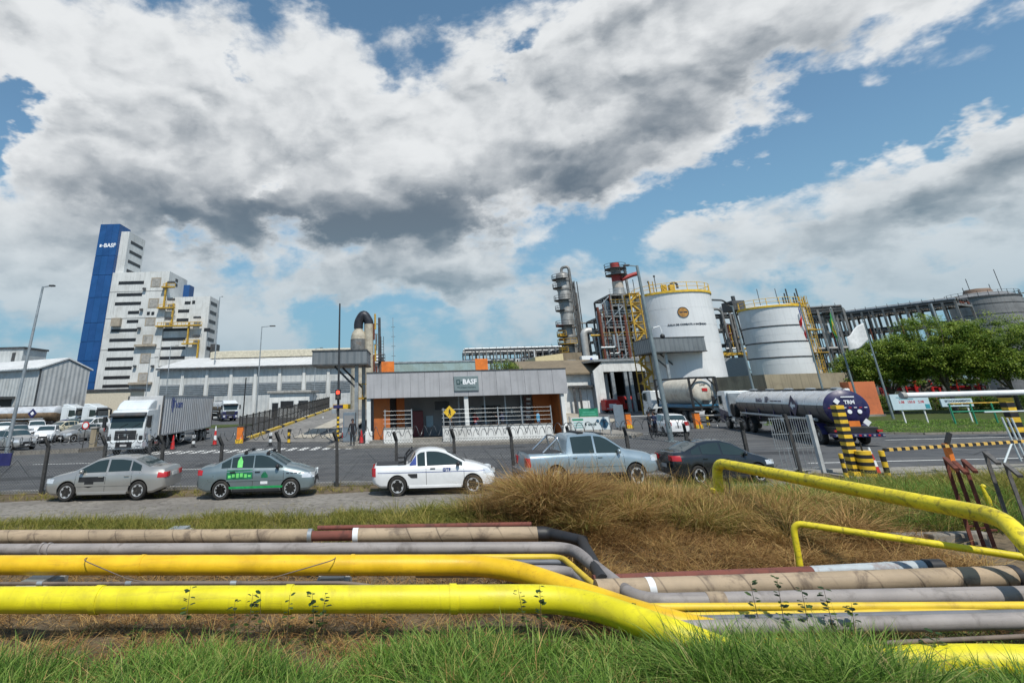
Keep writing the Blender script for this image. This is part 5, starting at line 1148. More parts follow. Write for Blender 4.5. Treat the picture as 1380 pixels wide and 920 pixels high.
# weighbridge canopies
def canopy(name, label, pa, pb, ytop, ybot, Y, dep, cols, z_base=0., rz=0):
    p, q = A(pa, ytop, Y), A(pb, ytop, Y); zb_ = A(pa, ybot, Y).z; t = thing(name, label, 'canopy', (p.x, Y, z_base), rz); w = q.x - p.x; z0, z1 = zb_ - z_base, p.z - z_base
    cm = ribbed('canopy_sheet', (.17, .19, .205), .6, .5, 2, .2, (.1, .11, .12), .35)
    for nm, b6 in (('front_panel', (0, w, 0, .1)), ('rear_panel', (0, w, dep - .1, dep)), ('side_panel', (0, .1, .105, dep - .105)), ('side_panel', (w - .1, w, .105, dep - .105))): BX(t, nm, cm, *b6, z0, z1)
    BX(t, 'roof_deck', dsteel, .1, w - .1, .1, dep - .1, z0 + .3, z0 + .5); BX(t, 'eaves_trim', dsteel, -.05, w + .05, -.05, dep + .05, z1 + .003, z1 + .12); BX(t, 'soffit_frame', dsteel, -.06, w + .06, -.06, dep + .06, z0 - .12, z0 - .003)
    for px, yy in cols: x = A(px, 530, Y).x - p.x; BX(t, 'column', steel, x - .16, x + .16, yy - .16, yy + .16, 0, z0 - .12); MB().bar((x, yy, z0 - 2.0), (x - 1.9, yy, z0 - .15), .16).build('brace', dsteel, t)
    return t, w, z0, z1
t, w, z0, z1 = canopy('weighbridge_canopy', 'grey canopy on steel columns over the weighbridge, left of gatehouse', 421, 494, 474, 491, 47, 5, [(479, 1.0), (485.5, 3.5)])
x = A(489, 520, 47).x - A(421, 474, 47).x
BX(t, 'platform', yellowd, x - .7, x + .9, 1.5, 4.5, 3.0, 3.15)
for k in range(4): BX(t, 'platform_post', yellowd, x - .7 + k * .5, x - .65 + k * .5, 1.48, 1.53, 3.15, 4.2)
BX(t, 'platform_rail', yellowd, x - .7, x + .9, 1.47, 1.54, 4.2, 4.27)
t, w, z0, z1 = canopy('weighbridge_canopy', 'grey canopy over the exit lane in front of the big white tank', 876, 949, 456, 474, 71, 5.6, [(911, 1.0), (932, 2.5), (948, 4.6)])
for k in range(5): BX(t, 'platform_post', yellowd, w * .5 + k * .9, w * .5 + .07 + k * .9, 2.0, 2.07, 2.6, 4.0)
BX(t, 'platform', yellowd, w * .5, w * .5 + 3.8, 2.0, 4, 2.45, 2.6); BX(t, 'platform_rail', yellowd, w * .5, w * .5 + 3.7, 1.98, 2.05, 4.0, 4.08)
# ------------------------------------------------------------------ storage tanks
tankw = mat('tank_white', (.66, .675, .69), .5, var=.05, vs=.25, dirt=(.48, .48, .47), dirt_amt=.35, dirt_s=.15, streak=.14)
def on_cyl(me, cx, cy, R, a0, z):
    """bend a flat lettering mesh (x along, y up) round a cylinder"""
    for v in me.vertices: a = a0 + v.co.x / R; r = R + .03 + v.co.z; v.co = (cx + r * math.sin(a), cy - r * math.cos(a), z + v.co.y)
def tank(name, label, pl_, pr_, ytl, ytr, Y, z0=0., bands=(), rail=True, m_=tankw, railm=yellowp, dome=.6):
    l, r = A(pl_, ytl, Y), A(pr_, ytr, Y); R = (r.x - l.x) / 2 * .985; cx = (l.x + r.x) / 2; zt = (l.z + r.z) / 2
    t = thing(name, label, 'storage tank', (cx, Y + R * .25, z0), 0, 'storage tanks'); H_ = zt - z0
    MB().lathe([(R, 0), (R, H_)], 64).build('shell', m_, t, 40); MB().lathe([(R + .02, H_), (R * .7, H_ + dome * .6), (.001, H_ + dome)], 64).build('roof', m_, t, 30)
    for k in range(1, 7): MB().tube([((R + .004) * math.cos(2 * math.pi * j / 64), (R + .004) * math.sin(2 * math.pi * j / 64), H_ * k / 7) for j in range(65)], .012, 5).build('weld_seam', m_, t)
    for k in range(7):
        for j in range(5): a = -math.pi / 2 + (j - 2) * .62 + (k % 2) * .31; MB().bar((R * math.cos(a), R * math.sin(a), H_ * k / 7), (R * math.cos(a), R * math.sin(a), H_ * (k + 1) / 7), .016).build('weld_seam', m_, t)
    for z in bands: MB().lathe([(R + .01, z - .1), (R + .05, z - .09), (R + .05, z + .09), (R + .01, z + .1)], 64).build('shell_band', dsteel, t, 40)
    MB().lathe([(R, H_ - .22), (R + .14, H_ - .22), (R + .14, H_ + .06), (R, H_ + .06)], 64).build('rim', railm, t, 40)
    if rail:
        n = int(R * 4)
        for k in range(n): a = 2 * math.pi * k / n; MB().bar((R * math.cos(a), R * math.sin(a), H_), (R * math.cos(a), R * math.sin(a), H_ + 1.15), .07).build('rail_post', railm, t)
        for dz in (.6, 1.12): MB().tube([(R * math.cos(2 * math.pi * k / 48), R * math.sin(2 * math.pi * k / 48), H_ + dz) for k in range(49)], .035, 5).build('guard_rail', railm, t)
    return t, R, H_
def ladder_cage(t, x, y, z0, z1, m_=yellowd, w=.5, hoop=True, par_a=-math.pi / 2):
    for sx_ in (-w / 2, w / 2): MB().bar((x + sx_, y, z0), (x + sx_, y, z1), .09).build('ladder_rail', m_, t)
    n = int((z1 - z0) / .45)
    for k in range(n): z = z0 + .45 * k; MB().bar((x - w / 2, y, z), (x + w / 2, y, z), .06).build('rung', m_, t)
    if hoop:
        for k in range(int((z1 - z0 - 2) / 1.1)):
            z = z0 + 2.2 + k * 1.1; MB().tube([(x + w * .75 * math.cos(a), y + w * .85 * math.sin(a) - .1, z) for a in [math.pi + math.pi * j / 6 for j in range(7)]], .03, 4).build('cage_hoop', m_, t)
        for a in (math.pi * 1.25, math.pi * 1.5, math.pi * 1.75): MB().bar((x + w * .75 * math.cos(a), y + w * .85 * math.sin(a) - .1, z0 + 2.2), (x + w * .75 * math.cos(a), y + w * .85 * math.sin(a) - .1, z1), .05).build('cage_bar', m_, t)
def stair_tower(t, x0, x1, y0, y1, z0, z1, m_=yellowd, step=2.2, weld=.14):
    for x in (x0, x1):
        for y in (y0, y1): MB().bar((x, y, z0), (x, y, z1), weld).build('stair_post', m_, t)
    k, z = 0, z0
    while z < z1 - .3:
        zn = min(z + step, z1); MB().box(x0, x1, y0, y1, zn - .08, zn).build('landing', m_, t)
        xa, xb = (x0, x1) if k % 2 else (x1, x0)
        for y in (y0 + .1, y0 + .7): MB().bar((xa, y, z), (xb, y, zn), .10, .18).build('stringer', m_, t)
        for j in range(7): f = (j + .5) / 7; xx = xa + (xb - xa) * f; MB().box(xx - .12, xx + .12, y0 + .1, y0 + .7, z + (zn - z) * f - .03, z + (zn - z) * f + .03).build('tread', m_, t)
        MB().bar((x0, y0, z + 1.0), (x1, y0, z + 1.0), .06).build('hand_rail', m_, t); z = zn; k += 1
t, R, H_ = tank('fire_water_tank', 'largest white tank with a round orange emblem and dark lettering', 861, 957, 402, 393, 76)
T1 = t; a_c = -R_(8)
def cyl_text(s_, size, m_, z, a0, bold=.01):
    o = text(s_, size, m_, t, (0, 0, 0), (0, 0, 0), bold=bold); on_cyl(o.data, 0, 0, R, a0, z); return o
zz_ = A(905, 437, 72).z; cyl_text('ÁGUA DE COMBATE A INCÊNDIO', .33, dtext, zz_, -R_(9), .012)
em = MB().lathe([(.001, .02), (.62, .02), (.62, 0)], 28); o = em.build('emblem', [mat('emblem_bronze', (.42, .21, .05), .5, var=.3, vs=4)], t); on_cyl(o.data, 0, 0, R, -R_(13), A(892, 421, 72).z)
em = MB().tube([(.66 * math.cos(k * math.pi / 14), .66 * math.sin(k * math.pi / 14), .01) for k in range(29)], .05, 5); o = em.build('emblem_ring', [dtext], t); on_cyl(o.data, 0, 0, R, -R_(13), A(892, 421, 72).z)
em = MB().box(-.42, .5, -.07, .1, .025, .04); o = em.build('emblem_bar', [dtext], t); on_cyl(o.data, 0, 0, R, -R_(13), A(892, 421, 72).z)
stair_tower(t, -R - 1.5, -R - .1, -1.6, .2, 0, H_ + .4, yellowd, 1.35, .12)
ladder_cage(t, -R * .80, -R * .62 - .25, H_ - .2, H_ + 1.6, yellowd, .5, False)
MB().tube(sweep([(-.4, -1.5, H_ + .3), (-.4, -1.5, H_ + 1.7), (.5, -1.5, H_ + 1.7), (.5, -1.5, H_ + .9)], .45, 5), .16, 10).build('vent_gooseneck', dsteel, t, 50)
for x, y, h_ in ((-R * .55, -2, 2.6), (-R * .70, -1.5, 1.9)): MB().tube([(x, y, H_), (x, y, H_ + h_)], .06, 6).build('roof_mast', dsteel, t); MB().ball((x, y, H_ + h_), .16, 6).build('mast_head', dsteel, t)
for x in (-R * .5, -R * .3): MB().box(x - .3, x + .3, -R * .8, -R * .8 + .6, H_, H_ + 1.0).build('roof_hatch', yellowd, t)
t, R, H_ = tank('storage_tank', 'white tank with three dark bands behind the flag poles', 1005.5, 1082, 419, 411, 84, 0, ())
for y in (438, 460, 481): z = A(1030, y, 80).z; MB().lathe([(R + .01, z - .1), (R + .05, z - .08), (R + .05, z + .08), (R + .01, z + .1)], 64).build('shell_band', dsteel, t, 40)
ladder_cage(t, R * .52, -R * .87 - .35, 0, H_ + 1.2, yellowd, .7)
for k in range(3): MB().box(R * .52 - .6, R * .52 + 1.3, -R * .87 - 1.1, -R * .80, H_ * (.3 + .22 * k), H_ * (.3 + .22 * k) + .1).build('landing', yellowd, t)
MB().box(R * .2, R * .95, -R * .6, R * .1, H_ + .3, H_ + .5).build('roof_platform', yellowd, t)
for k in range(7): x = R * .2 + k * R * .12; MB().tube([(x, -R * .5 + .2 * (k % 3), H_ + .4), (x, -R * .5 + .2 * (k % 3), H_ + 1.4 + .7 * (k % 3))], .10, 7).build('roof_nozzle', dsteel, t, 50)
MB().box(-R * 1.1, -R * .65, R * .3, R * 1.0, H_ + .2, H_ + 1.7).build('roof_cabin', dsteel, t); MB().tube([(-R * .85, R * .6, H_ + 1.7), (-R * .85, R * .6, H_ + 2.6)], .3, 8).build('roof_vent', dsteel, t)
for x in (R * .35, -R * .3): MB().tube([(x, 0, H_), (x, 0, H_ + 3.2)], .05, 5).build('roof_mast', dsteel, t)
tgrey = mat('tank_weathered_grey', (.2, .205, .21), .6, var=.15, vs=.3, dirt=(.1, .1, .1), dirt_amt=.5, dirt_s=.2, streak=.6)
t, R, H_ = tank('storage_tank', 'dark grey tank top with railings above the trees at right', 1297, 1369, 404, 398, 118, 0, (), True, tgrey, dsteel, 1.6)
for k in range(5): z = H_ - 1.6 - k * 2.2; MB().lathe([(R + .01, z - .08), (R + .05, z - .08), (R + .05, z + .08), (R + .01, z + .08)], 48).build('shell_band', dsteel, t, 40)
stair_tower(t, R * .93, R * .93 + 1.6, -R * .5 - 1, -R * .5, 0, H_ + .6, yellowd)
for x, h_ in ((-R * .35, 4.5), (R * .45, 3.2), (R * .85, 6.5), (-R * .6, 2.5)): MB().tube([(x, 0, H_ + .5), (x, 0, H_ + h_)], .07, 5).build('roof_mast', dsteel, t)
MB().lathe([(2.6, H_ + .9), (2.2, H_ + 2.0), (.001, H_ + 2.3)], 20, (-.5, 0, 0)).build('roof_cap', mat('tank_cap_brown', (.2, .13, .09), .7), t, 40)
# ------------------------------------------------------------------ distillation column
def vessel(t, x, y, z0, z1, r, m_, name='vessel', dome=True, n=20):
    pr = [(r, z0), (r, z1)] + ([(r * .85, z1 + r * .35), (r * .5, z1 + r * .55), (.001, z1 + r * .62)] if dome else [])
    return MB().lathe(pr, n, (x, y, 0)).build(name, m_, t, 45)
def platform(t, x, y, z, r0, r1, m_=dsteel, rail=True, a0=0, a1=6.283):
    MB().lathe([(r0, z), (r1, z), (r1, z + .12), (r0, z + .12)], 16, (x, y, 0), a0=a0, a1=a1).build('platform', m_, t)
    if rail:
        for dz in (.55, 1.1): MB().tube([(x + r1 * math.cos(a0 + (a1 - a0) * k / 14), y + r1 * math.sin(a0 + (a1 - a0) * k / 14), z + dz) for k in range(15)], .045, 4).build('platform_rail', m_, t)
        for k in range(9): a = a0 + (a1 - a0) * k / 8; MB().bar((x + r1 * math.cos(a), y + r1 * math.sin(a), z), (x + r1 * math.cos(a), y + r1 * math.sin(a), z + 1.1), .07).build('platform_post', m_, t)
colm = mat('column_insulation', (.30, .30, .29), .5, .35, var=.2, vs=.6, dirt=(.16, .12, .08), dirt_amt=.5, dirt_s=.5, streak=.4)
YD = 125.; p = A(766, 440, YD); zt = A(762, 372, YD).z
t = thing('distillation_column', 'tall slim process column with platforms, left of the red chimney', 'process column', (p.x, YD, 0)); r = 1.45
vessel(t, 0, 0, 0, zt, r, colm, 'column_shell'); MB().tube(sweep([(0, 0, zt + .5), (0, 0, zt + 2.0), (1.6, -.6, zt + 2.2), (1.7, -.6, zt - 4), (1.9, -.6, 4)], .9, 5), .33, 10).build('overhead_line', msteel, t, 50)
for k, f in enumerate((.97, .90, .80, .72, .60, .52, .46, .40, .34, .28)):
    z = zt * f; platform(t, 0, 0, z, r, r + (1.0 if k < 4 else 1.3), dsteel if k < 5 else yellowd, True, -.4 if k % 2 else .6, 4.2 if k % 2 else 5.0)
    MB().lathe([(r, z - .5), (r + .12, z - .5), (r + .12, z - .1), (r, z - .1)], 20).build('stiffener_ring', msteel, t, 45)
for x, rr in ((2.4, .16), (2.75, .22), (3.2, .12)): MB().tube([(x, -.2, 2), (x, -.2, zt * (.95 if rr < .2 else .86))], rr, 8).build('riser_pipe', msteel if rr > .15 else dsteel, t, 50)
ladder_cage(t, 2.1, -.9, 4, zt * .95, dsteel, .5); MB().tube(sweep([(2.7, -.2, zt * .62), (4.2, -.2, zt * .62), (4.2, -.2, zt * .57), (2.7, -.2, zt * .57)], .4, 5), .16, 8).build('pipe_loop', msteel, t, 50)
for k in range(10): z = zt * (.28 + .035 * k); MB().box(-r - 1.0 - .3 * (k % 2), -r + .1, -.9, .5, z, z + .5).build('manway', [rust, yellowd, msteel][k % 3], t, bevel=.05)
# big pipe loop right of it
p = A(784, 475, 118); t = thing('pipe_loop', 'large pale pipe bent like a croquet hoop beside the column', 'pipe', (p.x, 118, 0)); a, c = A(786, 446, 118), A(801, 446, 118)
MB().tube(sweep([(a.x - p.x, 0, 1), (a.x - p.x, 0, a.z), (c.x - p.x, 0, a.z), (c.x - p.x + 1.3, 0, 1)], 1.6, 7), .75, 14).build('hoop', mat('pale_insulation', (.45, .45, .44), .5, .3, var=.1), t, 50); MB().lathe([(1.1, a.z * .45), (1.4, a.z * .5), (1.1, a.z * .56)], 14, (a.x - p.x, 0, 0)).build('flange', msteel, t, 50); MB().tube([(c.x - p.x - 1.2, .5, 1), (c.x - p.x - 1.2, .5, a.z * .97)], .22, 8).build('riser_pipe', msteel, t, 50)
# ------------------------------------------------------------------ reactor structure with red chimney
YR = 112.; p0, p1 = A(817, 470, YR), A(866, 470, YR); z_top = A(838, 397, YR).z; w = p1.x - p0.x
t = thing('reactor_structure', 'open steel process tower crowded with pipes under a red banded chimney', 'process tower', (p0.x, YR, 0)); RS = t
NL = 10; levels = [z_top * k / NL for k in range(NL + 1)]; cols_ = [0, w * .33, w * .67, w]
for i, x in enumerate(cols_):
    for y in (0, 5, 10): zc_ = levels[NL] if i in (1, 2, 3) else levels[NL - 2]; MB().bar((x, y, 0), (x, y, zc_), .34).build('steel_column', msteel, t)
for k, z in enumerate(levels[1:], 1):
    xa = 0 if k <= NL - 2 else w * .33
    for y in (0, 5, 10): MB().bar((xa, y, z), (w, y, z), .22, .34).build('steel_beam', msteel, t)
    for x in cols_[(0 if k <= NL - 2 else 1):]: MB().bar((x, 0, z), (x, 10, z), .22, .3).build('steel_beam', msteel, t)
    MB().box(xa, w, .2, 9.8, z + .18, z + .26).build('floor_grating', dsteel, t)
    for dz in (.6, 1.15): MB().bar((xa - .3, -.3, z + dz), (w + .3, -.3, z + dz), .06).build('guard_rail', yellowd if k % 3 == 0 else steel, t)
    for j in range(7): x = xa + (w - xa) * j / 6; MB().bar((x, -.3, z + .2), (x, -.3, z + 1.15), .06).build('rail_post', steel, t)
    if k < NL:
        for j in range(4 if k <= NL - 2 else 2):
            x = xa + (w - xa) * (j + random.random() * .4 + .2) / 3; r = random.uniform(.45, .95); vessel(t, x, random.uniform(1.0, 4), z + .3, z + random.uniform(1.2, 1.9), r, random.choice([colm, msteel, steel, dsteel, rust]), 'vessel')
        a, c = (cols_[0], cols_[1]) if k % 2 else (cols_[1], cols_[2]); MB().bar((a, -.05, z), (c, -.05, levels[k + 1]), .16).build('brace', steel, t)
rng = random.Random(5)
for j in range(120):
    x = rng.uniform(-.6, w + .4); y = rng.uniform(-.6, 3); z = rng.uniform(1, z_top * .75); r = rng.choice([.09, .13, .2, .28]); m_ = rng.choice([msteel, steel, colm, rust, yellowd, dsteel, rust])
    if rng.random() < .6: MB().tube([(x, y, z * .2), (x, y, min(z_top, z + rng.uniform(3, 9)))], r, 8).build('riser_pipe', m_, t, 50)
    else: MB().tube(sweep([(x - rng.uniform(1, 3), y, z), (x, y, z), (x, y, z + rng.uniform(1, 4))], .4, 4), r, 8).build('process_pipe', m_, t, 50)
# chimney
xc = A(843, 385, YR).x - p0.x; zc0 = z_top; zc1 = A(836, 349, YR).z; redb = mat('chimney_red', (.33, .035, .03), .6, var=.15, dirt=(.14, .03, .03), dirt_amt=.4, dirt_s=.8); whb = mat('chimney_white', (.48, .42, .36), .6, var=.12, dirt=(.2, .15, .1), dirt_amt=.4)
span = zc1 - zc0
MB().lathe([(2.2, zc0 - 5), (2.2, zc0 - 1), (1.25, zc0 + 1.2), (1.2, zc0 + span * .28)], 20, (xc, 4, 0)).build('chimney_cone', colm, t, 40)
for k, (f0, f1, m_) in enumerate(((.28, .46, whb), (.46, .66, redb), (.66, .84, msteel), (.84, 1.0, redb))): MB().lathe([(1.15 - .05 * k, zc0 + span * f0), (1.15 - .05 * k, zc0 + span * f1 - .01)], 20, (xc, 4, 0)).build('chimney_section', m_, t, 40)
for f in (.64, .82): platform(t, xc, 4, zc0 + span * f, 1.0, 2.3, dsteel)
MB().tube([(xc + 1.6, 3, zc0 - 2), (xc + 1.6, 3, zc1 - 1)], .3, 8).build('riser_pipe', msteel, t, 50); MB().tube(sweep([(xc + .6, 3, zc0 + span * .50), (xc + 3.0, 3, zc0 + span * .62), (xc + 4.4, 3, zc0 + span * .66)], .6, 4), .45, 8).build('flue_branch', redb, t, 50)
MB().tube([(xc + 3.2, 3.5, zc0 - 3), (xc + 3.2, 3.5, zc0 + span * .5)], .08, 6).build('mast', dsteel, t)
# ------------------------------------------------------------------ vessel with arched duct behind the weighbridge canopy
YV = 92.; p = A(483, 470, YV); t = thing('scrubber_vessel', 'pale scrubber vessel with a black arched duct above the left canopy', 'process vessel', (p.x, YV, 0)); creamm = mat('vessel_cream', (.43, .39, .31), .6, var=.15, dirt=(.2, .15, .1), dirt_amt=.4, streak=.3)
zA, zB = A(483, 449, YV).z, A(490, 437, YV).z; dx = A(497, 450, YV).x - p.x
MB().lathe([(1.25, 0), (1.25, zA - .6), (1.1, zA), (.7, zA + .6), (.7, zA + .9)], 24).build('vessel', creamm, t, 40); MB().lathe([(1.27, zA - 4), (1.33, zA - 4), (1.33, zA - 1), (1.27, zA - 1)], 24).build('insulation_band', msteel, t, 40)
MB().tube([(dx, 0, 0), (dx, 0, zB)], .78, 18).build('down_duct', creamm, t, 50); MB().tube(sweep([(0, 0, zA + .8), (0, 0, zB + .4), (0.0 + dx / 2, 0, zB + 1.9), (dx, 0, zB + .4), (dx, 0, zB)], 1.2, 6), .78, 18).build('arched_duct', mat('duct_black', (.03, .032, .04), .45, .3, var=.2), t, 50)
xs_ = A(511, 450, YV).x - p.x; zS = A(511, 427, YV).z; MB().tube([(xs_, 1, 0), (xs_, 1, zS)], [.32, .22], 10).build('stack', dsteel, t, 50); platform(t, xs_, 1, zS * .55, .3, .9, dsteel); ladder_cage(t, xs_ + .5, .5, 3, zS * .8, dsteel, .4, False)
for k in range(8): z = 3 + k * 1.7; MB().bar((dx + .8, 0, z), (xs_, 1, z), .12).build('tie_beam', msteel, t); MB().tube([(dx + .9 + .2 * (k % 3), -.3, z - 1), (dx + .9 + .2 * (k % 3), -.3, z + 1.6)], .16, 7).build('riser_pipe', rng.choice([yellowd, rust, msteel]), t, 50)
p = A(530, 460, 96); q = thing('radio_mast', 'thin lattice mast rising left of the teal block', 'mast', (p.x, 96, 0)); zS = A(530, 428, 96).z; MB().tube([(0, 0, 0), (0, 0, zS)], .05, 5).build('pole', steel, q)
for k in range(4): MB().bar((-.35, 0, zS * (.6 + .1 * k)), (.35, 0, zS * (.6 + .1 * k)), .06).build('antenna', dsteel, q)
# ------------------------------------------------------------------ pipe racks
def rack(label, P, Q, ztop, tiers, depth, bays, seed, pipe_mats, top_frame=True, group='pipe racks'):
    rg = random.Random(seed); P, Q = Vector(P), Vector(Q); d = Q - P; Ln = math.hypot(d.x, d.y); a = math.atan2(d.y, d.x)
    t = thing('pipe_rack', label, 'pipe rack', (P.x, P.y, 0), a, group)
    for i in range(bays + 1):
        x = Ln * i / bays
        for y in (0, depth): MB().bar((x, y, 0), (x, y, ztop), .3).build('rack_column', msteel, t)
        for z in tiers: MB().bar((x, 0, z), (x, depth, z), .25, .35).build('cross_beam', msteel, t)
        if i < bays and i % 2 == 0: MB().bar((x, 0, tiers[0] - 3), (Ln * (i + 1) / bays, 0, tiers[0]), .16).build('brace', dsteel, t)
    for z in tiers + ([ztop] if top_frame else []):
        for y in (0, depth): MB().bar((0, y, z), (Ln, y, z), .2, .3).build('long_beam', dsteel, t)
        for k in range(6): r = rg.choice([.1, .14, .2, .3]); y = depth * (k + .5) / 6; MB().tube([(0, y, z + .2 + r), (Ln, y, z + .2 + r)], r, 8).build('rack_pipe', rg.choice(pipe_mats), t, 50)
    for k in range(bays * 2): x = rg.uniform(0, Ln); MB().tube([(x, -.2, tiers[0] - rg.uniform(1, 4)), (x, -.2, rg.choice(tiers) + .5)], rg.choice([.08, .12, .16]), 7).build('drop_pipe', rg.choice(pipe_mats), t, 50)
    for k in range(bays): x = Ln * (k + .5) / bays; MB().bar((x, 0, ztop), (x, 0, ztop + .9), .06).build('rail_post', dsteel, t)
    return t
pm1 = [msteel, steel, dsteel, colm, white]
za, zb_ = A(700, 471, 140).z, A(700, 486, 140).z
rack('long far pipe rack behind the gatehouse roof, left of the column', A(627, 480, 140), A(760, 476, 140), za, [zb_ - 2.5, zb_, za - .6], 6, 14, 3, pm1)
za = A(700, 470, 150).z + 1.5; rack('farther pipe rack rising toward the process column', A(700, 476, 160), A(768, 460, 128), A(765, 463, 128).z, [A(765, 470, 128).z], 5, 8, 8, pm1, False)
zt = A(1090, 430, 108).z; P_, Q_ = A(1086, 440, 108), A(1292, 420, 88)
rack('dark pipe rack running from the banded tank to the grey tank', P_, Q_, zt, [zt * .42, zt * .60, zt * .78, zt - .5], 6, 14, 4, [dsteel, msteel, dsteel, steel, rust])
zt = A(1100, 418, 92).z; rack('tall steel portal in front of the dark pipe rack', A(1090, 440, 92), A(1140, 430, 90), zt, [zt * .55, zt - .4], 4, 3, 9, [dsteel, msteel])
# crowded process area between the two white tanks
pz = thing('process_area', 'jumble of pipes and steel frames between the two white tanks', 'process tower', A(962, 470, 95) * 1.0); pz.location.z = 0; w = A(1016, 470, 95).x - pz.location.x; zt = A(990, 424, 95).z; rg = random.Random(11)
for i in range(4):
    for y in (0, 4): MB().bar((w * i / 3, y, 0), (w * i / 3, y, zt), .28).build('steel_column', msteel, pz)
for k in range(6):
    z = zt * (k + 1) / 6
    for y in (0, 4): MB().bar((0, y, z), (w, y, z), .2, .3).build('steel_beam', dsteel if k % 2 else msteel, pz)
    MB().box(0, w, .2, 3.8, z + .16, z + .22).build('floor_grating', dsteel, pz)
    for j in range(3): vessel(pz, w * (j + rg.random()) / 3, rg.uniform(.5, 3), z + .3, z + rg.uniform(1, 1.6), rg.uniform(.3, .6), rg.choice([colm, msteel, yellowd]))
for j in range(26): x = rg.uniform(0, w); z = rg.uniform(2, zt * .8); MB().tube(sweep([(x - rg.uniform(.5, 2), -.3, z), (x, -.3, z), (x, -.3, z + rg.uniform(1, 4))], .3, 4), rg.choice([.08, .12, .18]), 7).build('process_pipe', rg.choice([msteel, steel, rust, yellowd, dsteel]), pz, 50)
for x0 in (.4, w * .55): MB().tube(sweep([(x0, -.5, zt * .5), (x0, -.5, zt + 1.0), (x0 + 2.0, -.5, zt + 1.0), (x0 + 2.4, -.5, zt * .3)], .9, 6), .22, 10).build('gooseneck_pipe', msteel, pz, 50)
a, c = A(957, 404, 76), A(990, 416, 92); MB().tube(sweep([a - Vector(pz.location), (a + c) / 2 + Vector((0, 0, .7)) - Vector(pz.location), c - Vector(pz.location), c - Vector(pz.location) + Vector((.3, 0, -6))], 2, 5), .14, 8).build('transfer_pipe', dsteel, pz, 50)
MB().box(.8, w * .62, -1.2, -.9, 0, A(985, 482, 94).z).build('panel_wall', mat('panel_grey', (.33, .35, .37), .5, var=.05), pz); MB().box(.6, w * .7, -1.3, -.9, A(985, 479, 94).z, A(985, 475, 94).z).build('yellow_lintel', yellowd, pz)
# red pipes and low plant behind the trees
p = A(1150, 528, 84); q = A(1330, 520, 76)
rt_ = rack('low rack of red pipes seen under the trees', p, q, 4.2, [2.0, 3.0], 4, 10, 6, [redp, mat('dark_red_pipe', (.16, .015, .02), .5), dsteel, redp, steel])
# ------------------------------------------------------------------ chain-link fence behind the parked cars
FY = 22.35; postm = mat('fence_post_dark', (.035, .035, .036), .8, var=.3, vs=6, dirt=(.14, .13, .11), dirt_amt=.35, dirt_s=3); wirem = mat('fence_wire', (.13, .135, .14), .5, .6, var=.2)
fx0 = A(455, 620, FY).x; nB0, nB1 = -10, 8; sp_ = 2.22
fn = thing('chain_link_fence', 'chain-link fence with dark bent posts and razor coil behind the parked cars', 'fence', (fx0, FY, 0))
fp = MB().bar((0, 0, -.2), (0, 0, 1.62), .11, .11).bar((0, 0, 1.60), (-.10, -.16, 1.92), .10, .10).mesh('fence_post', postm)
def link_mesh():
    b_ = MB(); pit = .11; h_ = 1.5; n = int((sp_ + h_) / pit)
    for k in range(n):
        for sgn in (1, -1):
            x0 = -h_ + k * pit; xa, xb = max(0, x0), min(sp_, x0 + h_)
            if xb <= xa: continue
            za, zb_ = xa - x0, xb - x0
            if sgn < 0: za, zb_ = h_ - za, h_ - zb_
            b_.bar((xa, 0, .06 + za), (xb, 0, .06 + zb_), .008, .008)
    for z in (.08, .8, 1.56): b_.bar((0, .01, z), (sp_, .01, z), .008)
    return b_.mesh('wire_mesh', wirem)
lm = link_mesh()
rc = MB().tube([(sp_ * k / 96, .17 * math.cos(k * .42) - .06, 1.86 + .17 * math.sin(k * .42)) for k in range(97)], .012, 4).mesh('razor_coil', wirem)
brc = MB().bar((0, -.02, .05), (sp_ / 2, -.02, 1.2), .014).bar((sp_ / 2, -.02, 1.2), (sp_, -.02, .05), .014).mesh('brace_wire', wirem)
for i in range(nB0, nB1):
    x = i * sp_; inst(fp, 'fence_post', fn, (x, 0, 0), (R_(random.uniform(-2, 2)), R_(random.uniform(-3, 3)), 0), (1, 1, random.uniform(.95, 1.04)))
    if i < nB1 - 1:
        inst(lm, 'wire_mesh', fn, (x, 0, 0)); inst(rc, 'razor_coil', fn, (x, 0, random.uniform(-.03, .03)))
        if i % 2 == 0: inst(brc, 'brace_wire', fn, (x, 0, 0))
# barred gate leaf at the fence end
p = G(1078, 637); gt2 = thing('gate_leaf', 'weathered mesh gate leaf with a pale post left of the striped post', 'gate', (p.x - .2, p.y - .3, 0), R_(8))
for k in range(17): MB().bar((-.75 + k * .1, 0, .15 if k % 2 else .9), (-.75 + k * .1, 0, 2.0), .018).build('gate_bar', steel, gt2)
for z in (.2, .9, 1.4, 1.95): MB().bar((-.78, .01, z), (.88, .01, z), .022).build('gate_rail', steel, gt2)
MB().bar((.05, .03, 0), (-.02, .03, 2.1), .12).build('gate_post', postm, gt2); MB().bar((1.0, 0, 0), (1.0, 0, 2.05), .14).build('gate_post', mat('pale_post', (.42, .44, .45), .7, var=.15), gt2)
# dark notice board at the lower left
p = G(22, 660); nb = thing('notice_board', 'dark navy notice board on a grey post, cut by left edge', 'sign', (p.x, FY - .15, 0)); MB().box(-.95, .55, -.03, .03, 1.02, 1.46).build('board', navy, nb, bevel=.01); MB().bar((.1, .06, 0), (.1, .06, 1.3), .07).build('post', steel, nb)
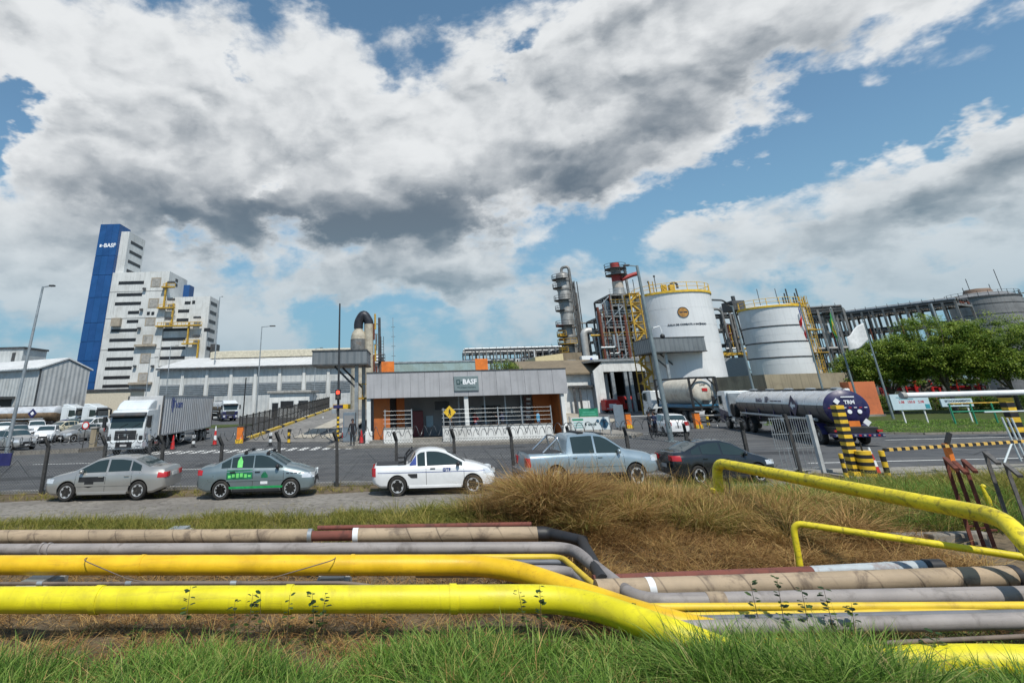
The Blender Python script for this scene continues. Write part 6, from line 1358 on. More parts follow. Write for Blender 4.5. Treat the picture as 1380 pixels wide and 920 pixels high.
# ------------------------------------------------------------------ poles, lamps, signals
def lamp(label, base, tip, Y, arm, r=.10, heads=1, m_=None, cat='street lamp'):
    b0 = A(*base, Y); t1_ = A(*tip, Y); t = thing('street_lamp', label, cat, (b0.x, Y, 0), 0, 'lamp posts'); h_ = t1_.z; lean = t1_.x - b0.x; mm = m_ or steel
    lean = max(-.25, min(.25, lean))
    MB().tube([(0, 0, 0), (lean * .5, 0, h_ * .5), (lean, 0, h_)], [r, r * .8, r * .55], 12).build('pole', mm, t, 50); MB().box(-r * 2, r * 2, -r * 2, r * 2, 0, .06).build('base_plate', mm, t)
    for k in range(heads):
        a = arm * (1 if k == 0 else -1); MB().bar((lean, 0, h_ - .05), (lean + a, 0, h_ + .02), .07).build('arm', mm, t); MB().box(min(lean + a, lean + a * 1.7), max(lean + a, lean + a * 1.7), -.14, .14, h_ - .02, h_ + .09).build('lamp_head', dsteel, t, bevel=.02)
    return t, h_
lamp('tall grey lamp post at far left, leaning into the picture edge', (8, 612), (58, 386), 39, .5, .13)
lamp('slim lamp post in front of the white warehouse roof', (345, 560), (353, 440), 62, .9, .09)
t, h_ = lamp('thick grey lamp post before the big white tank', (905, 595), (853, 358), 37.2, -.55, .17, 1, mat('lamp_post_blue_grey', (.2, .245, .26), .5, .3, var=.15))
MB().tube(sweep([(.1, -.05, h_ * .62), (.55, -.1, h_ * .63), (.6, -.1, h_ * .59)], .15, 4), .035, 6).build('camera_arm', white, t); MB().ball((.6, -.1, h_ * .57), .16, 8).build('camera_dome', black, t, 50)
lamp('grey lamp post between the two white tanks', (1020, 540), (983, 412), 52, -.3, .12, 1, MATS['lamp_post_blue_grey'])
lamp('thin lamp post before the factory block, beside the lorry', (197, 535), (202, 482), 90, .8, .09); lamp('thin lamp post at the factory block corner, left of the warehouse', (224, 535), (229, 466), 100, .8, .09); lamp('tall thin pole rising behind the factory block right side', (286, 530), (292, 400), 120, .4, .16); lamp('short lamp post on the warehouse roof line', (424, 500), (426, 469), 112, .8, .09)
# tall dark mast with a red signal
b0 = G(455, 598); t = thing('signal_mast', 'tall dark mast with a red traffic light by the weighbridge', 'traffic light', (b0.x, b0.y, 0)); zt = A(455, 409, b0.y).z
MB().tube([(0, 0, 0), (0, 0, zt)], [.10, .06], 10).build('mast', mat('mast_dark', (.03, .032, .036), .5, var=.2), t, 50)
for k in range(6): MB().lathe([(.105, .2 + k * .3), (.105, .35 + k * .3)], 10).build('mast_stripe', yellowp, t)
zs = A(455, 531, b0.y).z; MB().box(-.2, .2, -.3, -.1, zs - .4, zs + .35).build('signal_box', black, t, bevel=.02); MB().lathe([(.14, -.02), (.13, 0)], 16, (0, -.30, zs + .12), 'y').build('red_light', mat('signal_red', (.6, .03, .02), .3, emit=(1, .06, .03, 2.5)), t); MB().lathe([(.12, -.02), (.12, 0)], 16, (0, -.30, zs - .2), 'y').build('dark_light', dsteel, t)
MB().box(-.35, .35, -.2, .1, zs - 1.0, zs - .75).build('display_box', navy, t, bevel=.02); MB().box(-.45, -.1, -.3, .0, zs - 1.35, zs - 1.02).build('camera_box', steel, t, bevel=.02)
# yellow pedestrian sign
b0 = G(613, 606); t = thing('pedestrian_sign', 'yellow diamond pedestrian sign in front of the gatehouse', 'road sign', (b0.x, 38.6, .13)); zs = A(614, 555, 38.6).z - .13
MB().tube([(0, 0, 0), (0, 0, zs + .2)], .035, 8).build('post', steel, t, 50); MB().prism([(-.42, 0), (0, .42), (.42, 0), (0, -.42)], -.06, -.04).build('plate', yellowp, t, loc=(0, 0, zs)); MB().prism([(-.05, -.2), (.0, -.05), (.06, -.2), (.1, -.18), (.03, .03), (.1, -.03), (.06, .1), (-.04, .1), (-.1, 0), (-.03, .02), (-.1, -.2)], -.07, -.062).build('walker_mark', black, t, loc=(0, 0, zs)); MB().lathe([(.05, 0), (.05, .01)], 10, (0, -.07, zs + .15), 'y').build('walker_mark', black, t)
# barrier cabinets and booms
def barrier(label, px, py, boom=None):
    b0 = G(px, py); t = thing('barrier_cabinet', label, 'barrier', (b0.x, b0.y, .0), R_(3), 'orange barrier cabinets'); MB().box(-.24, .24, -.2, .2, 0.0, 1.2).build('cabinet', orange, t, bevel=.03); MB().box(-.27, .27, -.23, .23, 1.2, 1.28).build('lid', dsteel, t); MB().box(-.28, .28, -.3, -.21, 0, .3).build('striped_base', yellowp, t)
    for k in range(3): MB().bar((-.25 + k * .2, -.305, 0.02), (-.15 + k * .2, -.305, .28), .06, .01).build('base_stripe', black, t)
    if boom == 'up': MB().bar((.12, -.1, 1.05), (.16, -.1, 4.9), .09, .05).build('boom', black, t)
    if boom == 'out': MB().bar((.25, -.1, 1.0), (3.6, -.1, 1.02), .08, .05).build('boom', mat('boom_white', (.6, .6, .58), .5), t)
barrier('orange barrier cabinet with raised boom at the lane fence', 323, 597, 'up'); barrier('orange barrier cabinet beside the grey panel, right of the banner', 848, 577, 'out'); barrier('orange barrier cabinet behind the white hatchback', 941, 577, 'out')
# cones and striped delineators
def cone(label, px, py, h_=.75, kind='cone'):
    b0 = G(px, py); z = .135 if 474 < px < 500 else .01; t = thing('traffic_cone', label, 'traffic cone', (b0.x, b0.y, z), 0, 'traffic cones and delineators')
    MB().box(-.2, .2, -.2, .2, 0, .05).build('foot', black, t, bevel=.01)
    cols_ = {'cone': [orange, white, orange, white], 'red': [redp, redp, redp, redp], 'bw': [black, white, black, white], 'yb': [yellowp, black, yellowp, black], 'rw': [redp, white, redp, white]}[kind]
    for k in range(4):
        r0, r1 = (.16 - .032 * k, .16 - .032 * (k + 1)) if kind in ('cone', 'red', 'rw') else (.12, .12); MB().lathe([(r0, .05 + h_ * k / 4), (r1, .05 + h_ * (k + 1) / 4 - .003)], 14).build('ring', cols_[k], t, 50)
cone('red cone by the lorry trailer, left end of the crossing', 232, 606, .9, 'red'); cone('black and white delineator between the lorry and the crossing', 260, 603, .8, 'bw'); cone('red and white cone topped delineator before the lane fence', 289, 600, 1.3, 'rw'); cone('black and white delineator at the crossing middle', 364, 601, .85, 'bw'); cone('yellow and black delineator at the lane mouth', 389, 597, .95, 'yb'); cone('orange and white delineator far up the weighbridge lane', 435, 573, 1.0, 'cone'); cone('red cone on the pavement beside the guard', 487, 600, .8, 'red'); cone('white and dark red cone beside the chevron drum', 1181, 639, .85, 'rw'); cone('red and white delineator post by the grey booth', 463, 590, 1.5, 'rw'); cone('yellow and black drum behind the white hatchback near the tank lorry', 955, 574, 1.0, 'yb')
# grey booth beside the guard
b0 = G(471, 599); t = thing('guard_booth', 'blue grey cabinet standing behind the guard', 'cabinet', (b0.x - .1, b0.y + .9, .13)); MB().box(-.45, .45, -.35, .35, 0, 2.0).build('cabinet', mat('booth_blue_grey', (.15, .19, .23), .5, var=.1), t, bevel=.02); MB().box(-.36, .36, -.37, -.352, 1.0, 1.8).build('door_panel', greyin, t); MB().box(.25, .3, -.4, -.372, .95, 1.1).build('handle', black, t)
# black lane fence
t = thing('lane_fence', 'black steel picket fence climbing beside the weighbridge lane', 'fence', (0, 0, 0)); o = Vector((-.45, .2, 0)); nP = 26
pk = MB().box(-.05, .05, -.05, .05, 0, 1.95).mesh('fence_post', postm)
for k in range(nP): p = lane_pt(k / (nP - 1), 0) + o; inst(pk, 'fence_post', t, p)
for z in (.25, 1.0, 1.85): MB().bar(lane_pt(0, 0, z) + o, lane_pt(1, 0, z) + o, .05).build('rail', postm, t)
wb = MB()
for k in range(320): p = lane_pt(k / 319, 0) + o; wb.bar(p + Vector((0, 0, .25)), p + Vector((0, 0, 1.85)), .022)
stuff(wb.build('mesh_wires', postm, t))
# information banner right of the gatehouse
l, r = A(770, 570, 43.2), A(821, 566, 43.2); t = thing('information_banner', 'white and green information banner right of the gatehouse', 'banner', (l.x, 43.2, .13), R_(2)); w = r.x - l.x; z0, z1 = A(795, 579, 43.2).z - .13, A(795, 562, 43.2).z - .13
bn = MB().box(0, w, -.02, .02, z0, z1).build('banner_sheet', mat('banner_white', (.56, .62, .64), .6, var=.05), t)
MB().box(w * .03, w * .32, -.026, -.021, z1 - .22, z1 - .08).build('banner_heading', greenp, bn)
for k in range(3): MB().box(w * .06, w * .30, -.026, -.021, z1 - .40 - k * .16, z1 - .33 - k * .16).build('banner_line', mat('banner_teal', (.2, .42, .42), .6), bn)
MB().lathe([(.36, -.03), (.36, -.022)], 6, (w * .86, 0, (z0 + z1) / 2 - .02), 'y').build('banner_picture', mat('banner_blue', (.02, .08, .14), .6, var=.5, vs=4), bn); MB().lathe([(.12, -.03), (.12, -.022)], 12, (w * .70, 0, z1 - .28), 'y').build('banner_picture', MATS['banner_blue'], bn)
text('6 anos', .34, dgreen, bn, (w * .5, -.026, (z0 + z1) / 2 - .04), bold=.008)
za, zb_ = A(795, 561, 43.2).z - .13, A(795, 550, 43.2).z - .13; MB().box(w * .24, w * .74, -.02, .02, za, zb_).build('upper_banner', greenp, t); pg = mat('banner_pale_green', (.1, .4, .28), .6)
for k in range(2): MB().box(w * (.29 + .04 * k), w * (.69 - .03 * k), -.026, -.021, za + .12 + .16 * k, za + .17 + .16 * k).build('banner_line', pg, t)
for x in (-.1, w * .24, w * .74, w + .06): MB().bar((x, .05, 0), (x, .05, zb_ if .2 < x / w < .8 else z1 + .1), .07).build('banner_post', steel, t)
b0 = G(837, 579); t = thing('grey_panel', 'plain blue grey upright panel beside the orange cabinet', 'panel', (b0.x, b0.y, 0)); MB().box(-.42, .42, -.06, .06, .2, 2.0).build('panel', MATS['booth_blue_grey'], t, bevel=.02)
for x in (-.3, .3): MB().box(x - .04, x + .04, -.04, .04, 0, .2).build('foot', dsteel, t)
# flags
def flag_pole(label, base, tip, Y, paints, w_, h_, kind):
    b0, t1_ = A(*base, Y), A(*tip, Y); t = thing('flag_pole', label, 'flag', ((b0.x + t1_.x) / 2, Y, 0), 0, 'flag poles'); zt = t1_.z; MB().tube([(0, 0, 0), (0, 0, zt)], [.11, .05], 10).build('pole', MATS['lamp_post_blue_grey'], t, 50); MB().ball((0, 0, zt + .06), .09, 8).build('finial', steel, t, 50)
    if not paints: return
    nu, nv = 14, 12; fl = MB()
    for i in range(nu + 1):
        for j in range(nv + 1):
            u, v = i / nu, j / nv
            if kind == 'hang': x = -.12 - (.30 + .22 * math.sin(3 * v + 1)) * u * w_ * .4; y = .12 * math.sin(u * 7 + v * 3) * u; z = zt - .3 - v * h_ - u * h_ * .35
            else: x = -u * w_; y = .3 * math.sin(u * 5 + v) * u; z = zt - .15 - v * h_ * (1 - .15 * u) - u * (h_ * .75) + .12 * math.sin(u * 6 + v * 2)
            fl.v.append((x, y, z))
    for i in range(nu):
        for j in range(nv):
            fl.f.append((i * (nv + 1) + j, i * (nv + 1) + j + 1, (i + 1) * (nv + 1) + j + 1, (i + 1) * (nv + 1) + j)); u, v = (i + .5) / nu, (j + .5) / nv
            k = 0
            if len(paints) == 3 and kind == 'hang' and label.startswith('flag pole with red'): k = 2 if (u < .34 and v < .34) else (0 if int(v * 4) % 2 else 1)
            elif len(paints) == 3: k = 2 if math.hypot(u - .5, (v - .5)) < .16 else 1 if abs(u - .5) / .42 + abs(v - .5) / .42 < 1 else 0
            fl.mi.append(k)
    o_ = fl.build('flag', paints, t, 60); sd_ = o_.modifiers.new('thick', 'SOLIDIFY'); sd_.thickness = .01
fr, fw, fbl, fgr, fye = (mat('flag_' + n_, c_, .8, var=.12) for n_, c_ in (('red', (.45, .02, .025)), ('white', (.62, .63, .64)), ('blue', (.03, .06, .2)), ('green', (.02, .25, .07)), ('yellow', (.6, .42, .02))))
flag_pole('flag pole with red, white and blue flag before the banded tank', (1108, 527), (1078, 408), 54, [fr, fw, fbl], 1.6, 2.6, 'hang'); flag_pole('flag pole with limp green and yellow flag', (1150, 526), (1121, 416), 54, [fgr, fye, fbl], 1.5, 2.2, 'hang'); flag_pole('flag pole with a billowing white flag beside the trees', (1196, 536), (1163, 433), 53, [fw], 2.3, 1.7, 'fly')
# lawn signs
def lawn_sign(label, x0, x1, y0, y1, Y, legs, rows):
    l, r = A(x0, (y0 + y1) / 2, Y), A(x1, (y0 + y1) / 2, Y); t = thing('lawn_sign', label, 'sign', (l.x, Y, .1), R_(-6), 'signs on the lawn'); w = r.x - l.x; z0, z1 = A((x0 + x1) / 2, y1, Y).z - .1, A((x0 + x1) / 2, y0, Y).z - .1
    bd = MB().box(0, w, -.03, .03, z0, z1).build('board', mat('sign_pale_blue', (.50, .62, .68), .5, var=.05), t, bevel=.008); MB().box(-.02, w + .02, .031, .07, z0 - .02, z1 + .02).build('board_frame', steel, t)
    for f in legs: MB().bar((w * f, .09, 0), (w * f, .09, z1 - .1), .08).build('leg', white, t)
    for s_, sz, fx, fz, m_ in rows: text(s_, sz, m_, bd, (w * fx, -.036, z0 + (z1 - z0) * fz), bold=.006)
    return t, bd, w, z0, z1
redl = mat('lettering_red', (.5, .04, .05), .5)
t, bd, w, z0, z1 = lawn_sign('larger pale blue sign with red figures, left one on the lawn', 1201, 1248, 531, 552, 47, (.24, .82), [('1.08', .26, .26, .50, redl), ('150.0', .26, .52, .50, redl), ('2.08', .26, .78, .50, redl)])
for (a_, c_, f_) in ((.15, .52, .80), (.55, .80, .82), (.22, .6, .70)): MB().box(w * a_, w * c_, -.037, -.031, z0 + (z1 - z0) * f_ - .035, z0 + (z1 - z0) * f_ + .035).build('print_line', mat('print_teal', (.16, .34, .42), .6), bd)
MB().box(w * .86, w * .98, -.04, -.032, z0 + .08, z0 + .42).build('sign_square', mat('sign_teal', (.04, .28, .34), .5), bd)
t, bd, w, z0, z1 = lawn_sign('smaller pale blue sign with two dark lines, right one on the lawn', 1268, 1307, 537, 547.5, 46, (.25, .82), [('ESTACIONAMENTO', .21, .53, .70, dtext)])
for (a_, c_) in ((.17, .36), (.39, .62), (.66, .90)): MB().box(w * a_, w * c_, -.037, -.031, z0 + (z1 - z0) * .20, z0 + (z1 - z0) * .36).build('print_line', dtext, bd)
# white height bar with its striped posts
Yb = 34.; l, r = A(1217, 530.5, Yb), A(1440, 529, Yb); t = thing('height_bar', 'long white horizontal pole carried by a striped post at right', 'barrier', (l.x, Yb, .0)); zb_ = (l.z + r.z) / 2; MB().tube([(0, 0, zb_), (r.x - l.x, 0, zb_)], .15, 14).build('pole', white, t, 50); MB().tube([(-.15, 0, zb_), (.1, 0, zb_)], .19, 14).build('end_cap', concrete, t, 50)
xp = A(1374, 565, Yb).x - l.x
for k in range(9): MB().box(xp - .24, xp + .24, .16, .56, k * zb_ / 9, (k + 1) * zb_ / 9 - .002).build('post_band', yellowp if k % 2 else black, t)
MB().box(xp - .1, xp + .1, .0, .5, zb_ + .152, zb_ + .3).build('bracket', black, t); xq = r.x - l.x - .4; MB().bar((xq, .3, 0), (xq, .3, zb_ + .1), .3).build('far_post', steel, t)
# striped posts near the fence end
def striped(name, label, px, py, ptop, w_, n, shape='box', cat='post'):
    b0 = G(px, py); zt = A(ptop[0], ptop[1], b0.y).z; t = thing(name, label, cat, (b0.x, b0.y, 0), 0, 'black and yellow posts')
    for k in range(n):
        m_ = yellowp if k % 2 == 0 else black; z0, z1 = zt * k / n, zt * (k + 1) / n - .001
        if shape == 'box': MB().box(-w_, w_, -w_, w_, z0, z1).build('band', m_, t)
        else: MB().lathe([(w_, z0), (w_, z1)], 14).build('band', m_, t, 50)
    return t, zt
t, zt = striped('striped_post', 'tall black and yellow striped post before the tank lorry', 1154, 641, (1126, 546), .15, 19); MB().box(-.22, .22, -.22, .22, 0, .16).build('foot', yellowp, t)
striped('bollard', 'short striped bollard just left of the tall striped post', 1141, 643, (1133, 611), .07, 5, 'tube', 'bollard')
b0 = G(1172, 642); t = thing('chevron_drum', 'squat drum with black and yellow chevrons beside the tall post', 'drum', (b0.x, b0.y, 0)); zt = .85
for k in range(7): MB().lathe([(.25, zt * k / 7), (.25, zt * (k + 1) / 7 - .002)], 16).build('band', yellowp if k % 2 == 0 else black, t, 50)
MB().tube([(0, 0, zt), (0, 0, zt + .3)], .03, 6).build('top_pin', black, t)
t, zt = striped('barrier_post', 'striped end post carrying the striped boom', 1198, 644, (1189, 607), .09, 5, 'tube', 'post')
Yq = G(1198, 644).y; l, r = A(1191, 606, Yq), A(1383, 594, Yq + 1.2); t = thing('striped_boom', 'long black and yellow striped boom across the right entrance', 'barrier', (0, 0, 0)); n = 46; q_ = r + (r - l) * .25
for k in range(n): MB().bar(lerp(l, q_, k / n), lerp(l, q_, (k + .995) / n), .10, .10).build('boom_band', mat('boom_yellow', (.66, .42, .1), .5, var=.1) if k % 2 else black, t)
b0 = G(1303, 650); tp = A(1283, 598, Yq + .5); u = thing('boom_rest', 'orange rest post with a black tip under the striped boom', 'post', (tp.x, Yq + .75, 0)); MB().bar((0, 0, 0), (0, 0, tp.z), .17).build('post', orange, u); MB().bar((0, -.05, tp.z), (.22, -.05, tp.z + .35), .12).build('tip', black, u)
# white pipe trestle at the right edge
Yx = 24.3; t = thing('pipe_trestle', 'white pipe trestle leaning at the right edge beyond the boom', 'trestle', A(1366, 600, Yx)); t.location.z = 0; o = Vector(t.location)
for (xa, ya, xb, yb) in ((1350, 562, 1378, 625), (1357, 563, 1386, 622), (1363, 563, 1392, 622)): p, q = A(xa, ya, Yx), A(xb, yb, Yx); p.x, q.x = p.x - o.x, q.x - o.x; MB().tube([(p.x, 0, p.z), (q.x * .2 + p.x * .8 + .15, .05, 0)], .035, 8).build('leg', mat('trestle_white', (.5, .56, .57), .5, var=.1), t, 50)
p, q = A(1360, 597, Yx), A(1343, 622, Yx); MB().tube([(p.x - o.x, -.1, p.z), (q.x - o.x, -.3, 0)], .035, 8).build('strut', MATS['trestle_white'], t, 50); MB().tube([(-.7, 0, 1.9), (1.2, 0, 1.9)], .03, 8).build('cross_bar', MATS['trestle_white'], t, 50)
# bent angle-iron posts near the right edge
gpost = mat('old_grey_iron', (.13, .125, .12), .8, .3, var=.3, vs=8, dirt=(.16, .09, .05), dirt_amt=.4, dirt_s=6)
for (bx, by, tx, ty, m_, lab) in [(1312, 737, 1273.5, 617, rust, 'rusty bent iron post, leftmost of the three rusty ones'), (1327, 737, 1286, 622, rust, 'rusty bent iron post, middle of the three rusty ones'), (1342, 740, 1298, 620, rust, 'rusty bent iron post, right of the three rusty ones'), (1374, 747, 1327, 609, gpost, 'grey bent iron post standing right of the rusty posts'), (1402, 752, 1355, 625, gpost, 'grey bent iron post, second from the right edge'), (1426, 752, 1382, 615, gpost, 'grey bent iron post cut by the right edge')]:
    b0 = G(bx, by); tp = A(tx, ty, b0.y); z0 = gh(b0.x, b0.y) - .3; t = thing('bent_post', lab, 'post', (b0.x, b0.y, z0), 0, 'bent iron posts'); h_ = tp.z - z0; lean = max(-.2, min(.2, tp.x - b0.x))
    q_ = Vector((lean, 0, h_)); MB().bar((0, 0, 0), q_, .075, .02).build('upright', m_, t); MB().bar((.03, .03, 0), q_ + Vector((.03, .03, 0)), .02, .07).build('upright_flange', m_, t); MB().bar(q_, q_ + Vector((-.22, -.42, -.16)), .075, .05).build('bent_arm', m_, t); MB().bar((0, .01, h_ * .35), (.16, .01, h_ * .35), .03).build('wire_lug', m_, t)
# low stone kerb blocks in the ditch under the yellow pipe
for k, (px, py, L_) in enumerate(((1240, 722, 1.4), (1290, 724, 1.2), (1225, 752, .9))):
    b0 = G(px, py, .1); t = MB().box(-L_ / 2, L_ / 2, -.12, .12, -.25, .12).build('stone_block', concrete_d, bevel=.03, loc=(b0.x, b0.y, gh(b0.x, b0.y) + .05), rz=R_(random.uniform(-6, 6))); tag(t, ['long dark stone block under the arched pipe, left one', 'long dark stone block under the arched pipe, right one', 'short stone block at the foot of the grass bank'][k], 'stone block', 'stone blocks in the ditch')
# gate pillar and little sign by the lorry
b0 = G(124, 607); t = thing('gate_pillar', 'beige concrete gate pillar beside the white lorry cab', 'pillar', (b0.x, b0.y, 0)); MB().box(-.2, .2, -.2, .2, 0, 1.5).build('pillar', bm_, t, bevel=.02); MB().box(-.25, .25, -.25, .25, 1.503, 1.6).build('cap', concrete, t)
b0 = G(110, 609); t = thing('sign_post', 'thin post with a small red and white sign by the gate pillar', 'road sign', (b0.x, b0.y, 0)); MB().tube([(0, 0, 0), (0, 0, 2.0)], .035, 8).build('post', postm, t, 50); MB().lathe([(.26, -.05), (.26, -.03)], 16, (0, 0, 1.75), 'y').build('disc', redp, t); MB().lathe([(.18, -.06), (.18, -.052)], 16, (0, 0, 1.75), 'y').build('disc_centre', white, t)
for k, (px, py) in enumerate(((211, 612),)):
    b0 = G(px, py); t = thing('bent_pole', 'dark bent post with a pale top at the crossing beside the lorry', 'post', (b0.x, b0.y - 1, 0)); MB().bar((0, 0, 0), (-.1, 0, .9), .12).build('shaft', postm, t); MB().bar((-.1, 0, .9), (-.2, 0, 1.25), .12).build('tip', concrete, t)
# ------------------------------------------------------------------ people
def person(label, loc, rz, shirt, trousers, h_=1.72, pose=0, hair=hairm, sit=False, cat='person', cap=None):
    t = thing('person', label, cat, loc, rz, 'people'); k = h_ / 1.75
    V, E_, Rr = [], [], []
    def v(x, y, z, r): V.append((x * k, y * k, z * k)); Rr.append(r * k); return len(V) - 1
    hip = .45 + .07 if sit else .93
    dz = hip - .93
    pel = v(0, 0, hip, .135); wa = v(0, .01, 1.10 + dz, .125); ch = v(0, .0, 1.30 + dz, .155); sh = v(0, .0, 1.43 + dz, .10); nk = v(0, -.01, 1.50 + dz, .055); hd0 = v(0, -.02, 1.57 + dz, .075); hd = v(0, -.02, 1.66 + dz, .098); hd2 = v(0, -.01, 1.735 + dz, .062)
    for a_, c_ in ((pel, wa), (wa, ch), (ch, sh), (sh, nk), (nk, hd0), (hd0, hd), (hd, hd2)): E_.append((a_, c_))
    nose = v(0, -.118, 1.645 + dz, .014); E_.append((hd, nose))
    for sg in (-1, 1):
        so_ = v(sg * .185, .0, 1.41 + dz, .062); E_.append((sh, so_))
        if pose == 1: el_ = v(sg * .27, -.08, 1.16 + dz, .046); wr = v(sg * .12, -.30, 1.18 + dz, .034); hn = v(sg * .06, -.34, 1.20 + dz, .036)
        elif pose == 2 and sg > 0: el_ = v(.28, -.16, 1.20 + dz, .046); wr = v(.22, -.38, 1.32 + dz, .034); hn = v(.2, -.45, 1.36 + dz, .036)
        else: el_ = v(sg * .25, .03, 1.13 + dz, .046); wr = v(sg * .26, -.03, .89 + dz, .034); hn = v(sg * .255, -.045, .81 + dz, .038)
        E_ += [(so_, el_), (el_, wr), (wr, hn)]
        d_ = (Vector(V[hn]) - Vector(V[wr])).normalized()
        for f in range(4): p = Vector(V[hn]) / k + d_ * (.065 + .01 * (f in (1, 2))) + Vector((.0, (f - 1.5) * .02, 0)); q = v(p.x, p.y, p.z, .010); E_.append((hn, q))
        th = Vector(V[wr]) / k + d_ * .05 + Vector((-sg * .035, -.03, 0)); q = v(th.x, th.y, th.z, .012); E_.append((hn, q))
        st = .06 if pose != 3 else .16 * sg
        if sit: kn = v(sg * .10, -.42, .50, .075); an = v(sg * .10, -.40, .10, .05); hp = v(sg * .09, -.05, hip - .03, .105)
        else: hp = v(sg * .09, 0, .86, .105); kn = v(sg * .10, -.02 - st * .4, .48, .072); an = v(sg * .105, .02 + st * .2, .09, .048)
        to = v(sg * .115, V[an][1] / k - .15, .04, .04); E_ += [(pel, hp), (hp, kn), (kn, an), (an, to)]
    me = bpy.data.meshes.new('body'); me.from_pydata(V, E_, []); ob = bpy.data.objects.new('tmp_p', me); COL.objects.link(ob)
    sk = ob.modifiers.new('s', 'SKIN'); sk.use_smooth_shade = True
    for i, d_ in enumerate(me.skin_vertices[0].data): d_.radius = (Rr[i], Rr[i]); d_.use_root = (i == 0)
    sb_ = ob.modifiers.new('sub', 'SUBSURF'); sb_.levels = 1; sb_.render_levels = 1
    dg = bpy.context.evaluated_depsgraph_get(); res = bpy.data.meshes.new_from_object(ob.evaluated_get(dg)); bpy.data.objects.remove(ob)
    res.materials.clear()
    for m_ in (shirt, trousers, skin1, black): res.materials.append(m_)
    for p in res.polygons:
        c = p.center / k; z = c.z
        if z > 1.49 + dz: i = 2
        elif z < .085: i = 3
        elif (abs(c.x) < .20 and z < hip + .02) or (sit and z < hip + .06): i = 1
        elif (abs(c.x) > .2 and z < .92 + dz) or c.y < -.27: i = 2
        else: i = 0
        p.material_index = i; p.use_smooth = True
    inst(res, 'body', t)
    hm = MB().lathe([(.001, .112), (.06, .10), (.098, .055), (.112, 0), (.108, -.05)], 14); o_ = hm.build('cap' if cap else 'hair', cap or hair, t, 60, loc=(0, .012 * k, (1.675 + dz) * k)); o_.scale = (k, k * 1.05, k)
    return t
dk = mat('cloth_black', (.018, .018, .022), .9, var=.2); nv_ = mat('cloth_navy', (.02, .03, .07), .9, var=.2); bl_ = mat('cloth_blue', (.09, .30, .48), .9, var=.15); rd_ = mat('cloth_red', (.28, .03, .035), .9, var=.15); jn = mat('cloth_denim', (.04, .06, .11), .9, var=.2); tl_ = mat('cloth_teal', (.05, .16, .2), .9, var=.2); wh_ = mat('cloth_white', (.55, .55, .54), .9, var=.1)
g0 = G(475, 601, .13); person('guard in black uniform standing by the blue grey cabinet', (g0.x, g0.y, .13), R_(10), dk, dk, 1.66, cap=dk)
g1 = G(879, 592); person('guard in black leaning beside the white hatchback', (g1.x, g1.y, .008), R_(60), dk, dk, 1.75, 3, cap=dk); g2 = G(889, 590.5); person('second guard in dark blue next to the hatchback', (g2.x, g2.y + .4, .008), R_(-60), nv_, dk, 1.7, 1)
def in_gate(label, px, ly, *a, **kw):
    x = GX(px, 570, ly); ex = Vector((math.cos(gh_rz), math.sin(gh_rz), 0)); ey = Vector((-ex.y, ex.x, 0)); p = GO + ex * x + ey * ly; return person(label, (p.x, p.y, GO.z + .16), *a, **kw)
in_gate('person in a light blue shirt on the gatehouse porch', 726, .75, R_(60), bl_, jn, 1.68); in_gate('person in a dark red shirt on the gatehouse porch', 640.5, 1.2, R_(120), rd_, jn, 1.7, 1); in_gate('person in a teal shirt beside the one in red', 633.5, 1.6, R_(-60), tl_, jn, 1.66); in_gate('person in black at the reception window, left of two', 666, 1.3, R_(160), dk, dk, 1.7); in_gate('person in navy at the reception window, right of two', 677.5, .9, R_(-110), nv_, dk, 1.74, 2); in_gate('seated person in dark clothes on the porch bench', 608, .9, R_(20), dk, jn, 1.7, 0, sit=True); in_gate('person in black standing beside the left orange wall', 514.5, 1.2, R_(-40), dk, dk, 1.7)
# ------------------------------------------------------------------ vegetation
def leaf_mat(name, ramp, rough=.6, trans=.35):
    """blade or leaf colour from a per-blade random number, partly translucent"""
    M = bpy.data.materials.new(name); M.use_nodes = True; MATS[name] = M; nt = M.node_tree; nt.nodes.clear(); n = NB(nt)
    at = n.n('ShaderNodeAttribute', attribute_name='rnd'); cr = n.n('ShaderNodeValToRGB'); n.put(cr.inputs[0], at.outputs['Fac'])
    els = cr.color_ramp.elements
    while len(els) < len(ramp): els.new(.5)
    for e_, (p, c) in zip(els, ramp): e_.position = p; e_.color = (*c, 1)
    d = n.n('ShaderNodeBsdfPrincipled'); n.put(d.inputs['Base Color'], cr.outputs[0]); d.inputs['Roughness'].default_value = rough; d.inputs['Specular IOR Level'].default_value = .3
    tr_ = n.n('ShaderNodeBsdfTranslucent'); n.put(tr_.inputs[0], cr.outputs[0]); mx = n.n('ShaderNodeMixShader'); mx.inputs[0].default_value = trans
    nt.links.new(d.outputs[0], mx.inputs[1]); nt.links.new(tr_.outputs[0], mx.inputs[2]); o = n.n('ShaderNodeOutputMaterial'); nt.links.new(mx.outputs[0], o.inputs[0]); return M
GRASS = leaf_mat('grass_green', [(0, (.03, .07, .010)), (.3, (.085, .18, .025)), (.62, (.19, .33, .05)), (.85, (.33, .42, .11)), (1, (.45, .36, .16))])
STRAW = leaf_mat('grass_straw', [(0, (.16, .08, .03)), (.35, (.36, .21, .075)), (.72, (.56, .38, .15)), (.9, (.30, .27, .07)), (1, (.12, .15, .03))], .7, .25)
VERGE = leaf_mat('grass_verge', [(0, (.07, .09, .016)), (.4, (.19, .20, .035)), (.7, (.31, .27, .06)), (1, (.45, .34, .12))], .7, .3)
ghv = np.vectorize(gh)
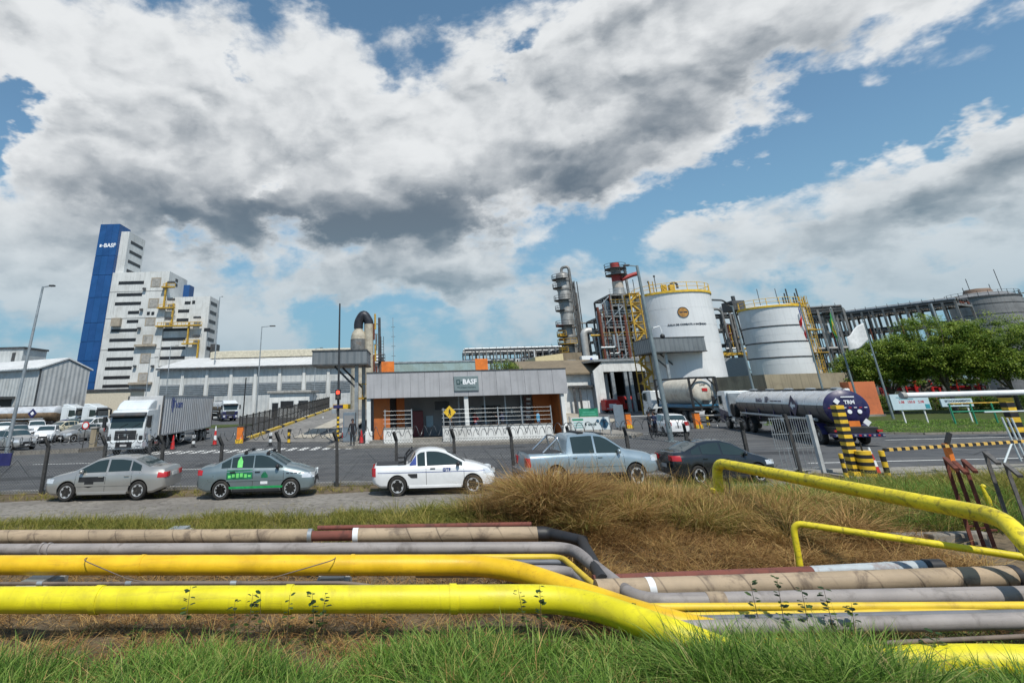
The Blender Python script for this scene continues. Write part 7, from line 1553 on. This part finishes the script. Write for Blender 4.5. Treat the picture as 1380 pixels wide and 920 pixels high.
def blades(name, cx, cy, n_per, h0, h1, wid, spread, droop, tone0, tone1, m_, lean=.25, zoff=-.02):
    """tufts of bent blades; cx, cy are tuft centres"""
    cx, cy = np.asarray(cx), np.asarray(cy); nt_ = len(cx); N = nt_ * n_per
    X = np.repeat(cx, n_per); Y = np.repeat(cy, n_per); th = NR.uniform(0, 2 * np.pi, N); rr = np.abs(NR.normal(0, spread, N))
    tn = np.repeat(NR.uniform(tone0, tone1, nt_), n_per) + NR.normal(0, .10, N); hs = np.repeat(NR.uniform(.75, 1.2, nt_), n_per)
    ph = th + NR.normal(0, .6, N); h = NR.uniform(h0, h1, N) * hs; ln = np.abs(NR.normal(lean, lean * .6, N)) * h; dr = np.clip(NR.normal(droop, droop * .5, N), 0, 1.4)
    bx, by = X + rr * np.cos(th), Y + rr * np.sin(th); bz = ghv(np.clip(bx, -39, 39), by) + zoff
    w = wid * NR.uniform(.6, 1.3, N); fx, fy = np.cos(ph), np.sin(ph); face = NR.uniform(0, np.pi, N); sx_, sy = np.cos(face), np.sin(face)
    rows = []
    for t, wf in ((0, .8), (.4, 1.0), (.75, .7), (1.0, .05)):
        d = ln * t + dr * h * t ** 2.2; z = h * (t - .42 * np.minimum(dr, 1.2) * t ** 2.6)
        px, py, pz_ = bx + fx * d, by + fy * d, bz + z
        rows.append(np.stack([px - sx_ * w * wf, py - sy * w * wf, pz_], 1)); rows.append(np.stack([px + sx_ * w * wf, py + sy * w * wf, pz_], 1))
    V = np.stack(rows, 1).reshape(-1, 3); o = np.arange(N)[:, None] * 8
    F = np.concatenate([np.stack([o[:, 0] + a for a in q], 1) for q in ((0, 1, 3, 2), (2, 3, 5, 4), (4, 5, 7, 6))])
    at = np.repeat(np.clip(tn, 0, 1), 8)
    return stuff(fast_mesh(name, V, F, [m_], at))
def scatter(n, x0, x1, y0, y1, keep=None):
    X = NR.uniform(x0, x1, n); Y = NR.uniform(y0, y1, n)
    if keep is not None: k = keep(X, Y) > NR.uniform(0, 1, n); X, Y = X[k], Y[k]
    return X, Y
def nz(X, Y, s, ph=0): return .5 + .25 * (np.sin(X * s + ph + 1.3 * np.sin(Y * s * .8)) + np.sin(Y * s * 1.3 + 2.1 * ph + 1.1 * np.sin(X * s * .7)))
def sstep(v, a, c): t = np.clip((v - a) / (c - a), 0, 1); return t * t * (3 - 2 * t)
# foreground green grass: thick at the bottom, thin and patchy towards the pipes
def fg_keep(X, Y):
    edge = 8.35 + .16 * np.sin(X * 1.3 + .5) + .12 * sstep(X, .6, 1.8) - .40 * np.exp(-((X + .9) / .9) ** 2) - .2 * sstep(-X, 2.0, 4.5) - 1.45 * sstep(X, 4.7, 5.4)
    return np.clip((edge - Y) / .5, 0, 1) * np.clip(nz(X, Y, 2.2) * 1.6, .30, 1)
X, Y = scatter(5200, -7.0, 7.8, 5.9, 9.0, fg_keep); o = blades('tall_grass', X, Y, 30, .18, .48, .0064, .07, .55, .05, .85, GRASS, .30); o['label'] = 'tall green grass along the bottom edge'
X, Y = scatter(560, 2.6, 4.85, 6.25, 7.3, lambda X, Y: np.clip(nz(X, Y, 2.6, 2) * 1.6, .35, 1) * sstep(X, 2.4, 3.2)); blades('bend_grass', X, Y, 28, .36, .74, .0064, .08, .6, .0, .95, GRASS, .25)['label'] = 'taller green grass hiding the end of the yellow pipe'
X, Y = scatter(1200, -6.5, 7.6, 7.2, 8.9, lambda X, Y: .6 * nz(X, Y, 1.7, 1) + .3 * sstep(X, 1, 3)); blades('short_grass', X, Y, 16, .08, .24, .004, .07, .6, .2, .95, GRASS, .4)['label'] = 'sparse green grass and weeds in front of the pipes'
X, Y = scatter(2000, -8.5, 9, 7.2, 13.4); blades('dead_litter', X, Y, 16, .10, .26, .005, .14, 1.1, .0, .62, STRAW, 1.1)['label'] = 'dead straw litter lying around the pipes'
# verge between pipes and track
X, Y = scatter(3000, -15, 3.0, 13.7, 17.2, lambda X, Y: np.clip((17.0 + .2 * np.sin(X * 2.1) - Y) / .4, 0, 1) * np.clip(nz(X, Y, 1.5, 2) * 1.8, .4, 1)); blades('verge_grass', X, Y, 22, .10, .34, .0055, .09, .6, .1, .75, VERGE, .3)['label'] = 'yellow green grass strip behind the tan pipe'
X, Y = scatter(700, -26, 15, 20.9, 22.6, lambda X, Y: nz(X, Y, 1.1, 4)); blades('fence_grass', X, Y, 16, .06, .24, .006, .10, .6, .2, .9, VERGE, .4)['label'] = 'dry grass fringe under the parked cars along the fence'
X, Y = scatter(620, -18, 6, 16.6, 19.0, lambda X, Y: nz(X, Y, 2.5, 5) ** 2); blades('track_grass', X, Y, 12, .04, .14, .005, .12, .6, .3, .9, VERGE, .5)['label'] = 'low grass tufts on the gravel track'
# dry mounds of arching grass
def tussocks(name, lab, lst, n_per, h0, h1, m_, t0=.2, t1=.8):
    mx, my = [], []
    for (cx_, cy_, n) in lst: mx += list(NR.normal(cx_, .15, n)); my += list(NR.normal(cy_, .13, n))
    blades(name, mx, my, n_per, h0, h1, .0068, .11, .95, t0, t1, m_, .42)['label'] = lab
tussocks('dry_grass_mound', 'tallest straw coloured grass mound in front of the silver pickup', [(2.75, 14.3, 13), (3.25, 14.5, 12), (2.95, 13.8, 8), (3.6, 14.1, 6)], 240, .50, 1.05, STRAW, .1, .82)
tussocks('dry_tussock', 'lower straw tussocks right of the tallest mound', [(4.5, 14.9, 9), (5.1, 15.2, 6), (5.95, 14.9, 9), (6.6, 14.7, 6), (7.4, 14.3, 7), (3.7, 13.1, 4), (4.9, 13.6, 5), (6.3, 13.5, 4), (8.3, 13.9, 5), (1.9, 14.9, 4), (9.0, 14.6, 6), (8.0, 15.4, 6), (9.8, 15.2, 5), (10.6, 14.4, 5), (7.9, 12.9, 4), (9.4, 13.2, 4)], 190, .30, .80, STRAW, .1, .9)
tussocks('mixed_tussock', 'yellow green tussocks left of the tallest mound', [(1.3, 15.3, 5), (.4, 15.7, 4), (2.1, 15.6, 4), (5.6, 15.8, 6), (7.0, 15.6, 6), (8.8, 14.9, 7)], 150, .30, .62, VERGE, .1, .8)
X, Y = scatter(160, -.5, 9, 13.2, 16.2); blades('mound_green', X, Y, 30, .3, .7, .006, .10, .7, .2, .9, VERGE, .35)['label'] = 'olive tufts between the straw mounds'
X, Y = scatter(1500, 1.5, 10.5, 11.2, 14.4, lambda X, Y: .35 + .6 * nz(X, Y, 1.6, 3)); blades('dry_bank_grass', X, Y, 30, .14, .42, .005, .10, 1.0, .0, .7, STRAW, .7)['label'] = 'brown matted grass on the bank behind the right pipes'
X, Y = scatter(2300, 5.5, 22, 13.4, 20.0, lambda X, Y: np.clip(.35 + .8 * nz(X, Y, 1.2, 6), 0, 1) * (1 - .85 * sstep(Y, 17.2, 18.8) * (X < 14))); k = X < 13 + (Y - 13.4) * 1.3; blades('bank_grass', X[k], Y[k], 30, .22, .60, .006, .12, .6, .1, .85, VERGE, .3)['label'] = 'olive green grass on the bank below the arched pipe'
X, Y = scatter(520, 8.0, 15, 13.4, 18.0, lambda X, Y: nz(X, Y, 1.3, 3) * 1.2); blades('bank_green_grass', X, Y, 26, .25, .6, .006, .12, .6, .15, .8, GRASS, .3)['label'] = 'greener tufts on the right bank'
X, Y = scatter(1600, 30, 62, 36.2, 50, lambda X, Y: ((X - 28.6) > (41.2 - Y) * 1.2) & (Y > 37.6 - (X - 33) * .12)); o = blades('lawn_grass', X, Y, 14, .06, .16, .012, .25, .4, .3, .8, GRASS, .3, .10); o['label'] = 'mown grass of the lawn by the signs'
X, Y = scatter(1500, -7.0, 7.8, 6.2, 9.0, lambda X, Y: fg_keep(X, Y) * .75); blades('dry_blades', X, Y, 8, .16, .50, .005, .09, .8, .2, .9, STRAW, .55)['label'] = 'dead straw blades among the green foreground grass'
X, Y = scatter(90, 1.6, 8.6, 13.4, 15.6); blades('seed_stalks', X, Y, 12, .7, 1.25, .0045, .10, .35, .3, .8, STRAW, .16)['label'] = 'thin upright dry stalks standing out of the straw mounds'
# low broad-leaved ground weeds
n_ = 2600; X, Y = scatter(n_, -6.8, 7.6, 6.6, 8.9, lambda X, Y: nz(X, Y, 1.9, 7) ** 2); n_ = len(X); Zg = ghv(X, Y); V, F, at = [], [], []
for x, y, z in zip(X, Y, Zg):
    h_ = random.uniform(.04, .26); tn = random.random()
    for k in range(7):
        a = random.uniform(0, 6.28); L_ = random.uniform(.025, .06); zz_ = z + h_ * random.uniform(.3, 1); cx_, cy_ = x + random.uniform(-.04, .04), y + random.uniform(-.04, .04); ca, sa = math.cos(a), math.sin(a); dz = random.uniform(-.02, .03); o_ = len(V)
        V += [(cx_, cy_, zz_), (cx_ + L_ * (.5 * ca - .32 * sa), cy_ + L_ * (.5 * sa + .32 * ca), zz_ + dz * .6), (cx_ + L_ * ca, cy_ + L_ * sa, zz_ + dz), (cx_ + L_ * (.5 * ca + .32 * sa), cy_ + L_ * (.5 * sa - .32 * ca), zz_ + dz * .6)]; F.append((o_, o_ + 1, o_ + 2, o_ + 3)); at += [min(1, max(0, tn + random.uniform(-.15, .15)))] * 4
WEED = leaf_mat('ground_weed', [(0, (.02, .055, .012)), (.5, (.06, .13, .025)), (.85, (.13, .19, .04)), (1, (.28, .17, .06))], .5, .3); w_ = stuff(fast_mesh('ground_weeds', V, F, [WEED], at)); w_['label'] = 'low broad-leaved weeds scattered through the foreground'
# stones on the bare soil
stm = mat('field_stone', (.33, .29, .25), .9, var=.3, vs=4, bump=.5, bs=20); V, F = [], []
for k in range(260):
    x, y = random.uniform(-6.5, 6), random.uniform(6.6, 8.4)
    if k > 170: x, y = random.uniform(-16, 14), random.uniform(16.9, 20.8)
    r = random.uniform(.012, .05) * (1.4 if random.random() < .1 else 1); z = gh(x, y); o_ = len(V); a0 = random.random() * 6
    for j in range(6): a = a0 + j * 1.047; q = r * random.uniform(.7, 1.2); V.append((x + q * math.cos(a), y + q * .8 * math.sin(a), z))
    for j in range(6): a = a0 + j * 1.047 + .3; q = r * random.uniform(.35, .7); V.append((x + q * math.cos(a), y + q * .8 * math.sin(a), z + r * random.uniform(.6, .95)))
    for j in range(6): j2 = (j + 1) % 6; F.append((o_ + j, o_ + j2, o_ + 6 + j2, o_ + 6 + j))
    F += [(o_ + 6, o_ + 7, o_ + 8, o_ + 9), (o_ + 6, o_ + 9, o_ + 10, o_ + 11)]
s_ = stuff(fast_mesh('loose_stones', V, F, [stm])); s_['label'] = 'pale loose stones on the soil and gravel'
# broad-leaved weeds in front of the yellow pipe
LEAF = leaf_mat('weed_leaf', [(0, (.012, .03, .008)), (.5, (.03, .07, .016)), (1, (.07, .12, .03))], .5, .3); stemm = mat('weed_stem', (.10, .07, .04), .8)
def weed(label, px, py, ytop, lvs, bend):
    b0 = G(px, max(py, 862), .12); tp = A(px, ytop, b0.y); h_ = max(.2, tp.z - gh(b0.x, b0.y)); t = thing('weed_plant', label, 'weed', (b0.x, b0.y, gh(b0.x, b0.y)), 0, 'leafy weeds before the pipes')
    MB().tube([(0, 0, -.03), (bend * .4, 0, h_ * .5), (bend, 0, h_)], [.006, .005, .002], 5).build('stem', stemm, t); V, F, at = [], [], []
    for k in range(lvs):
        f = .35 + .65 * (k + random.random()) / lvs; x0 = bend * f * (1 if f > .5 else .8); a = random.uniform(0, 6.28); L_ = random.uniform(.05, .10); e = Vector((math.cos(a), math.sin(a), random.uniform(-.2, .5))).normalized(); s_ = e.cross(Vector((0, 0, 1))).normalized(); o_ = len(V); c0 = Vector((x0, 0, h_ * f)) + e * .015
        pts = [c0, c0 + e * L_ * .35 + s_ * L_ * .38, c0 + e * L_ * .75 + s_ * L_ * .30, c0 + e * L_ + Vector((0, 0, -.01)), c0 + e * L_ * .75 - s_ * L_ * .30, c0 + e * L_ * .35 - s_ * L_ * .38]
        V += [tuple(p) for p in pts]; F += [(o_, o_ + 1, o_ + 2, o_ + 3), (o_, o_ + 3, o_ + 4, o_ + 5)]; at += [random.random()] * 6
    fast_mesh('leaves', V, F, [LEAF], at, t)
for a in [('leafy weed alone before the bright yellow pipe at left', 247, 838, 790, 16, .03), ('twin stemmed low weed left of the middle weeds', 316, 850, 808, 12, -.03), ('dark weed against the yellow pipe, left of a pair', 333, 838, 799, 13, .04), ('dark weed against the yellow pipe, right of a pair', 350, 838, 798, 14, -.02), ('small weed between the pair and the bushy weed', 386, 840, 801, 10, .02), ('bushy weed over the yellow pipe at its left half', 424, 848, 797, 22, -.05), ('taller bushy weed beside the one on the left half', 432, 852, 800, 18, .05), ('thin leafy weed in front of the yellow bend', 712, 850, 792, 18, -.08), ('upright leafy weed in front of the yellow bend', 730, 855, 788, 22, .04), ('spreading weed right of the yellow bend', 870, 870, 812, 20, -.09), ('weed standing before the slim yellow pipes at right', 1030, 868, 782, 18, -.02), ('tall weed with big leaves over the right pipes', 1062, 872, 776, 24, .05), ('tall weed right of the big leaved one', 1095, 872, 790, 20, .03), ('dark weed over the grey pipe at right', 1130, 875, 790, 24, .0), ('low spreading weed over the grey pipe', 1155, 878, 812, 18, .08), ('small weed before the lower right golden pipe', 1272, 900, 850, 12, .02), ('little weed at the lower left among dead litter', 180, 862, 838, 10, .02), ('tiny weed on the bare soil below the yellow pipe', 525, 860, 822, 10, -.03)]: weed(*a)
# ------------------------------------------------------------------ trees
TLEAF = leaf_mat('tree_leaf', [(0, (.025, .06, .008)), (.4, (.09, .16, .02)), (.75, (.19, .27, .035)), (1, (.29, .36, .06))], .5, .35); bark = mat('bark', (.085, .07, .055), .9, var=.3, vs=6, bump=.6, bs=20)
def tree(name, label, base, crown, trunk_h, nclump, nleaf, leaf=.16, group='trees beside the lawn', limbs=6, dark=0., tr=.24):
    """crown: list of (dx, dy, z, rx, ry, rz) lobes"""
    t = thing(name, label, 'tree', base, 0, group); rg = random.Random(len(label) * 7 + int(base[0])); tk = MB().tube([(0, 0, -.1), (.06, 0, trunk_h * .5), (0, .05, trunk_h)], [tr, tr * .75, tr * .65], 10)
    tk.build('trunk', bark, t, 50); lm_ = MB()
    for k in range(limbs):
        l = crown[k % len(crown)]; a = rg.uniform(0, 6.28); q = rg.uniform(.3, .8); e = Vector((l[0] + l[3] * q * math.cos(a), l[1] + l[4] * q * math.sin(a), l[2] + l[5] * rg.uniform(-.3, .5))); s_ = Vector((0, .03, trunk_h * rg.uniform(.7, 1.0))); m_ = s_ * .5 + e * .5 + Vector((rg.uniform(-.4, .4), rg.uniform(-.4, .4), rg.uniform(.0, .5))); lm_.tube([s_, m_, e], [tr * .5, tr * .32, .03], 7)
        for j in range(2): f = m_ + (e - m_) * rg.random(); lm_.tube([f, f + Vector((rg.uniform(-1, 1), rg.uniform(-1, 1), rg.uniform(.1, 1)))], [.05, .015], 5)
    lm_.build('limbs', bark, t, 50)
    C, T_ = [], []
    per = nclump // len(crown)
    for l in crown:
        d = NR.normal(0, 1, (per, 3)); d /= np.linalg.norm(d, axis=1)[:, None]; r = NR.uniform(.45, 1.0, per) ** .45
        c = np.array(l[:3]) + d * r[:, None] * np.array(l[3:6]); k = c[:, 2] > l[2] - l[5] * .75; C.append(c[k])
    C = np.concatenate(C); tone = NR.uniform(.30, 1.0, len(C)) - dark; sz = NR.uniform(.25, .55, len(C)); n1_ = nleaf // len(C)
    P = np.repeat(C, n1_, 0) + NR.normal(0, 1, (len(C) * n1_, 3)) * np.repeat(sz, n1_)[:, None] * np.array([.62, .62, .42]); N = len(P)
    at = np.clip(np.repeat(tone, n1_) + NR.normal(0, .12, N), 0, 1)
    d = NR.normal(0, 1, (N, 3)) * np.array([1, 1, .45]) + np.array([0, 0, -.25]); d /= np.linalg.norm(d, axis=1)[:, None]; up = NR.normal(0, .35, (N, 3)) + np.array([0, -.35, 1.0]); s_ = np.cross(d, up); s_ /= np.linalg.norm(s_, axis=1)[:, None]; L_ = leaf * NR.uniform(.6, 1.3, N)[:, None]
    V = np.stack([P, P + d * L_ * .5 + s_ * L_ * .32, P + d * L_, P + d * L_ * .5 - s_ * L_ * .32], 1).reshape(-1, 3); F = np.arange(N * 4).reshape(-1, 4)
    fast_mesh('crown', V, F, [TLEAF], np.repeat(at, 4), t); return t
YT_ = 63.
def tb(px, py, Y): p = A(px, py, Y); return p
p = tb(1206, 545, 62); z = A(1206, 486, 62).z; tree('shade_tree', 'leftmost and lowest round tree beside the white flag', (p.x, 62, 0), [(0, 0, z - .4, 3.6, 3, 2.6), (-2.6, .5, z - 1.0, 2.2, 2, 1.9), (2.4, 0, z - .2, 2.4, 2.4, 2.2)], 2.6, 620, 52000, .17)
p = tb(1286, 545, 60); z = A(1286, 462, 60).z; tree('shade_tree', 'big spreading tree behind the two lawn signs', (p.x, 60, 0), [(0, 0, z - .2, 4.2, 3.6, 3.4), (-3.2, 0, z - 1.2, 2.8, 2.6, 2.4), (3.4, 0, z - .5, 3, 2.8, 2.8), (0, -1, z - 2.0, 3.6, 2.2, 1.6)], 2.8, 820, 70000, .17)
p = tb(1372, 545, 59); z = A(1372, 462, 59).z; tree('shade_tree', 'rightmost tree, cut by the picture edge', (p.x, 59, 0), [(0, 0, z - .2, 4.4, 3.6, 3.4), (-3.2, .4, z - .6, 2.6, 2.6, 2.6), (4, 0, z - .8, 3.2, 3, 3), (-1, -1, z - 2.2, 3.6, 2.2, 1.6)], 2.8, 820, 70000, .17)
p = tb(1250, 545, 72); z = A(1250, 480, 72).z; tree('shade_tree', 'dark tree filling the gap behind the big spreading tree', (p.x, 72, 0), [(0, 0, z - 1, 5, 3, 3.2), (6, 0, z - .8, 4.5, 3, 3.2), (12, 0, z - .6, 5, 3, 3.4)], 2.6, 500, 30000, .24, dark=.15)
p = tb(1196, 562, 50); tree('shrub', 'small shrub beside the salmon orange pier', (p.x, 55, .1), [(0, 0, .9, .9, .8, .8), (1.2, 0, .7, .8, .7, .6)], .5, 60, 3600, .10, 'shrubs', 4, tr=.05)
p = A(676, 496, 60); tree('shrub', 'green tree top peeping over the gatehouse roof', (p.x, 60, 0), [(0, 0, p.z, 1.1, .9, .9), (1.0, 0, p.z - .3, .9, .8, .8)], p.z - 1.0, 70, 4200, .13, 'shrubs', 4, tr=.12)
for k, (px, Y) in enumerate(((1180, 70), (1215, 71), (1260, 68), (1310, 67), (1352, 66))):
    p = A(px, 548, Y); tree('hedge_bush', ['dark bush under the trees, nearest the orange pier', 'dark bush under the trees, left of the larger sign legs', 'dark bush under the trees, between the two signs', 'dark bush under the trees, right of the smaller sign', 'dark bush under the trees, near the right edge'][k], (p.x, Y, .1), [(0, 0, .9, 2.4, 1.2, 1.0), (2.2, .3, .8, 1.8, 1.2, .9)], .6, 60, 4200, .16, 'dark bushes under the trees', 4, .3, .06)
# thin green frame in the lawn at right
p = A(1345, 560, 44); t = thing('green_frame', 'dark green pipe frame standing on the lawn at right', 'frame', (p.x, 44, .1))
for x in (-3.4, -1.8, -.2, 1.4): MB().tube([(x, 0, 0), (x, 0, 1.5)], .06, 8).build('post', greenp, t, 50)
for z in (.9, 1.48): MB().tube([(-3.4, 0, z), (1.4, 0, z)], .05, 8).build('rail', greenp if z < 1 else yellowd, t, 50)
